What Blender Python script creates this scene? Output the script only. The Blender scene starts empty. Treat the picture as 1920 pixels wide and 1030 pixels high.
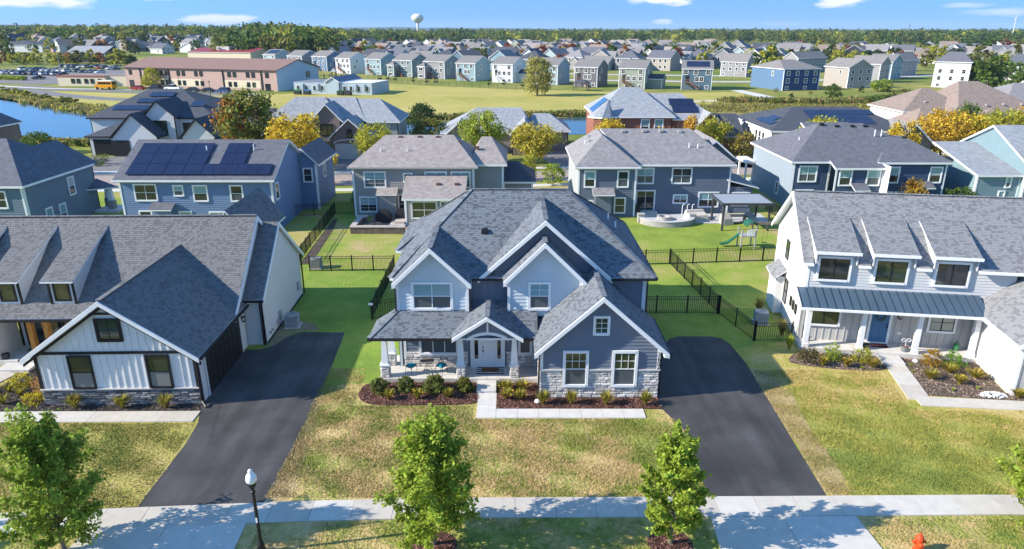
import bpy, math, random
import numpy as np
from mathutils import Vector, Matrix

R = random.Random(11)
NP = np.random.RandomState(5)
SC = bpy.context.scene
COL = SC.collection
rad = math.radians

# ------------------------------------------------------------------ camera, sky, sun, exposure
CAM_H, PITCH, FOC = 18.0, rad(19.5), 1302.0
cd = bpy.data.cameras.new('camera')
cam = bpy.data.objects.new('camera', cd)
COL.objects.link(cam)
cam.location = (0, 0, CAM_H)
cam.rotation_euler = (rad(90) - PITCH, 0, 0)
cd.sensor_width = 36.0
cd.lens = 36.0 * FOC / 1920.0
cd.clip_start, cd.clip_end = 0.5, 30000
SC.camera = cam

SUN_DIR = Vector((1.0, 0.19, -0.55)).normalized()          # the way the light travels
SUN_EL = math.asin(-SUN_DIR.z)
SUN_ROT = math.atan2(-SUN_DIR.x, -SUN_DIR.y) % (2 * math.pi)
W = bpy.data.worlds.new('World')
SC.world = W
W.use_nodes = True


def build_sky():
    nt = W.node_tree
    nt.nodes.clear()
    N, L = nt.nodes.new, nt.links.new
    out, bg = N('ShaderNodeOutputWorld'), N('ShaderNodeBackground')
    sky = N('ShaderNodeTexSky')
    sky.sky_type = 'NISHITA'
    sky.sun_disc = False
    sky.sun_elevation, sky.sun_rotation = SUN_EL, SUN_ROT
    sky.air_density, sky.dust_density, sky.ozone_density = 1.0, 0.0, 2.0
    sky.altitude = 250
    bg.inputs['Strength'].default_value = 0.15
    tc = N('ShaderNodeTexCoord')
    sep = N('ShaderNodeSeparateXYZ')
    L(tc.outputs['Generated'], sep.inputs[0])

    def math_(op, a, b=None, clamp=False):
        n = N('ShaderNodeMath')
        n.operation = op
        n.use_clamp = clamp
        for i, v in enumerate((a, b)):
            if v is None:
                continue
            if isinstance(v, (int, float)):
                n.inputs[i].default_value = v
            else:
                L(v, n.inputs[i])
        return n.outputs[0]
    az = math_('ARCTAN2', sep.outputs['X'], sep.outputs['Y'])
    el = math_('ARCSINE', sep.outputs['Z'])
    noi = N('ShaderNodeTexNoise')
    mp = N('ShaderNodeMapping')
    mp.inputs['Scale'].default_value = (30, 30, 110)
    L(tc.outputs['Generated'], mp.inputs[0])
    L(mp.outputs[0], noi.inputs['Vector'])
    noi.inputs['Scale'].default_value = 1.0
    noi.inputs['Detail'].default_value = 6
    nz = math_('MULTIPLY', math_('SUBTRACT', noi.outputs[0], 0.5), 2.6)
    total = None
    # fair-weather clouds: azimuth, elevation (rad), half sizes, brightness
    for a0, e0, w, h, s in ((-.372, .0105, .052, .0075, 1), (-.59, .032, .115, .0135, 1), (-.47, .040, .09, .008, .9),
                            (.203, .037, .045, .009, 1), (.168, .0355, .018, .007, .7), (.203, .0085, .016, .0035, .8), (.418, .0345, .036, .010, 1),
                            (.585, .018, .055, .005, .55), (.55, .025, .03, .004, .5), (.345, .006, .03, .004, .4),
                            (-1.2, .08, .2, .03, 1), (1.3, .07, .25, .03, 1), (2.3, .10, .3, .04, 1), (-2.4, .12, .3, .05, 1), (3.0, .07, .2, .03, 1)):
        da = math_('DIVIDE', math_('SUBTRACT', az, a0), w)
        de = math_('DIVIDE', math_('SUBTRACT', el, e0), h)
        d = math_('SQRT', math_('ADD', math_('MULTIPLY', da, da), math_('MULTIPLY', de, de)))
        m = math_('MULTIPLY', math_('ADD', math_('SUBTRACT', 1.0, d), math_('MULTIPLY', nz, 0.7)), 2.1 * s, clamp=True)
        m = math_('MULTIPLY', m, s, clamp=True)
        total = m if total is None else math_('MAXIMUM', total, m)
    mix = N('ShaderNodeMixRGB')
    mix.inputs[2].default_value = (3.9, 3.85, 4.1, 1)
    L(math_('MULTIPLY', total, 0.92), mix.inputs[0])
    tint = N('ShaderNodeMixRGB')
    tint.blend_type = 'MULTIPLY'
    tint.inputs[0].default_value = 1.0
    tint.inputs[2].default_value = (0.80, 1.14, 1.30, 1)
    # a very clear day: the horizon keeps the blue that stands some way above it
    lift, off_ = N('ShaderNodeVectorMath'), N('ShaderNodeVectorMath')
    lift.operation, off_.operation = 'MULTIPLY', 'ADD'
    lift.inputs[1].default_value, off_.inputs[1].default_value = (1, 1, .6), (0, 0, .48)
    L(tc.outputs['Generated'], lift.inputs[0])
    L(lift.outputs[0], off_.inputs[0])
    L(off_.outputs[0], sky.inputs['Vector'])
    L(sky.outputs[0], tint.inputs[1])
    L(tint.outputs[0], mix.inputs[1])
    L(mix.outputs[0], bg.inputs['Color'])
    L(bg.outputs[0], out.inputs['Surface'])


build_sky()
sd = bpy.data.lights.new('sun', 'SUN')
sd.energy, sd.angle, sd.color = 4.35, rad(0.5), (1.0, 0.905, 0.765)
sun = bpy.data.objects.new('sun', sd)
sun.rotation_euler = SUN_DIR.to_track_quat('-Z', 'Y').to_euler()
sun.location = (-60, 0, 60)
COL.objects.link(sun)
SC.view_settings.view_transform = 'Standard'
SC.view_settings.look = 'None'
SC.view_settings.exposure = 1.0
SC.view_settings.gamma = 1.0
SC.view_settings.use_curve_mapping = False
SC.cycles.max_bounces = 6
SC.cycles.diffuse_bounces = 3
SC.cycles.transparent_max_bounces = 8


def at(px, py, z=0.0):
    """The point of the place at height z that the photograph shows at pixel (px, py)."""
    u, v = (px - 960) / FOC, (515 - py) / FOC
    c, s = math.cos(PITCH), math.sin(PITCH)
    dx, dy, dz = u, c + v * s, -s + v * c
    t = (z - CAM_H) / dz
    return (dx * t, dy * t)


# ------------------------------------------------------------------ materials
MATS = {}


def M(name, col, rough=0.75, var=0.0, scale=3.0, bump=0.0, bscale=40.0, spec=0.3, metal=0.0, island=0.0, col2=None, trans=0.0, detail=4.0):
    """Plain procedural surface: base colour with noise variation, optional per-island variation, fine bump."""
    if name in MATS:
        return MATS[name]
    m = bpy.data.materials.new(name)
    m.use_nodes = True
    nt = m.node_tree
    N, L = nt.nodes.new, nt.links.new
    b = nt.nodes['Principled BSDF']
    b.inputs['Roughness'].default_value = rough
    b.inputs['Specular IOR Level'].default_value = spec
    b.inputs['Metallic'].default_value = metal
    c1 = tuple(col) + (1,)
    b.inputs['Base Color'].default_value = c1
    geo = N('ShaderNodeNewGeometry')
    tc = N('ShaderNodeTexCoord')
    src = None
    if var > 0 or col2 is not None:
        n = N('ShaderNodeTexNoise')
        n.inputs['Scale'].default_value = scale
        n.inputs['Detail'].default_value = detail
        L(geo.outputs['Position'], n.inputs['Vector'])
        r = N('ShaderNodeValToRGB')
        r.color_ramp.elements[0].position, r.color_ramp.elements[1].position = 0.35, 0.68
        lo = tuple(max(0, c * (1 - var)) for c in col) if col2 is None else col
        hi = tuple(c * (1 + var) for c in col) if col2 is None else col2
        r.color_ramp.elements[0].color, r.color_ramp.elements[1].color = lo + (1,), hi + (1,)
        L(n.outputs[0], r.inputs[0])
        src = r.outputs[0]
    if island > 0:
        h = N('ShaderNodeHueSaturation')
        mr = N('ShaderNodeMapRange')
        if 'shingle' in name:
            mr = N('ShaderNodeValToRGB')
            for e, (p, v) in zip((mr.color_ramp.elements[0], mr.color_ramp.elements[1], mr.color_ramp.elements.new(.30), mr.color_ramp.elements.new(.36)), ((0, 1 - island * 1.25), (1, 1 + island * .55), (.30, 1 - island * .75), (.36, 1 + island * .1))):
                e.position, e.color = p, (v, v, v, 1)
            L(geo.outputs['Random Per Island'], mr.inputs[0])
            L(mr.outputs[0], h.inputs['Value'])
            mr = N('ShaderNodeMapRange')
        mr.inputs['To Min'].default_value, mr.inputs['To Max'].default_value = 1 - island, 1 + island
        if 'shingle' not in name:
            L(geo.outputs['Random Per Island'], mr.inputs['Value'])
            L(mr.outputs[0], h.inputs['Value'])
        mh = N('ShaderNodeMapRange')
        mh.inputs['To Min'].default_value, mh.inputs['To Max'].default_value = 0.5 - island * 0.05, 0.5 + island * 0.03
        L(geo.outputs['Random Per Island'], mh.inputs['Value'])
        if trans > 0:
            L(mh.outputs[0], h.inputs['Hue'])
        if src is not None:
            L(src, h.inputs['Color'])
        else:
            h.inputs['Color'].default_value = c1
        src = h.outputs[0]
    if src is not None:
        L(src, b.inputs['Base Color'])
    if bump > 0:
        n2 = N('ShaderNodeTexNoise')
        n2.inputs['Scale'].default_value = bscale
        n2.inputs['Detail'].default_value = 3
        L(geo.outputs['Position'], n2.inputs['Vector'])
        bp = N('ShaderNodeBump')
        bp.inputs['Strength'].default_value = bump
        bp.inputs['Distance'].default_value = 0.05
        L(n2.outputs[0], bp.inputs['Height'])
        L(bp.outputs[0], b.inputs['Normal'])
    if trans > 0:
        out = nt.nodes['Material Output']
        tr, mx = N('ShaderNodeBsdfTranslucent'), N('ShaderNodeMixShader')
        mx.inputs[0].default_value = trans
        if src is not None:
            L(src, tr.inputs['Color'])
        else:
            tr.inputs['Color'].default_value = c1
        L(b.outputs[0], mx.inputs[1])
        L(tr.outputs[0], mx.inputs[2])
        L(mx.outputs[0], out.inputs['Surface'])
    MATS[name] = m
    return m


def ramp_mat(name, stops, scales, rough=0.95, bump=0.5, bscale=14.0, bdist=0.06, spec=0.1):
    """Ground cover: three octaves of noise by place mixed into one ramp (used by the sheet and by the blades on it alike)."""
    if name in MATS:
        return MATS[name]
    m = bpy.data.materials.new(name)
    m.use_nodes = True
    nt = m.node_tree
    N, L = nt.nodes.new, nt.links.new
    b = nt.nodes['Principled BSDF']
    b.inputs['Roughness'].default_value = rough
    b.inputs['Specular IOR Level'].default_value = spec
    geo = N('ShaderNodeNewGeometry')
    acc = None
    for sc, wt in scales:
        n = N('ShaderNodeTexNoise')
        n.inputs['Scale'].default_value = sc
        n.inputs['Detail'].default_value = 5
        n.inputs['Distortion'].default_value = 0.4
        L(geo.outputs['Position'], n.inputs['Vector'])
        mu = N('ShaderNodeMath')
        mu.operation = 'MULTIPLY_ADD'
        mu.inputs[1].default_value = wt
        L(n.outputs[0], mu.inputs[0])
        if acc is None:
            mu.inputs[2].default_value = 0.5 - 0.5 * sum(w for _, w in scales)
        else:
            L(acc, mu.inputs[2])
        acc = mu.outputs[0]
    r = N('ShaderNodeValToRGB')
    el = r.color_ramp.elements
    while len(el) < len(stops):
        el.new(0.5)
    for e, (p, c) in zip(el, stops):
        e.position, e.color = p, tuple(c) + (1,)
    L(acc, r.inputs[0])
    L(r.outputs[0], b.inputs['Base Color'])
    n2 = N('ShaderNodeTexNoise')
    n2.inputs['Scale'].default_value = bscale
    n2.inputs['Detail'].default_value = 4
    L(geo.outputs['Position'], n2.inputs['Vector'])
    bp = N('ShaderNodeBump')
    bp.inputs['Strength'].default_value = bump
    bp.inputs['Distance'].default_value = bdist
    L(n2.outputs[0], bp.inputs['Height'])
    L(bp.outputs[0], b.inputs['Normal'])
    MATS[name] = m
    return m


def shingle_far(name, col, rough=0.9):
    """Roofing too far off to tell the tabs apart: streaky courses."""
    if name in MATS:
        return MATS[name]
    m = M(name, col, rough, var=0.16, scale=2.2, bump=0.5, bscale=9, spec=0.25, detail=8)
    return m


WHITE = M('white_trim_paint', (.80, .82, .84), .5, var=.04, scale=1.2)
BLACKM = M('black_metal', (.012, .012, .014), .45, spec=.4)
DARKG = M('dark_gutter_metal', (.02, .02, .024), .4)
GLASS = M('window_glass', (.018, .026, .032), .06, spec=.9)
GLASSB = M('window_glass_over_blind', (.20, .36, .40), .10, spec=.8)
GLASSG = M('window_glass_grey_screen', (.085, .10, .115), .25, spec=.6)
GLASSGR = M('window_glass_dark_green', (.04, .055, .03), .05, spec=.9)
CONC = M('concrete', (.50, .48, .45), .85, var=.08, scale=2.5, bump=.12, bscale=90)
CONC2 = M('pale_concrete', (.60, .585, .56), .85, var=.07, scale=2.0, bump=.12, bscale=90)
ASPH = M('sealed_asphalt', (.062, .061, .064), .78, var=.28, scale=.45, bump=.25, bscale=120, spec=.35, detail=6)


def streaky(m, sx, sy, amount, seed=0.0):
    """Wear along the travel direction: a stretched noise over the base colour, and hairline cracks."""
    nt = m.node_tree
    N, L = nt.nodes.new, nt.links.new
    b = nt.nodes['Principled BSDF']
    geo, mp, n, r, mx = N('ShaderNodeNewGeometry'), N('ShaderNodeMapping'), N('ShaderNodeTexNoise'), N('ShaderNodeMapRange'), N('ShaderNodeMixRGB')
    mp.inputs['Scale'].default_value, mp.inputs['Location'].default_value = (sx, sy, 1), (seed, seed, 0)
    n.inputs['Scale'].default_value, n.inputs['Detail'].default_value = 1.0, 7
    L(geo.outputs['Position'], mp.inputs[0])
    L(mp.outputs[0], n.inputs['Vector'])
    r.inputs['From Min'].default_value, r.inputs['From Max'].default_value = .3, .7
    r.inputs['To Min'].default_value, r.inputs['To Max'].default_value = 1 - amount, 1 + amount
    L(n.outputs[0], r.inputs['Value'])
    mx.blend_type, mx.inputs[0].default_value = 'MULTIPLY', 1.0
    src = b.inputs['Base Color'].links[0].from_socket
    L(src, mx.inputs[1])
    L(r.outputs[0], mx.inputs[2])
    v, cr, m2 = N('ShaderNodeTexVoronoi'), N('ShaderNodeMapRange'), N('ShaderNodeMixRGB')
    v.feature = 'DISTANCE_TO_EDGE'
    v.inputs['Scale'].default_value = .22
    L(geo.outputs['Position'], v.inputs['Vector'])
    cr.inputs['From Max'].default_value = .004
    cr.inputs['To Min'].default_value = .72
    L(v.outputs['Distance'], cr.inputs['Value'])
    m2.blend_type, m2.inputs[0].default_value = 'MULTIPLY', 1.0
    L(mx.outputs[0], m2.inputs[1])
    L(cr.outputs[0], m2.inputs[2])
    L(m2.outputs[0], b.inputs['Base Color'])


streaky(ASPH, 1.3, .10, .30)
ROADM = M('worn_asphalt', (.20, .195, .195), .9, var=.12, scale=.6)
ROADT = M('tan_road', (.36, .30, .27), .9, var=.08, scale=.8)
WOOD = M('stained_wood', (.32, .17, .09), .7, var=.2, scale=6)


# ------------------------------------------------------------------ objects
def put(o, parent=None):
    COL.objects.link(o)
    if parent is not None:
        o.parent = parent
    return o


def tag(o, label=None, cat=None, group=None, kind=None):
    for k, v in (('label', label), ('category', cat), ('group', group), ('kind', kind)):
        if v:
            o[k] = v
    return o


def thing(name, label, cat, loc=(0, 0, 0), rot=0.0, group=None):
    o = put(bpy.data.objects.new(name, None))
    o.location, o.rotation_euler = loc, (0, 0, rad(rot))
    o.empty_display_size = 0.3
    return tag(o, label, cat, group)


def kids(o):
    return KIDS.get(o.name, [])


KIDS = {}


def dup(root, loc, rot=0.0, label=None, group=None, scale=None, cat=None, swap=None):
    """Copy a thing with its parts and sub-parts (meshes shared)."""
    def cp(o, parent):
        c = o.copy()
        COL.objects.link(c)
        if parent is not None:
            c.parent = parent
        if swap and c.type == 'MESH':
            for i, s in enumerate(c.material_slots):
                if s.material and s.material.name in swap:
                    s.link = 'OBJECT'
                    s.material = swap[s.material.name]
        for ch in KIDS.get(o.name, []):
            k = cp(ch, c)
            KIDS.setdefault(c.name, []).append(k)
        return c
    r = cp(root, None)
    r.location, r.rotation_euler = loc, (0, 0, rad(rot))
    if scale is not None:
        r.scale = scale if hasattr(scale, '__len__') else (scale,) * 3
    if label:
        r['label'] = label
    if group:
        r['group'] = group
    elif group == '' and 'group' in r:
        del r['group']
    if cat:
        r['category'] = cat
    return r


class MB:
    def __init__(s):
        s.v, s.f, s.m = [], [], []

    def face(s, pts, m=0):
        b = len(s.v)
        s.v += [tuple(p) for p in pts]
        s.f.append(tuple(range(b, b + len(pts))))
        s.m.append(m)

    def hexa(s, p, m=0):
        b = len(s.v)
        s.v += [tuple(q) for q in p]
        for f in ((3, 2, 1, 0), (4, 5, 6, 7), (0, 1, 5, 4), (1, 2, 6, 5), (2, 3, 7, 6), (3, 0, 4, 7)):
            s.f.append(tuple(b + i for i in f))
            s.m.append(m)

    def box(s, x0, x1, y0, y1, z0, z1, m=0):
        s.hexa(((x0, y0, z0), (x1, y0, z0), (x1, y1, z0), (x0, y1, z0), (x0, y0, z1), (x1, y0, z1), (x1, y1, z1), (x0, y1, z1)), m)

    def prism(s, pts, d, m=0, m2=None):
        d = Vector(d)
        top = [Vector(p) for p in pts]
        bot = [p + d for p in top]
        s.face(top, m)
        s.face(bot[::-1], m if m2 is None else m2)
        n = len(top)
        for i in range(n):
            j = (i + 1) % n
            s.face((top[j], top[i], bot[i], bot[j]), m if m2 is None else m2)

    def bar(s, p, q, w, h, m=0, up=(0, 0, 1), c=0.5):
        p, q = Vector(p), Vector(q)
        d = (q - p).normalized()
        u = Vector(up)
        sd_ = d.cross(u)
        if sd_.length < 1e-5:
            sd_ = Vector((1, 0, 0))
        sd_.normalize()
        u = sd_.cross(d).normalized()
        a, b_ = sd_ * (w / 2), u * h
        o = -b_ * c
        s.hexa((p - a + o, p + a + o, q + a + o, q - a + o, p - a + o + b_, p + a + o + b_, q + a + o + b_, q - a + o + b_), m)

    def tube(s, p, q, r0, r1=None, n=8, m=0, caps=True):
        r1 = r0 if r1 is None else r1
        p, q = Vector(p), Vector(q)
        d = (q - p).normalized()
        a = d.orthogonal().normalized()
        b = d.cross(a)
        k = len(s.v)
        for c, r in ((p, r0), (q, r1)):
            for i in range(n):
                t = 2 * math.pi * i / n
                s.v.append(tuple(c + a * (r * math.cos(t)) + b * (r * math.sin(t))))
        for i in range(n):
            j = (i + 1) % n
            s.f.append((k + i, k + j, k + n + j, k + n + i))
            s.m.append(m)
        if caps:
            s.f.append(tuple(k + i for i in range(n))[::-1])
            s.f.append(tuple(k + n + i for i in range(n)))
            s.m += [m, m]

    def lathe(s, c, prof, n=12, m=0):
        k = len(s.v)
        for r, z in prof:
            for i in range(n):
                t = 2 * math.pi * i / n
                s.v.append((c[0] + r * math.cos(t), c[1] + r * math.sin(t), c[2] + z))
        for a in range(len(prof) - 1):
            for i in range(n):
                j = (i + 1) % n
                s.f.append((k + a * n + i, k + a * n + j, k + (a + 1) * n + j, k + (a + 1) * n + i))
                s.m.append(m)
        s.f.append(tuple(k + i for i in range(n))[::-1])
        e = k + (len(prof) - 1) * n
        s.f.append(tuple(e + i for i in range(n)))
        s.m += [m, m]

    def mesh(s, name, mats, smooth=False, off=None):
        me = bpy.data.meshes.new(name)
        v = s.v if off is None else [(x - off[0], y - off[1], z - off[2]) for x, y, z in s.v]
        me.from_pydata(v, [], s.f)
        for m in (mats if isinstance(mats, (list, tuple)) else [mats]):
            me.materials.append(m)
        if s.f:
            me.polygons.foreach_set('material_index', s.m)
            if smooth:
                me.polygons.foreach_set('use_smooth', [True] * len(s.f))
        me.update()
        return me

    def build(s, name, mats, parent=None, smooth=False, off=None, kind=None):
        o = bpy.data.objects.new(name, s.mesh(name, mats, smooth, off))
        put(o, parent)
        if parent is not None:
            KIDS.setdefault(parent.name, []).append(o)
        if kind:
            o['kind'] = kind
        return o


def np_mesh(name, V, nper, mats, parent=None, kind=None, mi=None, link=True):
    """A mesh of separate polygons of nper corners each from an (n*nper, 3) array."""
    V = np.asarray(V, dtype=np.float32).reshape(-1, 3)
    nf = len(V) // nper
    me = bpy.data.meshes.new(name)
    me.vertices.add(len(V))
    me.vertices.foreach_set('co', V.ravel())
    me.loops.add(len(V))
    me.loops.foreach_set('vertex_index', np.arange(len(V), dtype=np.int32))
    me.polygons.add(nf)
    me.polygons.foreach_set('loop_start', np.arange(nf, dtype=np.int32) * nper)
    for m in (mats if isinstance(mats, (list, tuple)) else [mats]):
        me.materials.append(m)
    if mi is not None:
        me.polygons.foreach_set('material_index', np.asarray(mi, dtype=np.int32))
    me.update(calc_edges=True)
    if not link:
        return me
    o = put(bpy.data.objects.new(name, me), parent)
    if parent is not None:
        KIDS.setdefault(parent.name, []).append(o)
    if kind:
        o['kind'] = kind
    return o


def share(name, me, parent, loc=(0, 0, 0), rot=(0, 0, 0), scale=(1, 1, 1)):
    o = put(bpy.data.objects.new(name, me), parent)
    o.location, o.rotation_euler, o.scale = loc, rot, scale
    KIDS.setdefault(parent.name, []).append(o)
    return o


def clip(poly, ax, lim, keep_less):
    out = []
    n = len(poly)
    for i in range(n):
        a, b = poly[i], poly[(i + 1) % n]
        ia, ib = ((a[ax] <= lim), (b[ax] <= lim)) if keep_less else ((a[ax] >= lim), (b[ax] >= lim))
        if ia:
            out.append(a)
        if ia != ib:
            t = (lim - a[ax]) / (b[ax] - a[ax])
            p = [a[0] + (b[0] - a[0]) * t, a[1] + (b[1] - a[1]) * t]
            p[ax] = lim
            out.append(tuple(p))
    return out


def FR(face, c):
    """Wall frame: (u, z, d) with d outward -> local xyz."""
    return {'f': lambda u, z, d=0: (u, c - d, z), 'b': lambda u, z, d=0: (u, c + d, z),
            'r': lambda u, z, d=0: (c + d, u, z), 'l': lambda u, z, d=0: (c - d, u, z)}[face]


def fbox(mb, fr, u0, u1, z0, z1, d0, d1, m=0):
    mb.hexa((fr(u0, z0, d1), fr(u1, z0, d1), fr(u1, z0, d0), fr(u0, z0, d0), fr(u0, z1, d1), fr(u1, z1, d1), fr(u1, z1, d0), fr(u0, z1, d0)), m)


def laps(mb, fr, poly, exp, m=0, d0=0.012, lip=0.032):
    """Lap boards over a (u, z) polygon: each course leans out to a shadow lip at its foot."""
    z0, z1 = min(p[1] for p in poly), max(p[1] for p in poly)
    k = z0
    while k < z1 - 1e-4:
        t = min(k + exp, z1)
        q = clip(clip(poly, 1, k, False), 1, t, True)
        if len(q) >= 3:
            f = lambda p: fr(p[0], p[1], d0 + lip * (1 - (p[1] - k) / exp))
            mb.face([f(p) for p in q], m)
            us = [p[0] for p in q if abs(p[1] - k) < 1e-5]
            if len(us) >= 2:
                a, b = min(us), max(us)
                mb.face((fr(a, k, 0), fr(b, k, 0), fr(b, k, d0 + lip), fr(a, k, d0 + lip)), m)
        k = t
# ------------------------------------------------------------------ house building kit
def wall(parent, face, c, poly, mat, style='plain', exp=0.18, off=None, name='wall', thick=0.12, trim=None):
    """A wall slab from its (u, z) outline, with lap siding or battens as geometry on it."""
    fr = FR(face, c)
    mb = MB()
    n = Vector(fr(0, 0, -thick)) - Vector(fr(0, 0, 0))
    mb.prism([fr(u, z, 0) for u, z in poly], n, 0)
    o = mb.build(name, mat, parent, off=off)
    if style == 'lap':
        s = MB()
        laps(s, fr, poly, exp)
        s.build('siding', mat, o, off=off, kind='stuff')
    elif style == 'bb':
        u0, u1 = min(p[0] for p in poly), max(p[0] for p in poly)
        k = u0 + exp / 2
        while k < u1:
            q = clip(clip(poly, 0, k - .025, False), 0, k + .025, True)
            if len(q) >= 3:
                b = MB()
                b.prism([fr(u, z, .032) for u, z in q], -Vector(fr(0, 0, .032)) + Vector(fr(0, 0, 0)), 0)
                b.build('batten', mat, o, off=off)
            k += exp
    return o


def window(parent, face, c, u, z, w, h, cols=1, rows=2, trim=.11, fm=WHITE, sm=None, grid=None, top=GLASSB, bot=GLASSG, off=None, d=0.02, split=.5, sill=True):
    """Casing, sash bars and one pane per light; (u, z) is the lower left of the opening."""
    fr = FR(face, c)
    sm = sm or fm
    mb = MB()
    D = d + .05
    if trim:
        fbox(mb, fr, u - trim, u, z - trim, z + h + trim, 0, D)
        fbox(mb, fr, u + w, u + w + trim, z - trim, z + h + trim, 0, D)
        fbox(mb, fr, u, u + w, z + h, z + h + trim, 0, D + .012)
        fbox(mb, fr, u, u + w, z - trim, z, 0, D + .02)
    b = .045
    cw = w / cols
    for i in range(cols + 1):
        x = u + i * cw
        fbox(mb, fr, max(u, x - b / 2), min(u + w, x + b / 2), z + .001, z + h - .001, 0, D - .015, 1)
    ys = [z] + ([z + h * split] if rows == 2 else []) + [z + h]
    for y in ys:
        fbox(mb, fr, u + .001, u + w - .001, max(z, y - b / 2), min(z + h, y + b / 2), 0, D - .02, 1)
    if grid:
        gx, gy, where = grid
        for i in range(cols):
            for r in range(len(ys) - 1):
                if where == 'top' and r != len(ys) - 2:
                    continue
                a0, a1 = u + i * cw, u + (i + 1) * cw
                for k in range(1, gx):
                    x = a0 + (a1 - a0) * k / gx
                    fbox(mb, fr, x - .011, x + .011, ys[r], ys[r + 1], 0, d + .022, 1)
                for k in range(1, gy):
                    y = ys[r] + (ys[r + 1] - ys[r]) * k / gy
                    fbox(mb, fr, a0, a1, y - .011, y + .011, 0, d + .020, 1)
    o = mb.build('window', [fm, sm], parent, off=off)
    for i in range(cols):
        for r in range(len(ys) - 1):
            p = MB()
            fbox(p, fr, u + i * cw + .004, u + (i + 1) * cw - .004, ys[r] + .004, ys[r + 1] - .004, 0, d)
            p.build('pane', top if r == len(ys) - 2 else bot, o, off=off)
    return o


def nrm(pts):
    a, b, c = Vector(pts[0]), Vector(pts[1]), Vector(pts[2])
    n = (b - a).cross(c - a)
    if n.length < 1e-6:
        n = (c - b).cross(Vector(pts[3]) - b)
    n.normalize()
    return n if n.z >= 0 else -n


def tabs(mb, pts, e=.145, m=0):
    """Laminated shingles on a roof facet: tabs of uneven width and lift, cut to the facet."""
    n = nrm(pts)
    P0 = Vector(pts[0])
    u = Vector((0, 0, 1)).cross(n)
    if u.length < 1e-4:
        u = Vector((1, 0, 0))
    u.normalize()
    v = n.cross(u)
    q = [((Vector(p) - P0).dot(u), (Vector(p) - P0).dot(v)) for p in pts]
    v0, v1 = min(p[1] for p in q), max(p[1] for p in q)
    W3 = lambda a, b, h: P0 + u * a + v * b + n * h
    k = v0
    while k < v1 - 1e-3:
        t = min(k + e, v1)
        band = clip(clip(q, 1, k, False), 1, t, True)
        if len(band) >= 3:
            a, end = min(p[0] for p in band), max(p[0] for p in band)
            a -= R.random() * .3
            lift = R.random() < .5
            while a < end:
                w = R.uniform(.10, .28)
                c = clip(clip(band, 0, a, False), 0, min(a + w, end), True)
                if len(c) >= 3:
                    h = (.020 if lift else .009) + R.random() * .003
                    g = lambda p: W3(p[0], p[1], .003 + h * (1 - .8 * (p[1] - k) / e))
                    mb.face([g(p) for p in c], m)
                    us = [p[0] for p in c if abs(p[1] - k) < 1e-5]
                    if len(us) >= 2:
                        mb.face((W3(min(us), k, 0), W3(max(us), k, 0), W3(max(us), k, .003 + h), W3(min(us), k, .003 + h)), m)
                lift = not lift
                a += w
        k = t


def roof(parent, facets, mats, near=None, thick=.16, off=None, name='roof', ridge=None):
    """Facets as slabs (top, side material); near: a tab material for real shingles; ridge: cap lines."""
    mb = MB()
    for f in facets:
        n = nrm(f)
        a = Vector(f[1]) - Vector(f[0])
        b = Vector(f[2]) - Vector(f[1])
        f = f if a.cross(b).z > 0 else f[::-1]
        mb.prism(f, (0, 0, -thick), 0, 1)
    o = mb.build(name, mats, parent, off=off)
    if near is not None:
        s = MB()
        for f in facets:
            tabs(s, f)
        s.build('shingles', near, o, off=off, kind='stuff')
    if ridge:
        s = MB()
        for p, q in ridge:
            p, q = Vector(p), Vector(q)
            L = (q - p).length
            k = 0.0
            while k < L:
                e = min(k + .26, L)
                a, b = p + (q - p) * (k / L), p + (q - p) * (e / L)
                s.bar(a + Vector((0, 0, .035)), b + Vector((0, 0, .02)), .26, .022)
                k = e
        s.build('ridge_cap', near if near is not None else mats[0], o, off=off, kind='stuff')
    return o


def hipf(x0, x1, y0, y1, ze, ridge, oh=.4):
    """Four facets of a hip roof over a box; ridge = ((x, y, z), (x, y, z)) along x or y."""
    a, b = ridge
    c = ((x0 - oh, y0 - oh, ze), (x1 + oh, y0 - oh, ze), (x1 + oh, y1 + oh, ze), (x0 - oh, y1 + oh, ze))
    if abs(a[0] - b[0]) > abs(a[1] - b[1]) or a == b:
        F = [(c[0], c[1], b, a), (c[2], c[3], a, b), (c[3], c[0], a), (c[1], c[2], b)]
    else:
        F = [(c[0], c[1], a), (c[2], c[3], b), (c[3], c[0], a, b), (c[1], c[2], b, a)]
    if a == b:
        F = [(c[0], c[1], a), (c[1], c[2], a), (c[2], c[3], a), (c[3], c[0], a)]
    return F


def gabf(x0, x1, y0, y1, ze, zr, axis='x', oh=.4, rake=.35):
    """Two facets of a gable roof; axis = direction of the ridge; eaves at ze at the overhang edge."""
    if axis == 'x':
        m = (y0 + y1) / 2
        a, b = (x0 - rake, m, zr), (x1 + rake, m, zr)
        return [((x0 - rake, y0 - oh, ze), (x1 + rake, y0 - oh, ze), b, a), ((x1 + rake, y1 + oh, ze), (x0 - rake, y1 + oh, ze), a, b)]
    m = (x0 + x1) / 2
    a, b = (m, y0 - rake, zr), (m, y1 + rake, zr)
    return [((x1 + oh, y0 - rake, ze), (x1 + oh, y1 + rake, ze), b, a), ((x0 - oh, y1 + rake, ze), (x0 - oh, y0 - rake, ze), a, b)]


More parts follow.
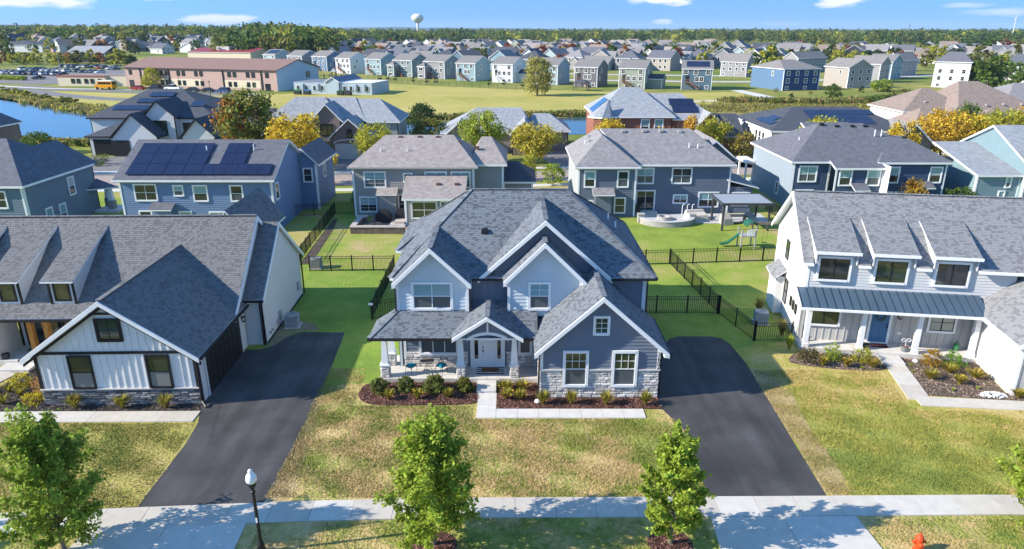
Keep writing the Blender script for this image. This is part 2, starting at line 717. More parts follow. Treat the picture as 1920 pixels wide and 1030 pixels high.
def rakes(parent, y, xl, xp, xr, zl, zp, zr, h=.26, t=.05, mat=None, off=None, under=None):
    """Rake boards under the front edge of a gable whose roof surface runs (xl, zl) - (xp, zp) - (xr, zr) in the plane y."""
    for (a, za), (b, zb) in (((xl, zl), (xp, zp)), ((xp, zp), (xr, zr))):
        mb = MB()
        mb.prism([(a, y - t, za - .02), (b, y - t, zb - .02), (b, y - t, zb - .02 - h), (a, y - t, za - .02 - h)], (0, t + .01, 0), 0)
        mb.build('rake_board', mat or WHITE, parent, off=off)
        if under is not None:
            mb = MB()
            mb.prism([(a, y + .12, za - .3), (b, y + .12, zb - .3), (b, y + .12, zb - .46), (a, y + .12, za - .46)], (0, .09, 0), 0)
            mb.build('rake_trim', under, parent, off=off)


def gutter(parent, p, q, mat=None, off=None, w=.13, h=.12, name='gutter'):
    mb = MB()
    mb.bar(p, q, w, h, 0, c=1.0)
    return mb.build(name, mat or DARKG, parent, off=off)


def pipe(parent, pts, r=.045, mat=None, off=None, name='downspout'):
    mb = MB()
    for a, b in zip(pts, pts[1:]):
        mb.tube(a, b, r, r, 6)
    return mb.build(name, mat or DARKG, parent, off=off)


def post(parent, face, c, u, z0, z1, w=.12, mat=None, off=None, name='corner_board', d=.05):
    mb = MB()
    fbox(mb, FR(face, c), u - w / 2, u + w / 2, z0, z1, 0, d)
    return mb.build(name, mat or WHITE, parent, off=off)


_stone = {}


def stone_mesh(mat, k):
    key = (mat.name, k)
    if key not in _stone:
        r = random.Random(hash(mat.name) % 97 + k)
        r = random.Random(k * 13 + 5)
        mb = MB()
        j = lambda a: a + r.uniform(-.035, .035)
        back = [(-.5, 0, -.5), (.5, 0, -.5), (.5, 0, .5), (-.5, 0, .5)]
        mid = [(j(-.5), -.55, j(-.47)), (j(.5), -.6, j(-.47)), (j(.5), -.55, j(.47)), (j(-.5), -.6, j(.47))]
        fro = [(-.42, -r.uniform(.8, 1.1), -.34), (.42, -r.uniform(.8, 1.1), -.34), (.42, -r.uniform(.8, 1.1), .34), (-.42, -r.uniform(.8, 1.1), .34)]
        for a, b in ((back, mid), (mid, fro)):
            for i in range(4):
                q = (i + 1) % 4
                mb.face((a[i], a[q], b[q], b[i]))
        mb.face(fro)
        _stone[key] = mb.mesh('stone', mat)
    return _stone[key]


def stones(parent, face, c, u0, u1, z0, z1, mats, hs=(.09, .2), ws=(.2, .6), holes=(), depth=.07, off=(0, 0, 0), limit=300):
    """Laid stone veneer, every stone an object of its own."""
    fr = FR(face, c)
    rot = {'f': 0, 'r': 90, 'l': -90, 'b': 180}[face]
    z = z0
    n = 0
    while z < z1 - .03:
        h = min(R.uniform(*hs), z1 - z)
        if z1 - z - h < .05:
            h = z1 - z
        u = u0
        while u < u1 - .02:
            w = min(R.uniform(*ws), u1 - u)
            if u1 - u - w < .1:
                w = u1 - u
            cu, cz = u + w / 2, z + h / 2
            segs = [(u, u + w)]
            for a, b, lo, hi in holes:
                if z < hi - .02 and z + h > lo + .02:
                    ns = []
                    for s, e in segs:
                        if e <= a or s >= b:
                            ns.append((s, e))
                        else:
                            if s < a - .03:
                                ns.append((s, a))
                            if e > b + .03:
                                ns.append((b, e))
                    segs = ns
            for s, e in segs:
                if n >= limit:
                    continue
                x, y, zz = fr((s + e) / 2, cz, 0)
                share('stone', stone_mesh(R.choice(mats), R.randrange(5)), parent, (x - off[0], y - off[1], zz - off[2]), (0, 0, rad(rot)), (max(.02, e - s - .018), depth * R.uniform(.7, 1.15), h - .018))
                n += 1
            u += w
        z += h
    return n


def lights_on_wall(name, label, x, y, z, face='f', size=.3):
    t = thing(name, label, 'wall lamp', (x, y, z))
    s = size
    mb = MB()
    mb.box(-.05, .05, -.02, .03, -.1 * s / .3, .16 * s / .3)
    mb.box(-.03, .03, -.12, -.02, .1, .13)
    mb.box(-.09, .09, -.21, -.03, .10, .14)
    for a in (-.085, .07):
        for b in (-.205, -.05):
            mb.box(a, a + .015, b, b + .015, -.16, .1)
    mb.box(-.09, .09, -.21, -.03, -.18, -.16)
    mb.build('lantern_frame', BLACKM, t)
    mb = MB()
    mb.lathe((0, -.12, -.1), ((.03, 0), (.045, .06), (.03, .14)), 8)
    mb.build('bulb', M('frosted_bulb', (.8, .75, .65), .3), t)
    return t
# ------------------------------------------------------------------ the ground, roads, water
G_DRY, G_TAN, G_GRN, G_DGRN = (.62, .46, .24), (.53, .40, .165), (.29, .30, .07), (.17, .23, .05)
LAWN_F = ramp_mat('front_lawn', ((.22, G_DGRN), (.40, G_GRN), (.50, (.383, .340, .119)), (.60, G_TAN), (.78, G_DRY)), ((.11, 1.1), (.55, .75), (3.2, .55)), bump=.9, bscale=7, bdist=.10)
LAWN_L = ramp_mat('left_front_lawn', ((.25, (0.213, 0.242, 0.058)), (.45, (0.355, 0.321, 0.088)), (.62, (0.445, 0.372, 0.126)), (.8, (0.533, 0.415, 0.230))), ((.2, .9), (.9, .6), (4, .45)), bump=.9, bscale=8, bdist=.08)
LAWN_R = ramp_mat('right_front_lawn', ((.25, (0.203, 0.245, 0.054)), (.47, (0.343, 0.337, 0.075)), (.6, (0.498, 0.388, 0.137)), (.8, (0.558, 0.469, 0.209))), ((.14, 1.0), (.7, .6), (3.5, .45)), bump=.9, bscale=8, bdist=.08)
LAWN_B = ramp_mat('back_lawn', ((.25, (0.171, 0.245, 0.043)), (.45, (0.250, 0.326, 0.054)), (.6, (0.341, 0.334, 0.096)), (.8, (0.542, 0.359, 0.232))), ((.10, 1.1), (.5, .6), (3, .35)), bump=.7, bscale=6, bdist=.07)
LAWN_G = ramp_mat('lush_lawn', ((.2, (0.120, 0.188, 0.038)), (.5, (0.201, 0.294, 0.050)), (.8, (0.321, 0.326, 0.096))), ((.2, .8), (.9, .5), (4, .3)), bump=.7, bscale=6, bdist=.07)
FIELD = ramp_mat('dry_playing_field', ((.25, (.27, .29, .06)), (.45, (.40, .36, .10)), (.6, (.46, .395, .125)), (.8, (.50, .43, .16))), ((.012, .9), (.06, .6), (.4, .4)), bump=.3, bscale=2)
SUBURB = ramp_mat('suburb_grass', ((.25, (.11, .17, .035)), (.45, (.18, .215, .045)), (.6, (.27, .26, .075)), (.8, (.36, .31, .11))), ((.02, .9), (.12, .6), (.7, .4)), bump=.3, bscale=2)
PRAIRIE = ramp_mat('prairie_ground', ((.25, (.153, .170, .043)), (.5, (.306, .255, .085)), (.8, (.459, .340, .153))), ((.05, .9), (.3, .7), (1.5, .5)), bump=.8, bscale=2, bdist=.3)
MULCH = ramp_mat('red_brown_mulch', ((.3, (.030, .016, .012)), (.5, (.085, .042, .032)), (.7, (.15, .085, .065))), ((2, .4), (18, .9), (45, .7)), bump=1.0, bscale=30, bdist=.05)
MULCHG = ramp_mat('grey_mulch', ((.3, (.05, .04, .03)), (.5, (.13, .10, .08)), (.7, (.22, .18, .14))), ((2, .4), (16, .9), (40, .7)), bump=1.0, bscale=28, bdist=.05)
MULCHD = ramp_mat('dark_mulch', ((.3, (.02, .018, .017)), (.5, (.055, .048, .042)), (.7, (.13, .115, .10))), ((2, .4), (16, .9), (40, .7)), bump=1.0, bscale=28, bdist=.05)


def sheet(name, pts, z, mat, kind='structure', parent=None):
    mb = MB()
    mb.face([(x, y, z) for x, y in pts])
    return mb.build(name, mat, parent, kind=kind)


def strip(name, pts, w, z, mat, kind='structure'):
    """A ribbon of width w (or per-point widths) along a line, mitred."""
    mb = MB()
    P = [Vector((x, y)) for x, y in pts]
    n = len(P)
    L_, R_ = [], []
    for i in range(n):
        d = (P[min(i + 1, n - 1)] - P[max(i - 1, 0)]).normalized()
        s = Vector((-d.y, d.x)) * ((w[i] if hasattr(w, '__len__') else w) / 2)
        L_.append(P[i] + s)
        R_.append(P[i] - s)
    for i in range(n - 1):
        mb.face([(R_[i].x, R_[i].y, z), (R_[i + 1].x, R_[i + 1].y, z), (L_[i + 1].x, L_[i + 1].y, z), (L_[i].x, L_[i].y, z)])
    return mb.build(name, mat, kind=kind)


def smooth_line(pts, n=6):
    out = []
    P = [pts[0]] + list(pts) + [pts[-1]]
    for i in range(1, len(P) - 2):
        p0, p1, p2, p3 = [np.array(p) for p in P[i - 1:i + 3]]
        for k in range(n):
            t = k / n
            out.append(tuple(.5 * ((2 * p1) + (-p0 + p2) * t + (2 * p0 - 5 * p1 + 4 * p2 - p3) * t * t + (-p0 + 3 * p1 - 3 * p2 + p3) * t ** 3)))
    out.append(tuple(pts[-1]))
    return out


def blob(pts, n=5, jit=0.0):
    """Closed smooth outline through points."""
    out = []
    m = len(pts)
    for i in range(m):
        p0, p1, p2, p3 = [np.array(pts[(i + k - 1) % m]) for k in range(4)]
        for k in range(n):
            t = k / n
            q = .5 * ((2 * p1) + (-p0 + p2) * t + (2 * p0 - 5 * p1 + 4 * p2 - p3) * t * t + (-p0 + 3 * p1 - 3 * p2 + p3) * t ** 3)
            out.append((q[0] + R.uniform(-jit, jit), q[1] + R.uniform(-jit, jit)))
    return out


# one sheet to the horizon
sheet('ground', [(-9000, -900), (9000, -900), (9000, 14000), (-9000, 14000)], -.02, SUBURB)
# the street in front (behind the drone's shoulder) and the parkway
FRONT = [(-70, 19.5), (-45, 20.6), (-27, 21.7), (-20.0, 22.0), (-14, 22.4), (-8.4, 22.75), (-3, 22.93), (1.5, 22.98), (7.5, 23.02), (14, 23.08), (20.5, 23.15), (30, 22.6), (50, 20.2), (75, 16)]
strip('street', [(x, y - 11.4) for x, y in FRONT], 9.0, .0, ROADM)
for d in (-6.9, -15.9):
    mb = MB()
    for (a, b), (c, d_) in zip(FRONT, FRONT[1:]):
        mb.bar((a, b + d, .0), (c, d_ + d, .0), .16, .14, 0, c=0)
    mb.build('kerb', CONC, kind='structure')
strip('verge', [(x, y - 3.6) for x, y in FRONT], 6.2, .002, LAWN_F)
sheet('front_lawn', [(-15.2, 22.6), (-8, 22.9), (8.4, 23.2), (9.5, 33), (7.6, 38), (-7, 38), (-10.4, 40), (-15.2, 38)], .004, LAWN_F)
sheet('left_lawn', [(-60, 20.6), (-27, 22.3), (-14.4, 22.9), (-15.4, 31), (-17, 37), (-60, 38)], .008, LAWN_L)
sheet('right_lawn', [(12.8, 23.5), (20.5, 23.7), (30, 23.2), (60, 19), (60, 35), (26, 38.2), (14.7, 38.6), (13.2, 39.5), (12.9, 31.8)], .008, LAWN_R)
sheet('side_yard', [(-15.5, 36.5), (-10.3, 33), (-7.2, 33.4), (-6, 37), (-6, 43), (-9, 43), (-9.2, 52), (-15.8, 52)], .012, LAWN_G)
sheet('side_yard', [(7.4, 34.5), (14.8, 38.2), (17.2, 38.6), (17.2, 44), (9, 43.6), (7.4, 43)], .012, LAWN_G)
sheet('back_yard', [(-60, 37.6), (-15, 37.6), (-15, 51.7), (-9.3, 51.7), (-9.3, 43), (9, 43), (14, 42.8), (17.2, 43.4), (60, 40), (75, 82), (30, 88.4), (5, 85), (-22, 82), (-60, 82)], .006, LAWN_B)
# dry strips along the right driveway and near the left one
sheet('dry_verge', blob([(12.95, 23.9), (13.9, 24.0), (14.2, 26.5), (14.3, 29.5), (14.6, 32.5), (14.0, 34.6), (13.3, 34.8), (13.25, 31.5), (13.1, 27.5)], 5, .05), .012, ramp_mat('dry_verge_grass', ((.3, (.33, .25, .11)), (.5, (.44, .33, .165)), (.75, (.52, .41, .23))), ((.6, .7), (4, .6), (14, .4)), bump=.9, bscale=9))
sheet('dry_verge', blob([(-10.0, 23.6), (-9.0, 23.8), (-9.3, 27), (-9.6, 30), (-10.0, 31), (-10.05, 28)], 5, .05), .012, MATS['dry_verge_grass'])
# sidewalk of single slabs
sw = put(bpy.data.objects.new('sidewalk', None))
sw['kind'] = 'structure'


def slab_path(parent, line, w, z, step, mat_list, th=.10, gap=.014):
    P = [Vector((x, y)) for x, y in line]
    seg = [(b - a).length for a, b in zip(P, P[1:])]
    tot = sum(seg)

    def pos(s):
        for a, b, l in zip(P, P[1:], seg):
            if s <= l + 1e-6:
                return a + (b - a) * (s / l), (b - a).normalized()
            s -= l
        return P[-1], (P[-1] - P[-2]).normalized()
    n = max(1, round(tot / step))
    for i in range(n):
        (a, da), (b, db) = pos(tot * i / n), pos(tot * (i + 1) / n)
        dd = (b - a).normalized()
        a2, b2 = a + dd * gap / 2, b - dd * gap / 2
        na, nb = Vector((-da.y, da.x)) * (w / 2), Vector((-db.y, db.x)) * (w / 2)
        zz = z + R.uniform(-.004, .004)
        mb = MB()
        q = [(a2 - na).to_3d(), (b2 - nb).to_3d(), (b2 + nb).to_3d(), (a2 + na).to_3d()]
        for p in q:
            p.z = zz
        c = sum(q, Vector()) / 4
        mb.prism([p - Vector((c.x, c.y, 0)) for p in q], (0, 0, -th))
        o = mb.build('slab', R.choice(mat_list), parent)
        o.location = (c.x, c.y, 0)


CONCS = [M('concrete_slab_%s' % n, c, .85, var=.06, scale=2.2, bump=.15, bscale=70) for n, c in (('a', (.56, .525, .46)), ('b', (.59, .56, .51)), ('c', (.52, .48, .42)))]
slab_path(sw, FRONT[1:-1], 1.22, .05, 1.62, CONCS)
# driveways
sheet('driveway', [(-14.95, 22.95), (-10.0, 23.25), (-9.75, 27), (-9.95, 31.6), (-10.2, 35.5), (-10.5, 39.9), (-13.3, 39.95), (-13.9, 39.2), (-14.4, 38.0), (-15.0, 37.45), (-15.95, 37.3), (-15.75, 31.0), (-15.55, 30.3), (-15.2, 29.3), (-15.0, 27.5)], .016, ASPH)
sheet('driveway', [(7.95, 23.5), (12.85, 23.65), (13.0, 27.7), (13.2, 31.8), (13.35, 35.5), (13.2, 38.2), (12.9, 39.0), (12.3, 39.3), (10.3, 39.3), (9.7, 39.0), (9.3, 38.2), (8.8, 36.9), (7.45, 36.6), (7.45, 30.8), (7.75, 29.9), (8.15, 28.7), (8.1, 26)], .016, ASPH)
for a in ([(-16.15, 21.75), (-10.25, 22.15), (-9.85, 15.4), (-16.9, 14.9)], [(7.75, 22.4), (13.45, 22.45), (13.9, 15.9), (7.3, 15.8)]):
    t = put(bpy.data.objects.new('driveway_apron', None))
    t['kind'] = 'structure'
    (x0, y0), (x1, y1), (x2, y2), (x3, y3) = a
    for i in range(2):
        for j in range(2):
            f = lambda s, r: ((x0 + (x1 - x0) * s) * (1 - r) + (x3 + (x2 - x3) * s) * r, (y0 + (y1 - y0) * s) * (1 - r) + (y3 + (y2 - y3) * s) * r)
            s0, s1, r0, r1 = i / 2 + .002, i / 2 + .498, j / 2 + .002, j / 2 + .498
            mb = MB()
            mb.prism([f(s0, r1) + (.045,), f(s1, r1) + (.045,), f(s1, r0) + (.045,), f(s0, r0) + (.045,)], (0, 0, -.1))
            mb.build('slab', CONCS[(i + j) % 2], t)


# ---- middle distance: back street, pond, field, school roads
BACKST = [(-120, 80), (-80, 83), (-53, 86), (-23.5, 86.2), (5, 89.2), (31.5, 93.2), (60, 99), (95, 108), (140, 122)]
strip('back_street', smooth_line(BACKST), 6.4, .012, ROADT)
for s in (-5.6, 5.6):
    strip('back_sidewalk', smooth_line([(x, y + s) for x, y in BACKST]), 1.4, .02, CONC2)
WATER = M('pond_water', (.035, .10, .16), .09, spec=.6, bump=.10, bscale=1.3)
sheet('pond', blob([(-175, 224), (-128, 188), (-101, 164), (-86, 152), (-70, 148), (-50, 150), (-20, 144), (10, 151), (24, 154), (40, 156), (60, 150), (80, 152), (110, 160), (150, 172), (150, 164), (110, 150), (80, 143), (60, 141), (40, 146), (18, 129), (5, 126), (-20, 127), (-45, 128), (-62, 118), (-78, 119), (-90, 126), (-118, 152), (-160, 196)], 4), .02, WATER)
sheet('school_field', [(-88, 158), (-60, 153), (-20, 150), (24, 158), (42, 160), (62, 190), (70, 216), (40, 212), (0, 226), (-30, 241), (-62, 260), (-60, 214), (-84, 196)], .010, FIELD)
sheet('school_lawn', [(-160, 214), (-122, 186), (-96, 166), (-88, 158), (-76, 200), (-82, 206), (-100, 207), (-130, 216), (-150, 222)], .008, FIELD)
sheet('prairie', [(24, 157), (40, 158.5), (60, 153), (80, 155), (112, 164), (150, 176), (160, 215), (120, 200), (84, 186), (66, 196), (46, 186)], .006, PRAIRIE)
LOOP = [(-230, 268), (-180, 238), (-150, 222), (-132, 207), (-112, 195), (-95, 190), (-83, 195), (-77.5, 201), (-80, 206), (-88, 208), (-110, 214), (-128, 220), (-140, 224.5), (-165, 240)]
strip('school_road', smooth_line(LOOP, 8), 6.0, .014, ROADM)
strip('footpath', smooth_line([(-240, 250), (-190, 226), (-160, 209), (-135, 191), (-115, 176), (-100, 168), (-88, 170), (-78, 180), (-77, 195)], 6), 2.6, .02, CONC2)
strip('footpath', smooth_line([(-60, 151), (-30, 149), (0, 156), (24, 160), (44, 184), (60, 189), (80, 185), (110, 194)], 6), 2.2, .02, CONC2)
strip('school_kerb_path', smooth_line([(-235, 276), (-182, 246), (-152, 230), (-128, 225.5), (-100, 218), (-72, 207)], 6), 2.4, .022, CONC2)
sheet('car_park', [(-205, 262), (-165, 246), (-152, 247), (-132, 251), (-128, 262), (-128, 345), (-178, 345), (-228, 318), (-238, 290)], .016, ROADM)
sheet('path', [(67.5, 222), (71.5, 222), (74, 190), (69.5, 188)], .018, CONC2)
strip('far_street', smooth_line([(20, 268), (50, 262), (78, 258), (100, 262), (135, 276), (200, 310)], 6), 7, .02, CONC)
strip('far_street', smooth_line([(-400, 400), (-330, 372), (-240, 356), (-180, 352), (-120, 360), (-60, 352), (0, 320), (40, 300), (90, 290)], 6), 7, .016, CONC)
# ------------------------------------------------------------------ the house in the middle
SH_M = M('charcoal_shingle', (.168, .19, .22), .9, island=.34, spec=.25, bump=.2, bscale=60)
SHB_M = M('charcoal_roof_deck', (.075, .08, .09), .9)
SLATE = M('slate_blue_siding', (.16, .19, .25), .62, var=.05, scale=.8)
LBLUE = M('light_grey_blue_siding', (.55, .62, .67), .62, var=.04, scale=.8)
STM = [M('pale_veneer_stone_%d' % i, c, .9, var=.18, scale=9, bump=.6, bscale=25) for i, c in enumerate(((.68, .65, .62), (.58, .555, .53), (.74, .71, .68), (.50, .48, .465)))]
MORT = M('mortar', (.30, .285, .275), .95)
O = (0, 31.68, 0)
MH = thing('suburban_house', 'slate blue two-storey house with white-trimmed gables and pale stone base, centre of the view', 'house', O)
# walls
y0 = 31.68
w = wall(MH, 'f', y0, [(1.43, 0), (7.49, 0), (7.49, 2.95), (4.46, 5.68), (1.43, 2.95)], SLATE, 'plain', off=O)
s = MB()
laps(s, FR('f', y0), [(1.55, 1.70), (7.37, 1.70), (7.37, 2.98), (4.46, 5.55), (1.55, 2.98)], .19)
s.build('siding', SLATE, w, off=O, kind='stuff')
stones(w, 'f', y0, 1.43, 7.49, .06, 1.62, STM, (.13, .22), (.20, .56), [(2.55, 3.9, .75, 9), (5.03, 6.41, .75, 9)], off=O)
stones(w, 'l', 1.43, 31.7, 33.3, .06, 1.62, STM, (.13, .22), (.22, .5), off=O)
mb = MB()
for a, b in ((1.40, 2.55), (3.9, 5.03), (6.41, 7.52)):
    fbox(mb, FR('f', y0), a, b, 1.63, 1.71, 0, .12)
mb.build('stone_cap', M('stone_cap', (.56, .54, .52), .85, var=.06), MH, off=O)
wall(MH, 'r', 7.49, [(31.7, 0), (35.9, 0), (35.9, 2.85), (31.7, 2.85)], SLATE, 'lap', .19, off=O)
wall(MH, 'l', 1.43, [(31.7, 0), (34.8, 0), (34.8, 2.85), (31.7, 2.85)], SLATE, 'lap', .19, off=O)
for u in (1.50, 7.42):
    post(MH, 'f', y0, u, 1.71, 2.95, .15, off=O, d=.06)
window(MH, 'f', y0, 2.70, .84, 1.05, 1.78, 1, 2, .13, grid=(3, 2, 'top'), top=GLASSGR, bot=GLASSG, off=O, d=.075)
window(MH, 'f', y0, 5.18, .84, 1.05, 1.78, 1, 2, .13, grid=(3, 2, 'top'), top=GLASSGR, bot=GLASSG, off=O, d=.075)
window(MH, 'f', y0, 4.14, 3.70, .62, .82, 1, 1, .11, grid=(2, 3, 'all'), top=GLASSGR, off=O, d=.055)
# house number on the right corner board
NUMM = M('black_numeral', (.01, .01, .012), .5)


def letters(name, text, size, loc, rot, parent, shear=0.0, ext=.008):
    """Raised lettering as a mesh."""
    fc = bpy.data.curves.new(name, 'FONT')
    fc.body, fc.size, fc.extrude, fc.align_x, fc.shear = text, size, ext, 'CENTER', shear
    o = bpy.data.objects.new(name, fc)
    COL.objects.link(o)
    bpy.context.view_layer.update()
    me = bpy.data.meshes.new_from_object(o.evaluated_get(bpy.context.evaluated_depsgraph_get()))
    bpy.data.objects.remove(o)
    me.materials.clear()
    me.materials.append(NUMM)
    q = put(bpy.data.objects.new(name, me), parent)
    q.location, q.rotation_euler = loc, rot
    KIDS.setdefault(parent.name, []).append(q)
    return q


for i, ch in enumerate('3604'):
    letters('numeral', ch, .34, (7.42, -.085, 2.42 - .27 * i), (rad(90), 0, 0), MH)
# side garage door (faces the drive)
mb = MB()
fbox(mb, FR('r', 7.49), 32.2, 35.2, .02, 2.2, 0, .05)
gd = mb.build('garage_door', WHITE, MH, off=O)
for i in range(4):
    for j in range(4):
        p = MB()
        fbox(p, FR('r', 7.49), 32.28 + j * .74, 32.96 + j * .74, .08 + i * .53, .54 + i * .53, .05, .075)
        p.build('door_panel', WHITE, gd, off=O)
# porch front wall
yw = 34.8
w = wall(MH, 'f', yw, [(-5.95, .2), (1.43, .2), (1.43, 3.5), (-5.95, 3.5)], SLATE, 'plain', off=O)
s = MB()
laps(s, FR('f', yw), [(-5.95, 1.2), (1.43, 1.2), (1.43, 3.0), (-5.95, 3.0)], .19)
s.build('siding', SLATE, w, off=O, kind='stuff')
stones(w, 'f', yw, -5.95, 1.43, .26, 1.17, STM, (.13, .22), (.22, .55), [(-2.42, -.3, 0, 9), (-5.1, -2.95, 1.05, 9)], off=O, limit=150)
stones(w, 'l', -5.95, 34.85, 36.4, .05, 1.17, STM, (.11, .19), (.24, .55), off=O)
window(MH, 'f', yw, -5.0, 1.12, 1.94, 1.38, 3, 2, .12, grid=(3, 1, 'top'), top=GLASS, bot=GLASSG, off=O, d=.07, split=.74)
window(MH, 'f', yw, .45, 1.12, .55, 1.38, 1, 2, .12, top=GLASSB, bot=GLASSG, off=O, d=.07, split=.74)
post(MH, 'f', yw, -5.9, .2, 3.2, .14, off=O)
# entrance: casing, side lights, door
mb = MB()
fr = FR('f', yw)
for a, b, c, d in ((-2.3, -2.17, .25, 2.62), (-.52, -.39, .25, 2.62), (-2.17, -.52, 2.46, 2.62), (-2.17, -.52, .25, .33), (-1.76, -1.66, .33, 2.46), (-1.02, -.92, .33, 2.46)):
    fbox(mb, fr, a, b, c, d, 0, .14 if d - c < .2 else .12)
for a, b in ((-2.17, -1.76), (-.92, -.52)):
    fbox(mb, fr, a, b, .33, .75, 0, .08)
    fbox(mb, fr, a, a + .1, .75, 2.46, 0, .075)
    fbox(mb, fr, b - .1, b, .75, 2.46, 0, .075)
mb.build('door_frame', WHITE, MH, off=O)
for a in (-2.07, -.82):
    mb = MB()
    fbox(mb, fr, a, a + .21, .75, 2.46, 0, .05)
    mb.build('side_light', GLASS, MH, off=O)
mb = MB()
fbox(mb, fr, -1.66, -1.02 + .0, .33, 2.44, 0, .06)
for (a, b) in ((-1.60, -1.36), (-1.32, -1.08)):
    for c, d in ((.45, 1.05), (1.15, 1.75), (1.85, 2.3)):
        fbox(mb, fr, a, b, c, d, .06, .075)
dr = mb.build('front_door', WHITE, MH, off=O)
mb = MB()
fbox(mb, fr, -1.63, -1.57, 1.42, 1.5, .06, .1)
fbox(mb, fr, -1.63, -1.57, 1.2, 1.3, .06, .12)
mb.build('handle', BLACKM, dr, off=O)
# porch slab, columns
mb = MB()
mb.box(-7.13, -4.28, 33.35, 34.8, 0, .25)
mb.box(-4.27, -1.32, 33.35, 34.8, 0, .25)
mb.box(-1.31, 1.42, 33.35, 34.8, 0, .25)
mb.box(-7.13, -5.96, 34.81, 36.2, 0, .25)
mb.build('porch_slab', CONC2, MH, off=O)
for x, y in ((-6.82, 33.66), (-2.75, 33.66), (.12, 33.66), (-6.72, 35.1)):
    cmb = MB()
    cmb.box(x - .2, x + .2, y - .2, y + .2, .25, .95)
    colm = cmb.build('stone_pier', MORT, MH, off=O)
    stones(colm, 'f', y - .2, x - .22, x + .22, .26, .95, STM, (.10, .17), (.2, .3), off=O, depth=.05)
    stones(colm, 'l', x - .2, y - .2, y + .2, .26, .95, STM, (.10, .17), (.2, .3), off=O, depth=.05)
    stones(colm, 'r', x + .2, y - .2, y + .2, .26, .95, STM, (.10, .17), (.2, .3), off=O, depth=.05)
    c2 = MB()
    c2.box(x - .27, x + .27, y - .27, y + .27, .95, 1.02)
    a, b = .185, .115
    c2.hexa([(x - a, y - a, 1.02), (x + a, y - a, 1.02), (x + a, y + a, 1.02), (x - a, y + a, 1.02), (x - b, y - b, 2.52), (x + b, y - b, 2.52), (x + b, y + b, 2.52), (x - b, y + b, 2.52)])
    c2.box(x - .16, x + .16, y - .16, y + .16, 2.52, 2.62)
    c2.build('column', WHITE, MH, off=O)
mb = MB()
mb.box(-7.0, 1.3, 33.55, 33.8, 2.60, 2.8)
mb.box(-6.95, -6.7, 33.8, 34.9, 2.60, 2.8)
mb.build('porch_beam', WHITE, MH, off=O)
mb = MB()
mb.box(-7.3, 1.3, 33.0, 34.78, 2.79, 2.83)
mb.build('porch_soffit', WHITE, MH, off=O)
# upper walls
yu = 34.8
wall(MH, 'f', yu, [(-6.2, 3.3), (-2.33, 3.3), (-2.33, 5.3), (-4.26, 7.12), (-6.2, 5.3)], LBLUE, 'lap', .2, off=O)
window(MH, 'f', yu, -5.28, 3.78, 1.98, 1.38, 2, 2, .13, top=GLASSB, bot=GLASSG, off=O, d=.055)
for u in (-6.13, -2.4):
    post(MH, 'f', yu, u, 3.3, 5.4, .15, off=O, d=.07)
wall(MH, 'f', 35.55, [(-2.33, 3.3), (-.24, 3.3), (-.24, 5.4), (-2.33, 5.4)], SLATE, 'bb', .42, off=O)
wall(MH, 'f', yu, [(-.24, 3.3), (3.72, 3.3), (3.72, 5.4), (1.72, 7.4), (-.24, 5.4)], LBLUE, 'lap', .2, off=O)
window(MH, 'f', yu, .98, 3.78, .98, 1.38, 1, 2, .13, grid=(2, 2, 'top'), top=GLASSB, bot=GLASSG, off=O, d=.055)
for u in (-.17, 3.65):
    post(MH, 'f', yu, u, 3.3, 5.45, .15, off=O, d=.07)
wall(MH, 'l', -.24, [(34.82, 3.3), (35.6, 3.3), (35.6, 5.5), (34.82, 5.5)], LBLUE, 'plain', off=O)
wall(MH, 'r', -2.33, [(34.82, 3.3), (35.6, 3.3), (35.6, 5.5), (34.82, 5.5)], LBLUE, 'plain', off=O)
wall(MH, 'f', 35.6, [(-1.55, 5.3), (4.9, 5.3), (1.78, 8.3)], SLATE, 'bb', .42, off=O)
wall(MH, 'f', 35.7, [(3.7, 2.5), (7.35, 2.5), (7.35, 5.3), (3.7, 5.3)], SLATE, 'lap', .19, off=O)
post(MH, 'f', 35.7, 7.26, 2.5, 5.3, .2, off=O, d=.06)
wall(MH, 'l', -6.2, [(34.8, 0), (46.2, 0), (46.2, 5.3), (34.8, 5.3)], LBLUE, 'lap', .2, off=O)
wall(MH, 'r', 7.35, [(35.7, 0), (46.2, 0), (46.2, 5.3), (35.7, 5.3)], SLATE, 'lap', .19, off=O)
wall(MH, 'b', 46.2, [(-6.2, 0), (7.35, 0), (7.35, 5.3), (-6.2, 5.3)], SLATE, 'lap', .19, off=O)
wall(MH, 'l', -6.7, [(40.8, 0), (46.3, 0), (46.3, 5.2), (40.8, 5.2)], SLATE, 'plain', off=O)
wall(MH, 'f', 40.8, [(-6.7, 0), (-6.2, 0), (-6.2, 5.2), (-6.7, 5.2)], SLATE, 'plain', off=O)
# roofs
RM = [SHB_M, WHITE]
rA, rB = (-2.43, 40.9, 8.93), (3.3, 40.9, 8.93)
E1, E2 = 35.2, 46.6
main = [((-6.6, E1, 5.34), (7.75, E1, 5.34), rB, rA), ((7.75, E2, 5.34), (-6.6, E2, 5.34), rA, rB), ((-6.6, E2, 5.34), (-6.6, E1, 5.34), rA), ((7.75, E1, 5.34), (7.75, E2, 5.34), rB)]
roof(MH, main, RM, SH_M, off=O, ridge=[(rA, rB), (rA, (-6.6, E1, 5.34)), (rB, (7.75, E1, 5.34)), (rB, (7.75, E2, 5.34)), (rA, (-6.6, E2, 5.34))])
side = hipf(-6.7, 1, 40.8, 46.4, 5.24, ((-3.4, 43.9, 7.6), (0, 43.9, 7.6)), .4)
roof(MH, [side[0], side[1], side[2]], RM, SH_M, off=O, ridge=[((-3.4, 43.9, 7.6), (-7.1, 40.4, 5.24))])


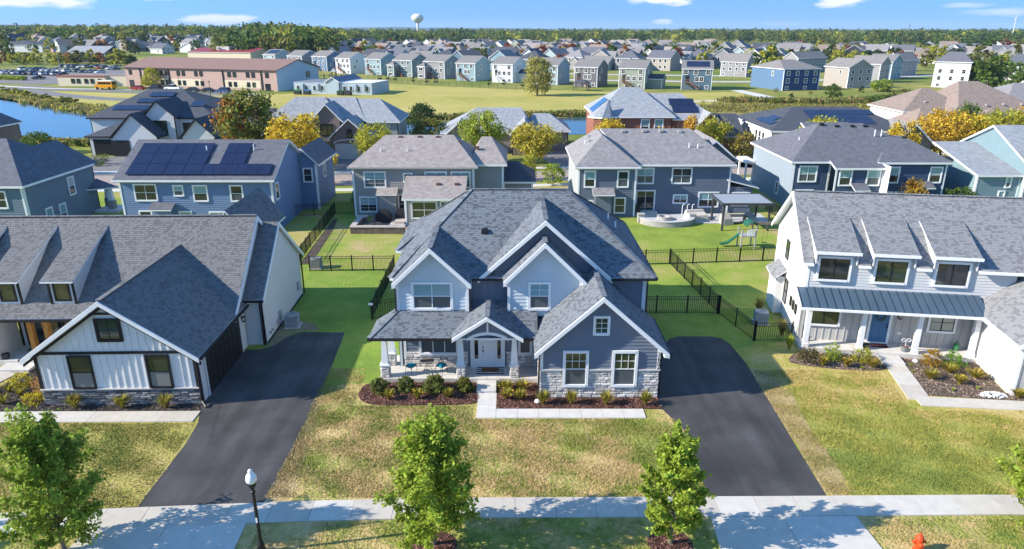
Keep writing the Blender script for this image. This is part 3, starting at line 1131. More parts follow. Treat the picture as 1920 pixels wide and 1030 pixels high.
def gable_y(xl, xp, xr, zl, zp, zr, ya, yb):
    return [((xr, ya, zr), (xr, yb, zr), (xp, yb, zp), (xp, ya, zp)), ((xl, yb, zl), (xl, ya, zl), (xp, ya, zp), (xp, yb, zp))]


for xl, xp, xr, zl, zp, zr, ya, yb in ((-6.35, -4.26, -2.18, 5.32, 7.30, 5.32, 34.28, 38.35), (-.46, 1.72, 3.92, 5.43, 7.6, 5.43, 34.28, 38.9),
                                       (-1.85, 1.78, 5.4, 5.30, 8.55, 5.30, 35.2, 40.35), (1.12, 4.46, 7.84, 2.77, 5.80, 2.77, 31.22, 35.72)):
    roof(MH, gable_y(xl, xp, xr, zl, zp, zr, ya, yb), RM, SH_M, off=O, ridge=[((xp, ya, zp), (xp, yb, zp))])
    rakes(MH, ya, xl, xp, xr, zl, zp, zr, off=O)
# boxed eave returns at the foot of each gable
for x, y, z in ((-6.33, 34.45, 5.02), (-2.36, 34.45, 5.02), (-.44, 34.45, 5.12), (3.72, 34.45, 5.12), (1.16, 31.32, 2.48), (7.62, 31.32, 2.48)):
    mb = MB()
    mb.box(x, x + .20, y, y + .36, z, z + .16)
    mb.build('eave_return', WHITE, MH, off=O)
# porch roof
pr_ = [((-7.45, 32.9, 2.83), (1.35, 32.9, 2.83), (1.35, 34.8, 3.62), (-6.2, 34.8, 3.62)), ((-7.45, 35.3, 2.83), (-7.45, 32.9, 2.83), (-6.2, 34.8, 3.62), (-6.2, 35.3, 3.62))]
roof(MH, pr_, RM, SH_M, off=O, thick=.1, ridge=[((-7.45, 32.9, 2.83), (-6.2, 34.8, 3.62))])
rec = [((-2.33, 34.7, 3.55), (-.24, 34.7, 3.55), (-.24, 35.55, 3.9), (-2.33, 35.55, 3.9))]
roof(MH, rec, RM, SH_M, off=O, thick=.08)
eg = gable_y(-3.1, -1.27, .58, 2.98, 4.18, 2.98, 32.55, 34.85)
roof(MH, eg, RM, SH_M, off=O, thick=.1, ridge=[((-1.27, 32.55, 4.18), (-1.27, 34.85, 4.18))])
rakes(MH, 32.55, -3.1, -1.27, .58, 2.98, 4.18, 2.98, h=.2, off=O)
wall(MH, 'f', 32.95, [(-2.75, 2.86), (-2.30, 2.86), (-1.9, 3.06), (-1.27, 3.14), (-.64, 3.06), (-.24, 2.86), (.2, 2.86), (-1.27, 3.95)], SLATE, 'plain', off=O, name='gable_panel')
mb = MB()
arc = [(-2.34, 2.70), (-2.30, 2.82), (-1.95, 3.0), (-1.6, 3.09), (-1.27, 3.12), (-.94, 3.09), (-.59, 3.0), (-.24, 2.82), (-.20, 2.70)]
for (a, za), (b, zb) in zip(arc, arc[1:]):
    mb.hexa([(a, 32.88, za - .1), (b, 32.88, zb - .1), (b, 33.0, zb - .1), (a, 33.0, za - .1), (a, 32.88, za + .06), (b, 32.88, zb + .06), (b, 33.0, zb + .06), (a, 33.0, za + .06)])
mb.build('arch_trim', WHITE, MH, off=O)
mb = MB()
mb.box(-1.32, -1.22, 32.86, 32.95, 3.12, 3.98)
mb.build('king_post', WHITE, MH, off=O)
# gutters and downspouts
gutter(MH, (-7.5, 32.84, 2.84), (-2.9, 32.84, 2.84), off=O)
gutter(MH, (.4, 32.84, 2.84), (1.2, 32.84, 2.84), off=O)
gutter(MH, (5.35, 35.14, 5.32), (7.8, 35.14, 5.32), off=O)
gutter(MH, (-2.3, 35.14, 5.32), (-.4, 35.14, 5.32), off=O)
gutter(MH, (7.81, 35.2, 5.32), (7.81, 46.6, 5.32), off=O)
gutter(MH, (7.90, 31.28, 2.75), (7.90, 35.7, 2.75), off=O)
pipe(MH, [(1.38, 31.6, 2.7), (1.33, 31.55, .15)], off=O)
pipe(MH, [(7.56, 31.75, 2.6), (7.56, 31.75, .1)], off=O)
pipe(MH, [(7.42, 35.62, 5.2), (7.42, 35.62, 2.9)], off=O)
pipe(MH, [(-6.26, 34.7, 5.2), (-6.26, 34.7, 3.6)], off=O)
pipe(MH, [(-2.26, 34.7, 5.2), (-2.26, 34.7, 3.6)], off=O)
# roof details
for x, y, z, h in ((-1.55, 37.95, 7.1, .16),):
    mb = MB()
    mb.hexa([(x - .2, y - .15, z - .05), (x + .2, y - .15, z - .05), (x + .2, y + .2, z + .1), (x - .2, y + .2, z + .1), (x - .16, y - .12, z + h), (x + .16, y - .12, z + h), (x + .16, y + .16, z + h + .06), (x - .16, y + .16, z + h + .06)])
    mb.build('roof_vent', BLACKM, MH, off=O)
for x, y, z in ((6.0, 42.2, 6.7), (6.35, 41.3, 6.4)):
    mb = MB()
    mb.tube((x, y, z - .1), (x, y, z + .45), .06, .06, 8)
    mb.build('vent_pipe', WHITE, MH, off=O)

# ---- things on and by the porch
t = thing('doormat', 'brown doormat lettered hello on a striped rug before the white front door', 'doormat', (-1.2, 34.25, .25))
mb = MB()
STR = M('navy_rug', (.02, .025, .05), .95), M('white_rug', (.7, .7, .7), .95)
for i in range(7):
    mb.box(-.75, .75, -.42 + i * .12, -.42 + (i + 1) * .12, .002, .014, i % 2)
mb.build('striped_rug', STR, t)
mb = MB()
mb.box(-.48, .48, -.2, .3, .0145, .035)
o = mb.build('coir_mat', M('coir', (.20, .10, .045), .98, var=.15, scale=30), t)
letters('lettering', 'hello', .36, (0, -.07, .037), (0, 0, 0), o, .3, .003)
IRON = M('bronze_iron', (.035, .03, .028), .5, spec=.4)
t = thing('bistro_table', 'round bronze bistro table on the left end of the middle porch', 'table', (-4.62, 34.12, .25))
mb = MB()
mb.lathe((0, 0, .68), ((.02, 0), (.36, 0), (.38, .02), (.36, .035), (.02, .035)), 20)
mb.build('table_top', M('bronze_mesh_top', (.16, .14, .13), .6), t)
for k in range(3):
    a = k * 2.1 + .4
    mb = MB()
    P = [(.05 * math.cos(a), .05 * math.sin(a), .68), (.10 * math.cos(a), .10 * math.sin(a), .35), (.3 * math.cos(a), .3 * math.sin(a), 0)]
    for p, q in zip(P, P[1:]):
        mb.tube(p, q, .014, .014, 6)
    mb.build('leg', IRON, t)
TEAL = M('turquoise_cushion', (.015, .26, .36), .8, var=.15, scale=9)


def patio_chair(x, y, rot, label, back):
    t = thing('patio_chair', label, 'chair', (x, y, .25), rot, 'chairs at the bistro table')
    mb = MB()
    for a in ((-.22, -.2), (.22, -.2), (.22, .2), (-.22, .2)):
        mb.tube((a[0] * .95, a[1] * .95, .42), (a[0] * 1.12, a[1] * 1.12, 0), .013, .013, 6)
    mb.bar((-.22, -.2, .42), (.22, -.2, .42), .02, .02)
    mb.bar((-.22, .2, .42), (.22, .2, .42), .02, .02)
    mb.bar((-.22, -.2, .42), (-.22, .2, .42), .02, .02)
    mb.bar((.22, -.2, .42), (.22, .2, .42), .02, .02)
    mb.build('leg_frame', IRON, t)
    mb = MB()
    if back == 'round':
        pts = [(.27 * math.cos(a), .24, .68 + .25 * math.sin(a)) for a in [k * math.pi / 8 for k in range(17)]]
    else:
        pts = [(-.2, .22, .44), (-.2, .27, .8), (.2, .27, .8), (.2, .22, .44)]
    for p, q in zip(pts, pts[1:]):
        mb.tube(p, q, .013, .013, 6)
    for k in (-.1, 0, .1):
        mb.tube((k, .22, .44), (k, .25, .78), .008, .008, 5)
    mb.build('backrest', IRON, t)
    mb = MB()
    mb.box(-.215, .215, -.2, .2, .435, .50)
    mb.build('cushion', TEAL, t)


patio_chair(-5.5, 34.0, 60, 'bronze patio chair with turquoise cushion left of the bistro table', 'square')
patio_chair(-3.85, 34.05, -35, 'round-backed patio chair with turquoise cushion right of the bistro table', 'round')
# front walk: step, slabs
fw = put(bpy.data.objects.new('front_walk', None))
fw['kind'] = 'structure'
mb = MB()
mb.box(-1.86, -.84, 32.15, 33.33, -.02, .17)
mb.build('step', CONC2, fw)
for a, b in ((29.7, 30.93), (30.945, 32.14)):
    mb = MB()
    mb.box(-1.76, -.80, a, b, -.02, .05)
    mb.build('slab', CONC2, fw)
k = -.785
for i in range(7):
    mb = MB()
    e = k + (8.0 - .785 + .9) / 7 - .12
    mb.box(k, min(e, 7.55), 29.7, 30.55, -.02, .05 + R.uniform(-.003, .003))
    mb.build('slab', CONC2, fw)
    k = e + .012


def bed(name, pts, mat, z=.05):
    """A mulch bed: domed sheet with loose chips."""
    mb = MB()
    c = np.mean(np.array(pts), axis=0)
    ring = [(c[0] + (p[0] - c[0]) * .92, c[1] + (p[1] - c[1]) * .92, z) for p in pts]
    n = len(pts)
    for i in range(n):
        j = (i + 1) % n
        mb.face([(pts[i][0], pts[i][1], .012), (pts[j][0], pts[j][1], .012), ring[j], ring[i]])
    mb.face(ring)
    o = mb.build(name, mat, kind='stuff')
    P = np.array(pts)
    lo, hi = P.min(0), P.max(0)
    area = (hi - lo).prod()
    q = NP.uniform(lo, hi, (int(area * 110), 2))
    ins = np.zeros(len(q), bool)
    for i in range(n):
        a, b = P[i], P[(i + 1) % n]
        cnd = ((a[1] > q[:, 1]) != (b[1] > q[:, 1])) & (q[:, 0] < (b[0] - a[0]) * (q[:, 1] - a[1]) / (b[1] - a[1] + 1e-12) + a[0])
        ins ^= cnd
    q = q[ins]
    m = len(q)
    th, L = NP.uniform(0, 6.28, m), NP.uniform(.03, .075, m)
    d = np.stack([np.cos(th) * L, np.sin(th) * L, NP.uniform(-.02, .02, m)], 1)
    s = np.stack([-np.sin(th) * .018, np.cos(th) * .018, NP.uniform(-.012, .012, m)], 1)
    c3 = np.concatenate([q, np.full((m, 1), z + .018)], 1)
    V = np.stack([c3 - d - s, c3 + d - s, c3 + d + s, c3 - d + s], 1)
    np_mesh('mulch_chips', V, 4, CHIP[mat.name], o)
    return o


CHIP = {'red_brown_mulch': M('red_brown_chip', (.21, .105, .085), .95, island=.6), 'grey_mulch': M('grey_chip', (.27, .20, .16), .95, island=.7), 'dark_mulch': M('dark_chip', (.12, .10, .09), .95, island=.8)}
bed('mulch_bed', blob([(-7.5, 33.25), (-4, 33.33), (-1.9, 33.3), (-1.86, 32.3), (-1.84, 31.15), (-4.5, 30.95), (-7.0, 31.0), (-7.9, 31.7), (-8.0, 32.5)], 4), MULCH)
bed('mulch_bed', [(-.8, 33.3), (1.35, 33.3), (1.36, 31.65), (7.5, 31.62), (7.55, 30.58), (-.78, 30.58)], MULCH)
# ------------------------------------------------------------------ the white farmhouse on the left
def world(o, x, y, z=0):
    a = o.rotation_euler.z
    return (o.location.x + x * math.cos(a) - y * math.sin(a), o.location.y + x * math.sin(a) + y * math.cos(a), z)


SHG_M = M('brown_grey_shingle', (.19, .193, .198), .9, island=.24, spec=.25, bump=.2, bscale=60)
SHGB_M = M('brown_grey_roof_deck', (.11, .105, .10), .9)
WHB = M('white_board_siding', (.72, .74, .76), .6, var=.03, scale=.8)
LGREY = M('off_white_siding', (.62, .63, .635), .65, var=.03, scale=.8)
BLK = M('black_trim_paint', (.014, .014, .018), .5)
STG = [M('dark_ledge_stone_%d' % i, c, .9, var=.25, scale=12, bump=.6, bscale=25) for i, c in enumerate(((.13, .14, .155), (.22, .225, .24), (.09, .095, .11), (.30, .30, .31)))]
LH = thing('farmhouse', 'white board-and-batten farmhouse with black garage door and dark stone base, left of centre', 'house', (-15.72, 31.1, 0), 1.5)
x0 = -7.85
w = wall(LH, 'f', 0, [(x0, 0), (0, 0), (0, 2.95), (-3.92, 5.72), (x0, 2.95)], WHB, 'plain')
stones(w, 'f', 0, x0, 0, .05, .93, STG, (.055, .13), (.25, .7), depth=.06)
mb = MB()
fbox(mb, FR('f', 0), x0 - .03, .03, .93, 1.0, 0, .11)
mb.build('stone_cap', M('stone_cap', (.56, .54, .52), .85), LH)
wl = wall(LH, 'f', -.012, [(x0 + .1, 1.0), (-.1, 1.0), (-.1, 2.86), (x0 + .1, 2.86)], WHB, 'bb', .36, thick=.02, name='lower_cladding')
wu = wall(LH, 'f', -.012, [(x0 + .35, 3.04), (-.35, 3.04), (-3.92, 5.6)], WHB, 'bb', .36, thick=.02, name='upper_cladding')
mb = MB()
fbox(mb, FR('f', 0), x0, 0, 2.88, 3.01, 0, .07)
mb.build('belly_band', BLK, LH)
mb = MB()
fbox(mb, FR('f', 0), -4.85, -3.0, 4.98, 5.08, 0, .07)
mb.build('gable_band', BLK, LH)
for u in (x0 + .06, -.06):
    post(LH, 'f', 0, u, 1.0, 2.86, .16, BLK, d=.06)
window(LH, 'f', 0, -6.15, 1.06, 1.0, 1.68, 1, 2, .085, BLK, top=GLASSGR, bot=M('dusky_glass', (.20, .21, .215), .2, spec=.6), d=.06)
window(LH, 'f', 0, -2.35, 1.06, 1.0, 1.68, 1, 2, .085, BLK, top=GLASSGR, bot=MATS['dusky_glass'], d=.06)
window(LH, 'f', 0, -4.42, 3.68, 1.0, .98, 1, 1, .12, BLK, grid=(2, 2, 'all'), top=GLASSGR, d=.06)
# garage side with its door
wall(LH, 'r', 0, [(0, 0), (6.95, 0), (6.95, 2.9), (0, 2.9)], LGREY, 'plain')
post(LH, 'r', 0, .08, 0, 2.86, .16, BLK, d=.05)
mb = MB()
fr = FR('r', 0)
fbox(mb, fr, .95, 5.95, .02, 2.25, 0, .03)
gd = mb.build('garage_door', BLK, LH)
for i in range(4):
    for j in range(8):
        p = MB()
        fbox(p, fr, 1.02 + j * .615, 1.56 + j * .615, .08 + i * .54, .54 + i * .54, .03, .055)
        p.build('door_panel', M('black_door_panel', (.02, .02, .023), .4), gd)
mb = MB()
for a, b, c, d in ((.8, .95, 0, 2.4), (5.95, 6.1, 0, 2.4), (.95, 5.95, 2.25, 2.4)):
    fbox(mb, fr, a, b, c, d, 0, .06)
mb.build('door_frame', LGREY, LH)
# right wing
wall(LH, 'f', 7.0, [(0, 0), (1.12, 0), (1.12, 3.1), (0, 3.1)], LGREY, 'plain')
wall(LH, 'r', 1.12, [(7.0, 0), (15.4, 0), (15.4, 3.05), (11.15, 6.35), (7.0, 3.05)], LGREY, 'plain')
wall(LH, 'r', .12, [(4.9, 2.8), (15.7, 2.8), (10.3, 6.95)], LGREY, 'plain')
post(LH, 'f', 7.0, 1.05, 0, 3.1, .14, BLK, d=.05)
mb = MB()
fbox(mb, FR('r', 1.12), 7.05, 15.4, 0, .14, 0, .03)
mb.build('foundation', BLK, LH)
for u, z, s in ((7.7, .45, .07), (8.1, .45, .07), (9.25, .35, .18), (9.8, .55, .26), (14.3, .8, .28)):
    mb = MB()
    fbox(mb, FR('r', 1.12), u - s * .6, u + s * .6, z, z + s * 2, 0, .12)
    mb.build('utility_box', M('grey_utility_box', (.35, .36, .37), .6), LH)
# porch recess
wall(LH, 'r', -13.15, [(4.7, 0), (6.7, 0), (6.7, 3.4), (4.7, 3.0)], LGREY, 'plain')
wall(LH, 'f', 6.7, [(-13.1, 0), (-7.8, 0), (-7.8, 3.4), (-13.1, 3.4)], LGREY, 'plain')
wall(LH, 'f', 4.75, [(-24, 0), (-13.2, 0), (-13.2, 2.9), (-24, 2.9)], LGREY, 'bb', .4)
wall(LH, 'l', x0, [(0, 0), (6.7, 0), (6.7, 2.9), (0, 2.9)], LGREY, 'plain')
fr = FR('f', 6.7)
post(LH, 'f', 6.7, -13.02, .3, 2.9, .10, BLK)
mb = MB()
for a, b, c, d in ((-12.72, -12.62, .3, 2.75), (-9.9, -9.8, .3, 2.75), (-12.62, -9.9, 2.65, 2.75), (-11.55, -11.45, .3, 2.65), (-10.6, -10.5, .3, 2.65)):
    fbox(mb, fr, a, b, c, d, 0, .1)
mb.build('door_frame', BLK, LH)
for a, b in ((-12.62, -11.55), (-11.45, -10.6), (-10.5, -9.9)):
    mb = MB()
    fbox(mb, fr, a, b, .3, 2.65, 0, .05)
    mb.build('glass_door' if a != -11.45 else 'front_door', GLASS, LH)
mb = MB()
mb.box(-24, -7.9, 4.62, 6.7, 0, .28)
mb.build('porch_slab', CONC2, LH)
ORG = M('orange_stained_cedar', (.46, .21, .045), .6, var=.2, scale=4)
for x in (-11.45, -10.55):
    mb = MB()
    mb.box(x - .14, x + .14, 5.2, 5.48, .28, 2.75)
    mb.box(x - .18, x + .18, 5.16, 5.52, 2.45, 2.56)
    mb.build('porch_post', ORG, LH)
# roofs
RG = [SHGB_M, WHITE]
ze, zr = 2.78, 7.2
roof(LH, [((-25, 4.72, ze), (.32, 4.72, ze), (.32, 10.3, zr), (-25, 10.3, zr)), ((.32, 15.9, ze), (-25, 15.9, ze), (-25, 10.3, zr), (.32, 10.3, zr))], RG, SHG_M, thick=.14, ridge=[((-25, 10.3, zr), (.32, 10.3, zr))])
roof(LH, gable_y(-8.22, -3.92, .38, 2.82, 5.85, 2.82, -.46, 8.75), RG, SHG_M, thick=.14, ridge=[((-3.92, -.42, 5.85), (-3.92, 8.75, 5.85))])
rakes(LH, -.46, -8.22, -3.92, .38, 2.82, 5.85, 2.82, h=.24, under=BLK)
zw = 6.55
roof(LH, [((-.9, 6.65, 3.05), (1.32, 6.65, 3.05), (1.32, 11.15, zw), (-.9, 11.15, zw)), ((1.32, 15.8, 3.0), (-.9, 15.8, 3.0), (-.9, 11.15, zw), (1.32, 11.15, zw))], RG, SHG_M, thick=.14)


def rakes_x(parent, x, ya, yp, yb, za, zp, zb, h=.26, mat=None):
    for (a, c), (b, d) in (((ya, za), (yp, zp)), ((yp, zp), (yb, zb))):
        mb = MB()
        mb.prism([(x, a, c - .02), (x, b, d - .02), (x, b, d - .02 - h), (x, a, c - .02 - h)], (.06 if True else 0, 0, 0))
        mb.build('rake_board', mat or WHITE, parent)


rakes_x(LH, .30, 4.72, 10.3, 15.9, ze, zr, ze, .30)
rakes_x(LH, 1.30, 6.65, 11.15, 15.8, 3.05, zw, 3.0, .24)
# a small rear cross gable shows over the ridge
roof(LH, gable_y(-3.2, -1.6, 0.0, 5.4, 7.5, 5.4, 10.3, 17), RG, SHG_M, thick=.12)
gutter(LH, (-25, 4.66, 2.76), (-8.3, 4.66, 2.76), BLK)
gutter(LH, (.44, -.42, 2.8), (.44, 6.6, 2.8), BLK)
gutter(LH, (.0, 6.58, 3.03), (1.36, 6.58, 3.03), BLK)
gutter(LH, (-8.28, -.42, 2.8), (-8.28, 4.6, 2.8), BLK)
pipe(LH, [(1.0, 6.9, 3.0), (1.0, 6.9, .1)], .06, BLK)
pipe(LH, [(1.2, 15.5, 3.0), (1.2, 15.5, .1)], .06, BLK)
pipe(LH, [(.05, -.12, 2.7), (.05, -.12, .25), (.35, -.45, .08)], .06, BLK)
# shed dormers
for k in range(4):
    xd = -9.35 - 3.0 * k
    mb = MB()
    mb.prism([(xd - .72, 5.5, 3.2), (xd + .72, 5.5, 3.2), (xd + .72, 5.5, 4.78), (xd - .72, 5.5, 4.78)], (0, .1, 0))
    dm = mb.build('dormer', WHB, LH)
    for sx in (-.72, .64):
        mb = MB()
        mb.prism([(xd + sx, 5.6, 3.2), (xd + sx, 9.6, 6.5), (xd + sx, 5.6, 4.78)], (.08, 0, 0))
        mb.build('dormer_cheek', LGREY, dm)
    for sx in (-.74, .60):
        mb = MB()
        mb.box(xd + sx, xd + sx + .14, 5.45, 5.5, 3.3, 4.7)
        mb.build('corner_board', BLK, dm)
    fr = FR('f', 5.5)
    mb = MB()
    for a, b, c, d in ((-.46, -.36, 3.55, 4.68), (.36, .46, 3.55, 4.68), (-.36, .36, 4.58, 4.68), (-.36, .36, 3.55, 3.65)):
        fbox(mb, fr, xd + a, xd + b, c, d, 0, .06)
    mb.build('window_frame', BLK, dm)
    mb = MB()
    fbox(mb, fr, xd - .36, xd + .36, 3.65, 4.58, 0, .025)
    mb.build('pane', GLASSGR, dm)
    f = [((xd - .9, 5.15, 4.82), (xd + .9, 5.15, 4.82), (xd + .9, 9.75, 6.78), (xd - .9, 9.75, 6.78))]
    rm = MB()
    rm.prism(f[0], (0, 0, -.1), 0, 1)
    ro = rm.build('dormer_roof', RG, dm)
    s = MB()
    tabs(s, f[0])
    s2 = s.build('dormer_shingles', SHG_M, dm, kind='stuff')
lights_on_wall('wall_lantern', 'black square lantern on the white wall beside the left black garage door', *world(LH, .02, 6.45), 'r')
bpy.data.objects['wall_lantern'].rotation_euler.z = rad(91.5)
bpy.data.objects['wall_lantern'].location.z = 1.95
t = thing('doormat', 'black and grey doormat before the dark glass doors of the left farmhouse', 'doormat', world(LH, -11.9, 6.2, .28), 1.5)
mb = MB()
mb.box(-.55, .55, -.28, .28, .002, .02)
mb.build('mat', M('charcoal_mat', (.03, .03, .032), .95), t)
mb = MB()
for k in range(4):
    mb.box(-.45 + k * .24, -.3 + k * .24, -.2, .2, .02, .024)
mb.build('mat_pattern', M('grey_mat_pattern', (.25, .25, .25), .95), t)
# the walk across the left garden
lw = put(bpy.data.objects.new('garden_walk', None))
lw['kind'] = 'structure'
slab_path(lw, [(-31, 29.75), (-15.5, 29.85)], .98, .05, 1.75, CONCS)
mb = MB()
mb.box(-28.6, -26.8, 34.5, 35.55, -.02, .17)
mb.build('step', CONC2, lw)
slab_path(lw, [(-29.1, 30.3), (-27.9, 34.5)], 1.2, .05, 1.4, CONCS)
bed('mulch_bed', [(-28.2, 30.3), (-15.6, 30.42), (-15.75, 31.05), (-23.5, 30.9), (-23.75, 35.6), (-26.6, 35.5), (-26.9, 34)], MULCHD)

# ------------------------------------------------------------------ the white house on the right
SHR_M = M('weathered_grey_shingle', (.25, .258, .272), .9, island=.26, spec=.25, bump=.2, bscale=60)
SHRB_M = M('grey_roof_deck', (.12, .125, .14), .9)
WSID = M('pale_grey_siding', (.56, .575, .59), .6, var=.03, scale=.8)
WST = M('white_stucco_siding', (.74, .74, .735), .7, var=.03, scale=.8)
BBG = M('greige_batten_siding', (.46, .455, .445), .65, var=.03, scale=.8)
STEEL = M('slate_standing_seam', (.085, .135, .19), .38, var=.06, scale=.5, spec=.5, metal=.25)
RH = thing('farmhouse', 'white two-storey farmhouse with slate metal porch roof, three shed dormers and blue front door', 'house', (17.3, 38.45, 0), -9)
# left end wall
w = wall(RH, 'l', 0, [(0, 0), (8.4, 0), (8.4, 5.15), (4.2, 8.2), (0, 5.15)], WST, 'plain')
window(RH, 'l', 0, 4.6, 3.75, .75, 1.25, 1, 2, 0, BLK, top=GLASSGR, bot=GLASSG, d=.04)
window(RH, 'l', 0, 3.7, 1.0, .8, 1.6, 1, 2, 0, BLK, top=GLASSGR, bot=GLASSG, d=.04)
for u in (.9, 1.6, 2.3):
    window(RH, 'l', 0, u, 1.45, .36, .6, 1, 1, 0, BLK, top=GLASSGR, d=.04)
# side bay with its own little roof
mb = MB()
mb.box(-.55, -.01, 4.7, 6.9, 0, 2.55)
mb.build('side_bay', WST, RH)
roof(RH, [((-.8, 7.1, 2.5), (-.8, 4.5, 2.5), (.0, 4.5, 3.1), (.0, 7.1, 3.1))], [SHRB_M, WHITE], SHR_M, thick=.08)
# front wall: lap above, battens below
wall(RH, 'f', 0, [(0, 3.5), (11.2, 3.5), (11.2, 5.3), (0, 5.3)], WSID, 'lap', .17)
wall(RH, 'f', 0, [(0, .2), (9.5, .2), (9.5, 3.4), (0, 3.4)], BBG, 'bb', .40)
post(RH, 'f', 0, .07, 3.5, 5.3, .14, d=.06)
for u, gcol in ((.62, GLASS), (3.72, GLASSGR), (6.95, GLASS)):
    window(RH, 'f', 0, u, 4.22, 1.62, 1.27, 2, 1, .13, WHITE, BLK, top=gcol, d=.14)
window(RH, 'f', 0, .45, 1.35, 1.7, 1.15, 2, 1, .13, WHITE, BLK, top=GLASSGR, d=.055)
window(RH, 'f', 0, 7.2, 1.35, 1.3, 1.05, 2, 1, .13, WHITE, BLK, grid=(1, 2, 'all'), top=M('pale_blind_glass', (.34, .38, .33), .15), d=.055)
fr = FR('f', 0)
mb = MB()
for a, b, c, d in ((3.84, 3.98, .33, 2.55), (4.98, 5.12, .33, 2.55), (3.98, 4.98, 2.42, 2.55), (3.98, 4.98, .33, .40)):
    fbox(mb, fr, a, b, c, d, 0, .09)
mb.build('door_frame', WHITE, RH)
BLUE = M('cornflower_blue_door', (.06, .17, .33), .45)
mb = MB()
fbox(mb, fr, 3.98, 4.98, .40, 2.42, 0, .05)
for a, b in ((4.08, 4.44), (4.52, 4.88)):
    fbox(mb, fr, a, b, .55, 2.3, .05, .065)
dr = mb.build('front_door', BLUE, RH)
mb = MB()
fbox(mb, fr, 4.87, 4.94, 1.3, 1.42, .05, .11)
fbox(mb, fr, 4.87, 4.94, 1.5, 1.58, .05, .09)
mb.build('handle', BLACKM, dr)
mb = MB()
fbox(mb, fr, 5.55, 5.78, .95, 1.1, 0, .05)
mb.build('outlet_cover', WHITE, RH)
# porch
mb = MB()
mb.box(-.1, 4.2, -1.35, 0, 0, .30)
mb.box(4.21, 9.5, -1.35, 0, 0, .30)
mb.build('porch_slab', CONC2, RH)
for x in (.18, 3.2, 6.2, 9.2):
    mb = MB()
    y = -1.12
    mb.box(x - .13, x + .13, y - .13, y + .13, .30, 2.75)
    mb.box(x - .17, x + .17, y - .17, y + .17, .30, .52)
    mb.box(x - .16, x + .16, y - .16, y + .16, 2.6, 2.75)
    mb.build('column', WHITE, RH)
mb = MB()
mb.box(0, 9.5, -1.27, -.97, 2.75, 2.92)
mb.build('porch_beam', WHITE, RH)
mb = MB()
mb.box(-.3, 9.5, -1.62, -.02, 2.925, 2.95)
mb.build('porch_soffit', WHITE, RH)
n = 22
for i in range(n):
    a, b = -.45 + i * (9.95 / n), -.45 + (i + 1) * (9.95 / n)
    mb = MB()
    mb.prism([(a + .004, -1.75, 2.99), (b - .004, -1.75, 2.99), (b - .004, -.02, 3.62), (a + .004, -.02, 3.62)], (0, 0, -.04))
    mb.bar((a + .012, -1.75, 3.005), (a + .012, -.02, 3.635), .022, .045, c=0)
    mb.build('roof_panel', STEEL, RH)
gutter(RH, (-.5, -1.82, 2.99), (9.5, -1.82, 2.99), WHITE)
mb = MB()
mb.prism([(-.4, -1.7, 2.95), (-.4, -.02, 3.57), (-.4, -.02, 2.93)], (.06, 0, 0))
mb.build('porch_end', WHITE, RH)
# main roof
RR = [SHRB_M, WHITE]
EV = [((a, -.42, 5.22), (b, -.42, 5.22), (b, .0, 5.514), (a, .0, 5.514)) for a, b in ((-.35, .2), (2.66, 3.3), (5.76, 6.53), (8.99, 16))]
roof(RH, EV + [((-.35, 0, 5.514), (16, 0, 5.514), (16, 4.2, 8.45), (-.35, 4.2, 8.45)), ((16, 8.85, 5.18), (-.35, 8.85, 5.18), (-.35, 4.2, 8.45), (16, 4.2, 8.45))], RR, SHR_M, thick=.14, ridge=[((-.35, 4.2, 8.45), (16, 4.2, 8.45))])
mb = MB()
for (a, c), (b, d) in (((-.42, 5.22), (4.2, 8.45)), ((4.2, 8.45), (8.85, 5.18))):
    q = MB()
    q.prism([(-.37, a, c - .02), (-.37, b, d - .02), (-.37, b, d - .3), (-.37, a, c - .3)], (-.06, 0, 0))
    q.build('rake_board', WHITE, RH)
for a, b in ((-.35, .2), (2.66, 3.3), (5.76, 6.53), (8.99, 11.5)):
    gutter(RH, (a, -.49, 5.2), (b, -.49, 5.2), WHITE)
# three shed dormers over the upper windows
for u in (1.43, 4.53, 7.76):
    a, b = u - 1.22, u + 1.22
    f = ((a, -.55, 5.98), (b, -.55, 5.98), (b, 2.6, 7.33), (a, 2.6, 7.33))
    mb = MB()
    mb.prism(f, (0, 0, -.09), 0, 1)
    dm = mb.build('shed_dormer', RR, RH)
    s = MB()
    tabs(s, f)
    s.build('dormer_shingles', SHR_M, dm, kind='stuff')
    mb = MB()
    for sx in (a + .08, b - .14):
        mb.prism([(sx, -.42, 5.2), (sx, 2.4, 7.18), (sx, -.42, 5.94)], (.06, 0, 0))
    mb.box(a + .14, b - .14, -.1, .02, 5.1, 6.15)
    mb.build('dormer_cheek', WSID, dm)
    mb = MB()
    mb.box(a - .03, b + .03, -.64, -.55, 5.84, 6.0)
    mb.build('dormer_fascia', WHITE, dm)
# garage wing
wall(RH, 'l', 9.5, [(-5.1, 0), (-.02, 0), (-.02, 3.4), (-5.1, 2.95)], WST, 'plain')
wall(RH, 'f', -5.1, [(9.5, 0), (17, 0), (17, 5.2), (9.5, 2.95)], BBG, 'bb', .4)
post(RH, 'f', -5.1, 9.57, 0, 2.9, .16, d=.05)
roof(RH, [((9.1, 3.4, 3.0), (9.1, -5.5, 3.0), (13.6, -5.5, 6.3), (13.6, 3.4, 6.3)), ((18, -5.5, 3.0), (18, 3.4, 3.0), (13.6, 3.4, 6.3), (13.6, -5.5, 6.3))], RR, SHR_M, thick=.14)
rakes(RH, -5.5, 9.1, 13.6, 18, 3.0, 6.3, 3.0)
gutter(RH, (9.04, 0, 2.98), (9.04, -5.5, 2.98), WHITE)
pipe(RH, [(9.42, -1.0, 2.9), (9.42, -.4, .3)], .05, WHITE)
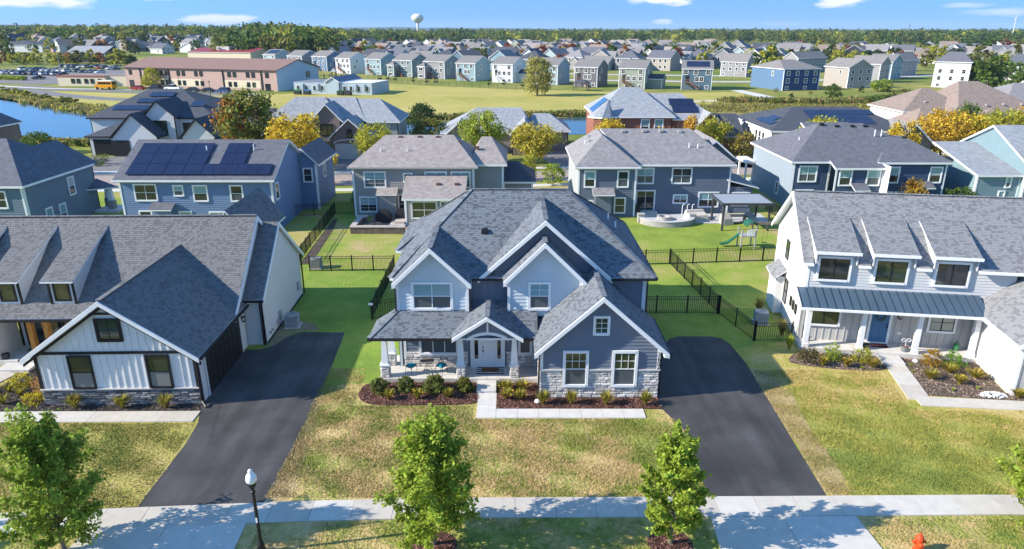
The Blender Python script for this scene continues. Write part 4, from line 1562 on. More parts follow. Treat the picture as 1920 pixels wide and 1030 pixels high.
for i, (u, l) in enumerate(((3.55, 'black porch lantern left of the blue front door'), (5.5, 'black porch lantern right of the blue front door'))):
    q = lights_on_wall('porch_lantern', l, *world(RH, u, -.01), 'f')
    q.location.z, q.rotation_euler.z = 2.15, rad(-9)
t = thing('wreath', 'green leafy wreath hanging on the blue front door', 'wreath', world(RH, 4.48, -.1, 2.05), -9)
V = []
for k in range(150):
    a = R.uniform(0, 6.28)
    c = Vector((.24 * math.cos(a), R.uniform(-.05, .0), .24 * math.sin(a)))
    d, e = Vector((R.uniform(-1, 1), R.uniform(-.6, .2), R.uniform(-1, 1))) * .09, Vector((R.uniform(-1, 1), R.uniform(-.5, .5), R.uniform(-1, 1))) * .035
    V += [c - d, c + e, c + d, c - e]
np_mesh('wreath_leaves', V, 4, M('grey_green_leaf', (.10, .14, .10), .8, island=.4), t)
t = thing('doormat', 'dark red doormat before the blue front door', 'doormat', world(RH, 4.5, -.42, .30), -9)
mb = MB()
mb.box(-.5, .5, -.25, .25, .002, .02)
mb.build('mat', M('oxblood_mat', (.06, .02, .025), .95), t)


def pot(label, x, y, z, r, h, col, soil=(.16, .06, .03), cat='plant pot', rot=0):
    t = thing('plant_pot', label, cat, (x, y, z), rot)
    mb = MB()
    mb.lathe((0, 0, 0), ((r * .72, 0), (r * .95, h * .9), (r, h * .9), (r, h), (r * .86, h), (r * .84, h * .86)), 14)
    mb.build('pot', M('pot_%d' % (int(col[0] * 1000)), col, .6, var=.1), t, smooth=False)
    mb = MB()
    mb.lathe((0, 0, 0), ((r * .84, h * .84), (r * .4, h * .93)), 10)
    mb.build('soil', M('pot_soil_%d' % int(soil[0] * 1000), soil, .95, var=.3, scale=30), t)
    return t


pt = pot('grey pot of red soil with a white sign by the third right porch column', *world(RH, 5.75, -.95, .30)[:3], .24, .34, (.16, .18, .19))
mb = MB()
mb.box(-.012, .012, -.01, .01, .28, .62)
for cx in (-.14, .14):
    for i in range(12):
        a, b = i * math.pi / 6, (i + 1) * math.pi / 6
        mb.bar((cx + .13 * math.cos(a), 0, .70 + .09 * math.sin(a)), (cx + .13 * math.cos(b), 0, .70 + .09 * math.sin(b)), .03, .03)
mb.build('garden_sign', WHITE, pt)
pot('empty bronze pot beside the second porch column of the right house', *world(RH, 3.62, -.95, .30)[:3], .23, .32, (.10, .085, .07), (.03, .025, .02))
pot('small dark pot with dry plant at the left end of the left farmhouse porch', *world(LH, -12.95, 4.95, .28)[:3], .2, .3, (.05, .05, .055), (.20, .16, .09))
pot('small purple-grey pot tucked behind the left garage corner', *world(LH, -9.0, 4.9, .28)[:3], .2, .4, (.11, .09, .14), (.1, .08, .05))
t = thing('glass_demijohn', 'green glass bottle standing at the right end of the right porch', 'bottle', world(RH, 8.75, -.35, .30))
mb = MB()
mb.lathe((0, 0, 0), ((.1, 0), (.15, .05), (.16, .28), (.12, .42), (.045, .5), (.04, .6), (.05, .61)), 14)
mb.build('bottle', M('green_glass', (.02, .16, .05), .08, spec=.8), t, smooth=True)
t = thing('watering_can', 'dark metal can at the left end of the right porch', 'can', world(RH, .55, -.3, .30))
mb = MB()
mb.lathe((0, 0, 0), ((.1, 0), (.1, .28), (.07, .32)), 10)
mb.tube((.09, 0, .12), (.2, 0, .32), .015, .012, 6)
mb.build('can', BLACKM, t)
rw = put(bpy.data.objects.new('garden_walk', None))
rw['kind'] = 'structure'
slab_path(rw, [(21.85, 36.1), (20.95, 31.45)], 1.12, .05, 1.55, CONCS)
slab_path(rw, [(20.75, 31.35), (27, 30.75), (33, 30.1)], .95, .052, 1.6, CONCS)
mb = MB()
c = [world(RH, a, b, .17) for a, b in ((4.15, -1.38), (4.15, -2.4), (5.35, -2.4), (5.35, -1.38))]
mb.prism(c, (0, 0, -.19))
mb.build('step', CONC2, rw)
bed('mulch_bed', blob([(15.9, 36.0), (16.9, 37.0), (19, 36.85), (21.2, 36.45), (21.1, 35.1), (20, 34.7), (18, 34.95), (16.4, 35.45)], 4), MULCHG)
bed('mulch_bed', [(22.5, 36.3), (26.4, 35.65), (25.75, 32.1), (31, 31.6), (31, 30.85), (26, 31.35), (21.6, 31.95)], MULCHG)
for i, (x, y, s) in enumerate(((25.0, 31.9, .5),)):
    t = thing('limestone_gravel', 'heap of white gravel in the mulch by the right garage corner', 'gravel heap', (x, y, .05))
    mb = MB()
    for k in range(120):
        a, q = R.uniform(0, 6.28), s * math.sqrt(R.random())
        z = .12 * (1 - q / s)
        h = R.uniform(.02, .05)
        cx, cy = q * math.cos(a) * 1.5, q * math.sin(a) * .7
        mb.hexa([(cx - h, cy - h, z - h), (cx + h, cy - h * .8, z - h), (cx + h, cy + h, z - h), (cx - h * .7, cy + h, z - h), (cx - h * .7, cy - h * .7, z + h), (cx + h * .6, cy - h * .7, z + h * .8), (cx + h * .6, cy + h * .7, z + h), (cx - h * .5, cy + h * .7, z + h * .9)])
    mb.build('stones', WHITE, t)
for x, y, l in ((23.05, 35.75, 'white stone lying by the orange shrub in the right mulch bed'), (-26.9, 31.6, 'white stone lying at the left end of the dark mulch bed'), (1.3, 31.2, 'white stone at the left foot of the centre garage wall')):
    t = thing('garden_stone', l, 'stone', (x, y, .05))
    mb = MB()
    mb.lathe((0, 0, -.02), ((.12, 0), (.17, .06), (.12, .15), (.03, .19)), 7)
    mb.build('rock', WHITE, t)
# ------------------------------------------------------------------ plants
def leaf_mat(name, col, isl=.45, trans=.42):
    return M(name, col, .65, island=isl, trans=trans, spec=.25)


LF_MAPLE = leaf_mat('maple_leaf', (.31, .41, .05))
LF_LIGHT = leaf_mat('light_leaf', (.29, .38, .045))
LF_DARK = leaf_mat('dark_leaf', (.055, .10, .025))
LF_YEL = leaf_mat('yellow_locust_leaf', (.60, .46, .045))
LF_YG = leaf_mat('yellow_green_leaf', (.42, .42, .05))
LF_ORG = leaf_mat('orange_leaf', (.40, .19, .045))
LF_RED = leaf_mat('red_brown_leaf', (.30, .10, .045))
LF_OLV = leaf_mat('olive_leaf', (.20, .21, .045))
LF_GRN = leaf_mat('green_leaf', (.10, .165, .03))
LF_GOLD = leaf_mat('straw_blade', (.33, .25, .06))
LF_BUSH = leaf_mat('bush_leaf', (.17, .20, .05))
BARK = M('grey_bark', (.16, .135, .11), .95, var=.2, scale=8, bump=.5, bscale=25)


def quads(C, L, w=.6, up=.35, rs=NP):
    """Leaf diamonds at points C with half length L."""
    n = len(C)
    d = rs.normal(size=(n, 3))
    d /= np.linalg.norm(d, axis=1, keepdims=True)
    nn = rs.normal(size=(n, 3)) * (1 - up) + np.array([0, 0, 1.0]) * up * 2
    s = np.cross(d, nn)
    s /= np.linalg.norm(s, axis=1, keepdims=True) + 1e-9
    L = np.asarray(L).reshape(-1, 1)
    d, s = d * L, s * L * w
    return np.stack([C - d, C + s - d * .15, C + d, C - s - d * .15], 1)


def clumpy(profile, z0, z1, k, per, cs, rs, shell=.35, lobes=0.25):
    """Points in clumps under a radius profile r(t), t from 0 (bottom) to 1 (top)."""
    out = []
    ph = rs.uniform(0, 6.28, 3)
    ts = rs.uniform(0, 1, k * 6)
    wts = np.array([profile(t) for t in ts])
    ts = rs.choice(ts, k, p=wts / wts.sum())
    for t in ts:
        a = rs.uniform(0, 6.28)
        rr = profile(t) * (1 + lobes * math.sin(2 * a + ph[0] + 5 * t) + lobes * .6 * math.sin(5 * a + ph[1] - 9 * t))
        r = rr * math.sqrt(rs.uniform(shell, 1))
        c = np.array([r * math.cos(a), r * math.sin(a), z0 + (z1 - z0) * t])
        n = int(per * rs.uniform(.6, 1.4))
        out.append(c + rs.normal(size=(n, 3)) * np.array([cs, cs, cs * .75]) * rs.uniform(.7, 1.25))
    return np.concatenate(out)


def limb(mb, p, d, L, r, n=4, bend=.25, sub=2, rs=R):
    P = Vector(p)
    D = Vector(d).normalized()
    for i in range(n):
        q = P + D * (L / n)
        mb.tube(P, q, r * (1 - i / n * .7), r * (1 - (i + 1) / n * .7), 6, caps=(i == n - 1))
        P = q
        D = (D + Vector((rs.uniform(-1, 1), rs.uniform(-1, 1), rs.uniform(0, .8))) * bend).normalized()
        if sub and i >= 1:
            a = rs.uniform(0, 6.28)
            limb(mb, P, D + Vector((math.cos(a), math.sin(a), .3)) * .9, L * .4, r * .4, 3, bend, sub - 1, rs)


def street_maple(label, x, y, h, r, seed, leaf=LF_MAPLE, base=.85, k=120, per=62, group='young street maples along the parkway'):
    """Upright young maple: limbs that sweep up from the trunk, twigs along them, leaves along the twigs."""
    rs, rr = np.random.RandomState(seed), random.Random(seed)
    t = thing('maple_tree', label, 'tree', (x, y, 0), rr.uniform(0, 360), group)
    mb = MB()
    mb.lathe((0, 0, -.05), ((.13, 0), (.085, .25), (.07, base + .3)), 9)
    top = Vector((.04, .06, h * .8))
    mb.tube((0, 0, base + .25), (.03, .02, h * .5), .068, .036, 8)
    mb.tube((.03, .02, h * .5), top, .036, .01, 6)

    def prof(q):
        return r * (min(1, .66 + .34 * (q / .22)) if q < .22 else max(.05, ((1 - q) / .78) ** 1.2))
    C, n = [], int(k / 2.7)
    for i in range(n):
        q = (i + .5) / n
        zb = base * .78 + (h - base) * .72 * q ** 1.15
        a = i * 2.4 + rs.uniform(-.35, .35)
        zt = (zb - base) / (h - base)
        re = prof(min(.97, max(0, zt) + .07)) * rs.uniform(.72, 1.12)
        dz = re * (rs.uniform(.05, .45) + .75 * q) + .45 * q
        dz = min(dz, h - .1 - zb)
        P = lambda s: np.array([re * s ** .9 * math.cos(a), re * s ** .9 * math.sin(a), zb + dz * s ** 1.25])
        for s in range(4):
            mb.tube(P(s / 4), P((s + 1) / 4), .026 * (1.1 - s / 4), .026 * (1.1 - (s + 1) / 4), 5, caps=False)
        for s in np.linspace(.22, 1, 7):
            for _ in range(2):
                d = np.array([math.cos(a), math.sin(a), .9]) * rs.uniform(.3, 1) + rs.normal(size=3) * .75
                d /= np.linalg.norm(d)
                L = rs.uniform(.18, .42) * (1.15 - .3 * s) * (r / 1.6)
                m = int(per * rs.uniform(.35, .75))
                u = rs.uniform(0, 1, (m, 1)) ** .8
                C.append(P(s) + d * L * u + rs.normal(size=(m, 3)) * .075 * (r / 1.6))
    for i in range(6):
        a, o = rs.uniform(0, 6.28), (rs.uniform(.08, .38) * r if i else .03)
        z = h * (rs.uniform(.62, .80) if i else .78)
        L = (h * .985 - z) * (1 if i == 0 else rs.uniform(.45, .9))
        m = int(per * 1.5)
        u = rs.uniform(0, 1, (m, 1))
        C.append(np.array([o * math.cos(a), o * math.sin(a), z]) + np.array([.12 * math.cos(a), .12 * math.sin(a), L]) * u + rs.normal(size=(m, 3)) * np.array([.10, .10, .06]) * (1.25 - u * .75))
    mb.build('trunk', BARK, t)
    C = np.concatenate(C)
    V = quads(C, rs.uniform(.035, .095, len(C)), .75, .5, rs)
    np_mesh('crown', V, 4, leaf, t)
    return t


street_maple('full round-bottomed green maple by the sidewalk in front of the centre house lawn', -2.88, 20.85, 6.05, 1.85, 3, k=135, per=50)
street_maple('narrow pointed green maple by the sidewalk beside the right driveway', 5.85, 20.9, 5.3, 1.32, 8, k=95, per=50)
street_maple('broad loose green maple by the sidewalk before the left farmhouse', -16.35, 20.55, 6.3, 1.85, 15, leaf=leaf_mat('maple_leaf_dark', (.27, .37, .05)), k=125, per=48)
street_maple('bright green maple cut by the right edge of the picture', 20.0, 21.4, 5.6, 1.9, 21, leaf=LF_LIGHT, k=110, per=52)
# two more beyond the frame, whose shade the parkway shows
street_maple('green street maple further along the parkway to the left', -29, 19.5, 6.0, 1.9, 33, k=90, per=60)
for x, y, l in ((-2.88, 20.85, 'ring of red-brown mulch under the round-bottomed maple'), (5.85, 20.9, 'ring of red-brown mulch under the narrow pointed maple')):
    o = bed('mulch_ring', blob([(x + .85 * math.cos(a), y + .75 * math.sin(a)) for a in (0, .9, 1.8, 2.7, 3.6, 4.5, 5.4)], 3), MULCH, .07)


def bush(label, x, y, r, h, leaf, n=420, seed=1, name='shrub', group=None, ls=.05, z=.05):
    rs = np.random.RandomState(seed)
    t = thing(name, label, 'shrub', (x, y, z), 0, group)
    mb = MB()
    for i in range(7):
        a = i * .9
        mb.tube((0, 0, -.05), (r * .55 * math.cos(a), r * .55 * math.sin(a), h * .7), .014, .006, 5)
    mb.build('stem', BARK, t)
    C = clumpy(lambda q: r * (1 - (abs(q - .4) / .75) ** 2.2), .02, h * .95, 44, n / 32, r * .15, rs, .35, .10)
    V = quads(C, rs.uniform(ls * .6, ls * 1.2, len(C)), .7, .35, rs)
    np_mesh('foliage', V, 4, leaf, t)
    return t


def grass_clump(label, x, y, r, h, mats, n=90, seed=1, name='ornamental_grass', cat='plant', group=None, flowers=None, z=.05, w=.028):
    rs = np.random.RandomState(seed)
    t = thing(name, label, cat, (x, y, z), 0, group)
    V, mi = [], []
    for i in range(n):
        a, l = rs.uniform(0, 6.28), rs.uniform(.55, 1.0)
        lean = rs.uniform(.15, 1.0) ** .7
        ca, sa = math.cos(a), math.sin(a)
        pts = []
        for q in (0, .4, .75, 1.0):
            pts.append(np.array([ca * r * lean * l * q ** 1.4 + ca * .04, sa * r * lean * l * q ** 1.4 + sa * .04, h * l * (q * 1.25 - .55 * lean * q * q)]))
        s = np.array([-sa, ca, 0]) * w
        for k in range(3):
            w0, w1 = (1, .9, .6, .12)[k], (1, .9, .6, .12)[k + 1]
            V.append([pts[k] - s * w0, pts[k] + s * w0, pts[k + 1] + s * w1, pts[k + 1] - s * w1])
            mi.append(i % len(mats))
    np_mesh('blades', np.array(V), 4, mats, t, mi=mi)
    if flowers:
        C = np.array([[rs.uniform(-1, 1) * r * .7, rs.uniform(-1, 1) * r * .7, h * rs.uniform(.65, .95)] for _ in range(5)])
        C = np.repeat(C, 4, 0) + rs.normal(size=(20, 3)) * .02
        np_mesh('bloom', quads(C, np.full(len(C), .035), .8, .6, rs), 4, flowers, t)
    return t


YFL = M('yellow_bloom', (.75, .48, .03), .7, island=.3)
DL = [LF_YG, LF_GOLD, LF_OLV]
SHR = [(-6.95, 32.25, .45, .85), (-5.55, 32.4, .42, .85), (-4.1, 32.3, .58, 1.0), (-2.5, 32.42, .40, .75)]
for i, ((x, y, r, h), l) in enumerate(zip(SHR, ('clipped dark green shrub at the left end of the centre porch bed', 'dark green shrub below the bistro table in the porch bed', 'largest dark green shrub in the centre porch bed', 'small olive shrub in the porch bed beside the front walk'))):
    bush(l, x, y, r * .95, h * .92, LF_BUSH if i < 3 else LF_OLV, 2200, 40 + i, group='dark shrubs before the centre porch', ls=.055)
for i, (x, y, r, l, fl, nm) in enumerate(((-6.3, 31.5, .36, 'low daylily with orange blooms at the front left of the porch bed', YFL, 'daylily'), (-4.85, 31.55, .34, 'low daylily with pale blooms in front of the porch bed shrubs', YFL, 'daylily'), (-3.3, 31.65, .33, 'small fading daylily in front of the olive porch shrub', None, 'daylily'),
                                         (-.35, 32.45, .48, 'yellow-blooming daylily nearest the porch step', YFL, 'daylily'), (.55, 32.5, .48, 'yellow-blooming daylily by the garage wall corner', YFL, 'daylily'), (-.3, 31.55, .42, 'yellow-blooming daylily at the front left of the walk bed', YFL, 'daylily'), (.42, 31.45, .42, 'low yellow-blooming daylily between walk and stone wall', YFL, 'daylily'),
                                         (1.55, 31.02, .45, 'green tufted grass at the left foot of the stone garage wall', None, 'ornamental_grass'), (3.0, 31.05, .4, 'tufted grass below the left stone garage window', None, 'ornamental_grass'), (4.75, 30.95, .45, 'straw-coloured tall grass between the two garage windows', None, 'ornamental_grass'), (6.75, 30.95, .42, 'green grass below the right stone garage window', None, 'ornamental_grass'))):
    grass_clump(l, x, y, r * 1.25, .6 if nm == 'daylily' else .8, DL if i != 9 else [LF_GOLD, LF_GOLD, LF_YG], 190, 60 + i, nm, flowers=fl, w=.028)
sheet('bare_soil', blob([(-15.3, 38.2), (-14.4, 38.1), (-13.9, 39.3), (-13.2, 40.15), (-12.2, 40.2), (-12.9, 41.3), (-14.2, 41.7), (-14.9, 42.2), (-15.1, 40)], 5, .06), .02, ramp_mat('bare_soil_grass', ((.3, (.17, .15, .08)), (.5, (.26, .22, .15)), (.75, (.20, .22, .07))), ((.6, .8), (3, .6), (12, .4)), bump=.8, bscale=8))
# left farmhouse garden
for i, (x, y, l) in enumerate(((-21.9, 30.62, 'tuft of yellow-green grass by the left stone base, nearest the big maple'), (-19.55, 30.62, 'tuft of yellow-green grass in the middle of the dark stone base'), (-17.35, 30.62, 'tuft of yellow-green grass at the right of the dark stone base'))):
    grass_clump(l, x, y, .58, .8, DL, 190, 80 + i, flowers=None, w=.028)
bush('bright green arborvitae shrub beside the left garage corner', -24.9, 33.9, .62, 1.25, LF_LIGHT, 900, 90, ls=.05)
bush('yellow-gold spirea behind the left walk', -26.1, 32.9, .55, .7, leaf_mat('gold_leaf', (.46, .40, .02)), 500, 91)
bush('tan-blooming hydrangea beside the left garage wall', -24.3, 32.2, .7, .9, leaf_mat('tan_bloom', (.36, .21, .08)), 800, 92, ls=.055)
bush('small yellow bush behind the big left maple', -24.3, 31.05, .5, .6, MATS['gold_leaf'], 400, 93)
bush('dark green low shrub at the left picture edge', -27.3, 31.7, .5, .6, LF_DARK, 400, 94)
grass_clump('straw grass behind the gold spirea', -26.3, 32.2, .45, .6, DL, 90, 95)
grass_clump('short straw grass left of the tan hydrangea', -25.5, 31.9, .4, .5, DL, 90, 96)
grass_clump('green-tan grass at the front of the left mulch bed', -25.8, 31.0, .5, .6, DL, 100, 97)
# right house garden
bush('brown-olive rounded shrub at the left corner of the right porch', 16.9, 35.85, .62, .75, leaf_mat('brown_olive_leaf', (.14, .12, .04)), 700, 100)
bush('green rose bush below the left bay of the right porch', 18.45, 36.1, .5, .95, LF_LIGHT, 600, 101)
bush('yellow-green shrub by the step of the right porch', 20.0, 35.85, .52, .85, LF_YG, 600, 102)
bush('orange-gold shrub in front of the third porch column', 23.7, 35.35, .5, .95, leaf_mat('amber_leaf', (.38, .24, .03)), 600, 103)
bush('bright green leafy shrub in front of the right porch bay', 24.9, 35.25, .5, .9, leaf_mat('lime_leaf', (.14, .28, .03)), 600, 104)
for i, (x, y, r, l) in enumerate(((17.55, 35.25, .32, 'small yellow-blooming daylily left in the front bed of the right house'), (18.85, 35.15, .35, 'yellow daylily in the middle of the front bed of the right house'), (20.25, 35.05, .5, 'broad straw daylily beside the right garden walk'), (22.75, 33.75, .6, 'straw daylily nearest the right garden walk in the large bed'), (24.15, 34.4, .55, 'upper straw daylily in the large right bed'), (23.95, 33.1, .42, 'small yellow-blooming daylily low in the large right bed'), (25.2, 33.75, .65, 'widest straw daylily by the white garage wall'), (26.1, 31.6, .5, 'orange-straw daylily at the right garage corner'))):
    grass_clump(l, x, y, r * 1.2, .6, [LF_GOLD, LF_YG, LF_GOLD], 190, 110 + i, 'daylily', flowers=YFL if i in (0, 1, 5) else None, w=.028)
grass_clump('tall yellow grass by the fence at the left corner of the right house', 16.45, 37.4, .45, 1.0, [LF_YG, LF_LIGHT], 120, 120)
grass_clump('feathery tan grass behind the fence by the white end wall', 16.7, 39.3, .55, 1.2, [LF_GOLD, LF_OLV], 130, 121)
grass_clump('tan fountain grass beside the right air conditioner', 16.5, 43.0, .55, 1.2, [LF_GOLD, LF_OLV], 120, 122)
for i, (x, y) in enumerate(((22.5, 35.2), (22.2, 34.5), (24.6, 32.6), (25.4, 34.8), (23.2, 32.4), (19.6, 34.95))):
    grass_clump('small green weed sprouting in the right mulch beds', x, y, .14, .16, [LF_LIGHT], 24, 130 + i, 'weed', 'weed', group='weeds in the right mulch beds')
# short blades over the front lawns, so that they are not a flat sheet
def blades(name, rects, n, mat, h=(.03, .07), cut=None):
    xs = []
    A = [(b - a) * (d - c) for a, b, c, d in rects]
    for (a, b, c, d), ar in zip(rects, A):
        m = int(n * ar / sum(A))
        xs.append(np.stack([NP.uniform(a, b, m), NP.uniform(c, d, m)], 1))
    q = np.concatenate(xs)
    if cut is not None:
        q = q[cut(q[:, 0], q[:, 1])]
    m = len(q)
    # patchy: drop some where a slow wave is low
    keep = (np.sin(q[:, 0] * 1.7 + np.sin(q[:, 1] * 2.1)) + np.sin(q[:, 1] * 2.9 + q[:, 0]) + NP.normal(size=m)) > -.6
    q = q[keep]
    m = len(q)
    th, hh, ln = NP.uniform(0, 6.28, m), NP.uniform(h[0], h[1], m), NP.uniform(.02, .07, m)
    wd = NP.uniform(.010, .022, m)
    b = np.concatenate([q, np.full((m, 1), .008)], 1)
    s = np.stack([-np.sin(th) * wd, np.cos(th) * wd, np.zeros(m)], 1)
    tip = b + np.stack([np.cos(th) * ln, np.sin(th) * ln, hh], 1)
    V = np.stack([b - s, b + s, tip], 1)
    o = np_mesh(name, V, 3, mat, kind='stuff')
    return o


blades('grass', [(-10.1, 8.2, 23.6, 29.65), (-10.2, -8.1, 29.65, 35), (-9.6, -1.95, 29.65, 30.9)], 160000, LAWN_F, cut=lambda x, y: (x < 8.0 - (y - 27) * .02) & (x + NP.normal(size=len(x)) * .06 > -10.05 + (y - 23.5) * .03 - (y > 27) * (y - 27) * .07))
blades('grass', [(-26, -14.4, 22.9, 29.25)], 70000, LAWN_L, cut=lambda x, y: x + NP.normal(size=len(x)) * .05 < -14.95 - (y - 23) * .055)
blades('grass', [(13.0, 20.3, 23.8, 34.8), (20.3, 27, 23.8, 30.4)], 120000, LAWN_R, cut=lambda x, y: (x + NP.normal(size=len(x)) * .06 > 12.95 + (y - 23.5) * .045) & (y < 37.5 - (x - 13) * .30 + 0 * x) & ((y < 30.8) | (x < 20.0 + (y - 31) * .2)))
blades('grass', [(12.95, 14.3, 23.9, 34.5)], 16000, MATS['dry_verge_grass'], cut=lambda x, y: (x + NP.normal(size=len(x)) * .12 < 14.05 + (y - 24) * .02) & (x > 12.9 + (y - 23.5) * .03))
blades('grass', [(-10.1, -9.2, 23.7, 31)], 9000, MATS['dry_verge_grass'], cut=lambda x, y: (x > -10.02 + (y > 27) * (y - 27) * .01) & (x + NP.normal(size=len(x)) * .1 < -9.1 - (y - 24) * .1))
blades('grass', [(-9.7, -3.6, 18.6, 22.1), (-2.0, 5.1, 18.6, 22.3), (6.6, 7.5, 18.6, 22.3), (13.6, 21, 18.6, 22.3), (-24, -17, 18.6, 21.6)], 50000, LAWN_F)
# ------------------------------------------------------------------ street furniture and yard things
t = thing('street_lamp', 'black street lamp with a white acorn globe by the left driveway apron', 'street lamp', (-9.12, 20.5, 0))
mb = MB()
mb.lathe((0, 0, -.05), ((.17, 0), (.17, .12), (.13, .2), (.12, .42), (.075, .55), (.065, .6), (.058, 2.5), (.058, 2.62), (.085, 2.64), (.085, 2.7), (.05, 2.73), (.06, 2.78), (.11, 2.9), (.15, 2.98), (.15, 3.04)), 16)
pl = mb.build('pole', BLACKM, t, smooth=False)
mb = MB()
mb.box(-.03, .03, -.075, -.055, 1.35, 1.55)
mb.build('label_plate', WHITE, pl)
mb = MB()
mb.lathe((0, 0, 3.0), ((.13, 0), (.185, .09), (.195, .2), (.165, .3), (.115, .38), (.075, .42), (.085, .47), (.065, .53), (.02, .56)), 18)
mb.build('globe', M('frosted_globe', (.85, .87, .88), .22, spec=.5), t, smooth=True)
t = thing('fire_hydrant', 'orange-red fire hydrant on the grass near the bottom right', 'fire hydrant', (14.83, 20.6, 0))
RED = M('hydrant_red_paint', (.72, .075, .02), .42, var=.08, scale=6)
mb = MB()
mb.lathe((0, 0, -.02), ((.17, 0), (.17, .05), (.13, .06), (.12, .48), (.155, .49), (.155, .53)), 16)
bd_ = mb.build('barrel', RED, t)
mb = MB()
mb.lathe((0, 0, .51), ((.15, 0), (.14, .06), (.10, .14), (.045, .19), (.035, .2), (.035, .25), (.01, .255)), 14)
mb.build('bonnet', RED, t)
for d in ((-1, 0), (1, 0)):
    mb = MB()
    mb.tube((d[0] * .1, 0, .38), (d[0] * .21, 0, .38), .055, .055, 10)
    mb.tube((d[0] * .21, 0, .38), (d[0] * .235, 0, .38), .07, .06, 6)
    mb.build('hose_cap', RED, t)
mb = MB()
mb.tube((0, -.08, .34), (0, -.2, .34), .075, .075, 12)
mb.tube((0, -.2, .34), (0, -.23, .34), .09, .08, 6)
mb.build('pumper_cap', RED, t)


def ac_unit(label, x, y, rot):
    t = thing('air_conditioner', label, 'air conditioner', (x, y, 0), rot)
    g = M('ac_grey_metal', (.33, .36, .38), .5)
    mb = MB()
    mb.box(-.5, .5, -.5, .5, 0, .07)
    mb.build('pad', CONC, t)
    mb = MB()
    mb.box(-.38, .38, -.38, .38, .075, .8)
    b = mb.build('coil', M('ac_dark_fin', (.10, .11, .12), .6), t)
    mb = MB()
    for a in (-.40, .36):
        for c in (-.40, .36):
            mb.box(a, a + .04, c, c + .04, .07, .84)
    for k in range(9):
        z = .1 + k * .08
        mb.box(-.40, .40, -.405, -.385, z, z + .05)
        mb.box(-.40, .40, .385, .405, z, z + .05)
        mb.box(-.405, -.385, -.38, .38, z, z + .05)
        mb.box(.385, .405, -.38, .38, z, z + .05)
    mb.build('louvre_panel', g, t)
    mb = MB()
    mb.lathe((0, 0, .8), ((.42, 0), (.42, .05), (.33, .07), (.31, .03), (.05, .03)), 20)
    for r_ in (.1, .17, .24, .3):
        for i in range(16):
            a, b2 = i * math.pi / 8, (i + 1) * math.pi / 8
            mb.bar((r_ * math.cos(a), r_ * math.sin(a), .86), (r_ * math.cos(b2), r_ * math.sin(b2), .86), .012, .012)
    mb.build('fan_grille', g, t)
    return t


ac_unit('grey air conditioner on a pad by the white wing of the left farmhouse', -14.05, 40.9, 5)
ac_unit('grey air conditioner by the white end wall of the right house', 16.1, 41.4, -9)
ac_unit('grey air conditioner by the corner of the left fence', -15.6, 52.4, 0)
FEN = M('black_aluminium_fence', (.012, .014, .013), .5)
_panel = {}


def fence_panel(h, far=False):
    if (h, far) not in _panel:
        mb = MB()
        for z in (.10, h - .22, h - .04):
            mb.box(0, 1, -.012, .012, z - .016, z + .016)
        n = 16 if not far else 12
        for i in range(n):
            x = (i + .5) / n
            mb.box(x - .0055, x + .0055, -.008, .008, .05, h - .03)
        _panel[(h, far)] = mb.mesh('fence_panel', FEN)
    return _panel[(h, far)]


def fence(label, pts, h=1.25, step=1.85, pw=.032, far=False, mat=None):
    t = thing('metal_fence', label, 'fence', (pts[0][0], pts[0][1], 0))
    pm = MB()
    pm.box(-pw, pw, -pw, pw, 0, h + .04)
    pm.box(-pw - .01, pw + .01, -pw - .01, pw + .01, h + .04, h + .07)
    pme = pm.mesh('fence_post', FEN)
    for (a, b), (c, d) in zip(pts, pts[1:]):
        L = math.hypot(c - a, d - b)
        n = max(1, round(L / step))
        ang = math.atan2(d - b, c - a)
        for i in range(n):
            x, y = a + (c - a) * i / n - pts[0][0], b + (d - b) * i / n - pts[0][1]
            share('post', pme, t, (x, y, 0), (0, 0, ang))
            share('panel', fence_panel(h, far), t, (x, y, 0), (0, 0, ang), (L / n, 1, 1))
        share('post', pme, t, (c - pts[0][0], d - pts[0][1], 0), (0, 0, ang))
    return t


fence('black metal fence across the side yard between left farmhouse and centre house', [(-15.9, 51.6), (-9.25, 51.75)])
fence('black metal fence along the left side of the centre house, running front to back', [(-9.2, 42.0), (-9.25, 51.7)])
fence('short black metal fence joining the left yard fence to the centre house', [(-9.15, 41.95), (-6.9, 43.2)])
fence('black metal fence along the mulch strip, running back from the left farmhouse', [(-17.3, 53.2), (-17.6, 58), (-17.9, 64), (-18.2, 69.5)])
fence('black metal fence between the blue house and the greige house', [(-22.2, 68.2), (-18.2, 69.5), (-16.2, 69.6)])
fence('black metal fence with gate from the right side of the centre house', [(7.6, 43.0), (13.75, 43.0)], step=2.0)
fence('black metal fence running diagonally back along the right yard boundary', [(13.8, 42.95), (12.8, 53.3)])
fence('black metal fence running forward from the fence corner to the right house', [(13.85, 42.9), (14.75, 38.7)])
fence('short black metal fence by the corner of the right house', [(14.8, 38.6), (17.0, 38.6)])
fence('long black metal fence across the back yards behind the centre house', [(8.8, 53.0), (12.75, 53.35), (22.5, 54.3)])
fence('black metal fence between the grey-blue house and the navy house', [(26.6, 62), (26.8, 71.5)])
mb = MB()
t = thing('fence_sign', 'small white sign on the front corner post of the left yard fence', 'sign', (-9.18, 41.9, 0))
mb.box(-.14, .14, -.06, -.045, 1.06, 1.22)
mb.build('sign_plate', WHITE, t)
sheet('mulch_strip', [(-17.2, 53.2), (-16.3, 53.4), (-16.6, 58), (-17.0, 64), (-17.5, 67.5), (-17.9, 67.5)], .02, MULCHG)
# ------------------------------------------------------------------ the second row, seen from behind
def house(name, label, x, y, group=None):
    return thing(name, label, 'house', (x, y, 0), 0, group), (x, y, 0)


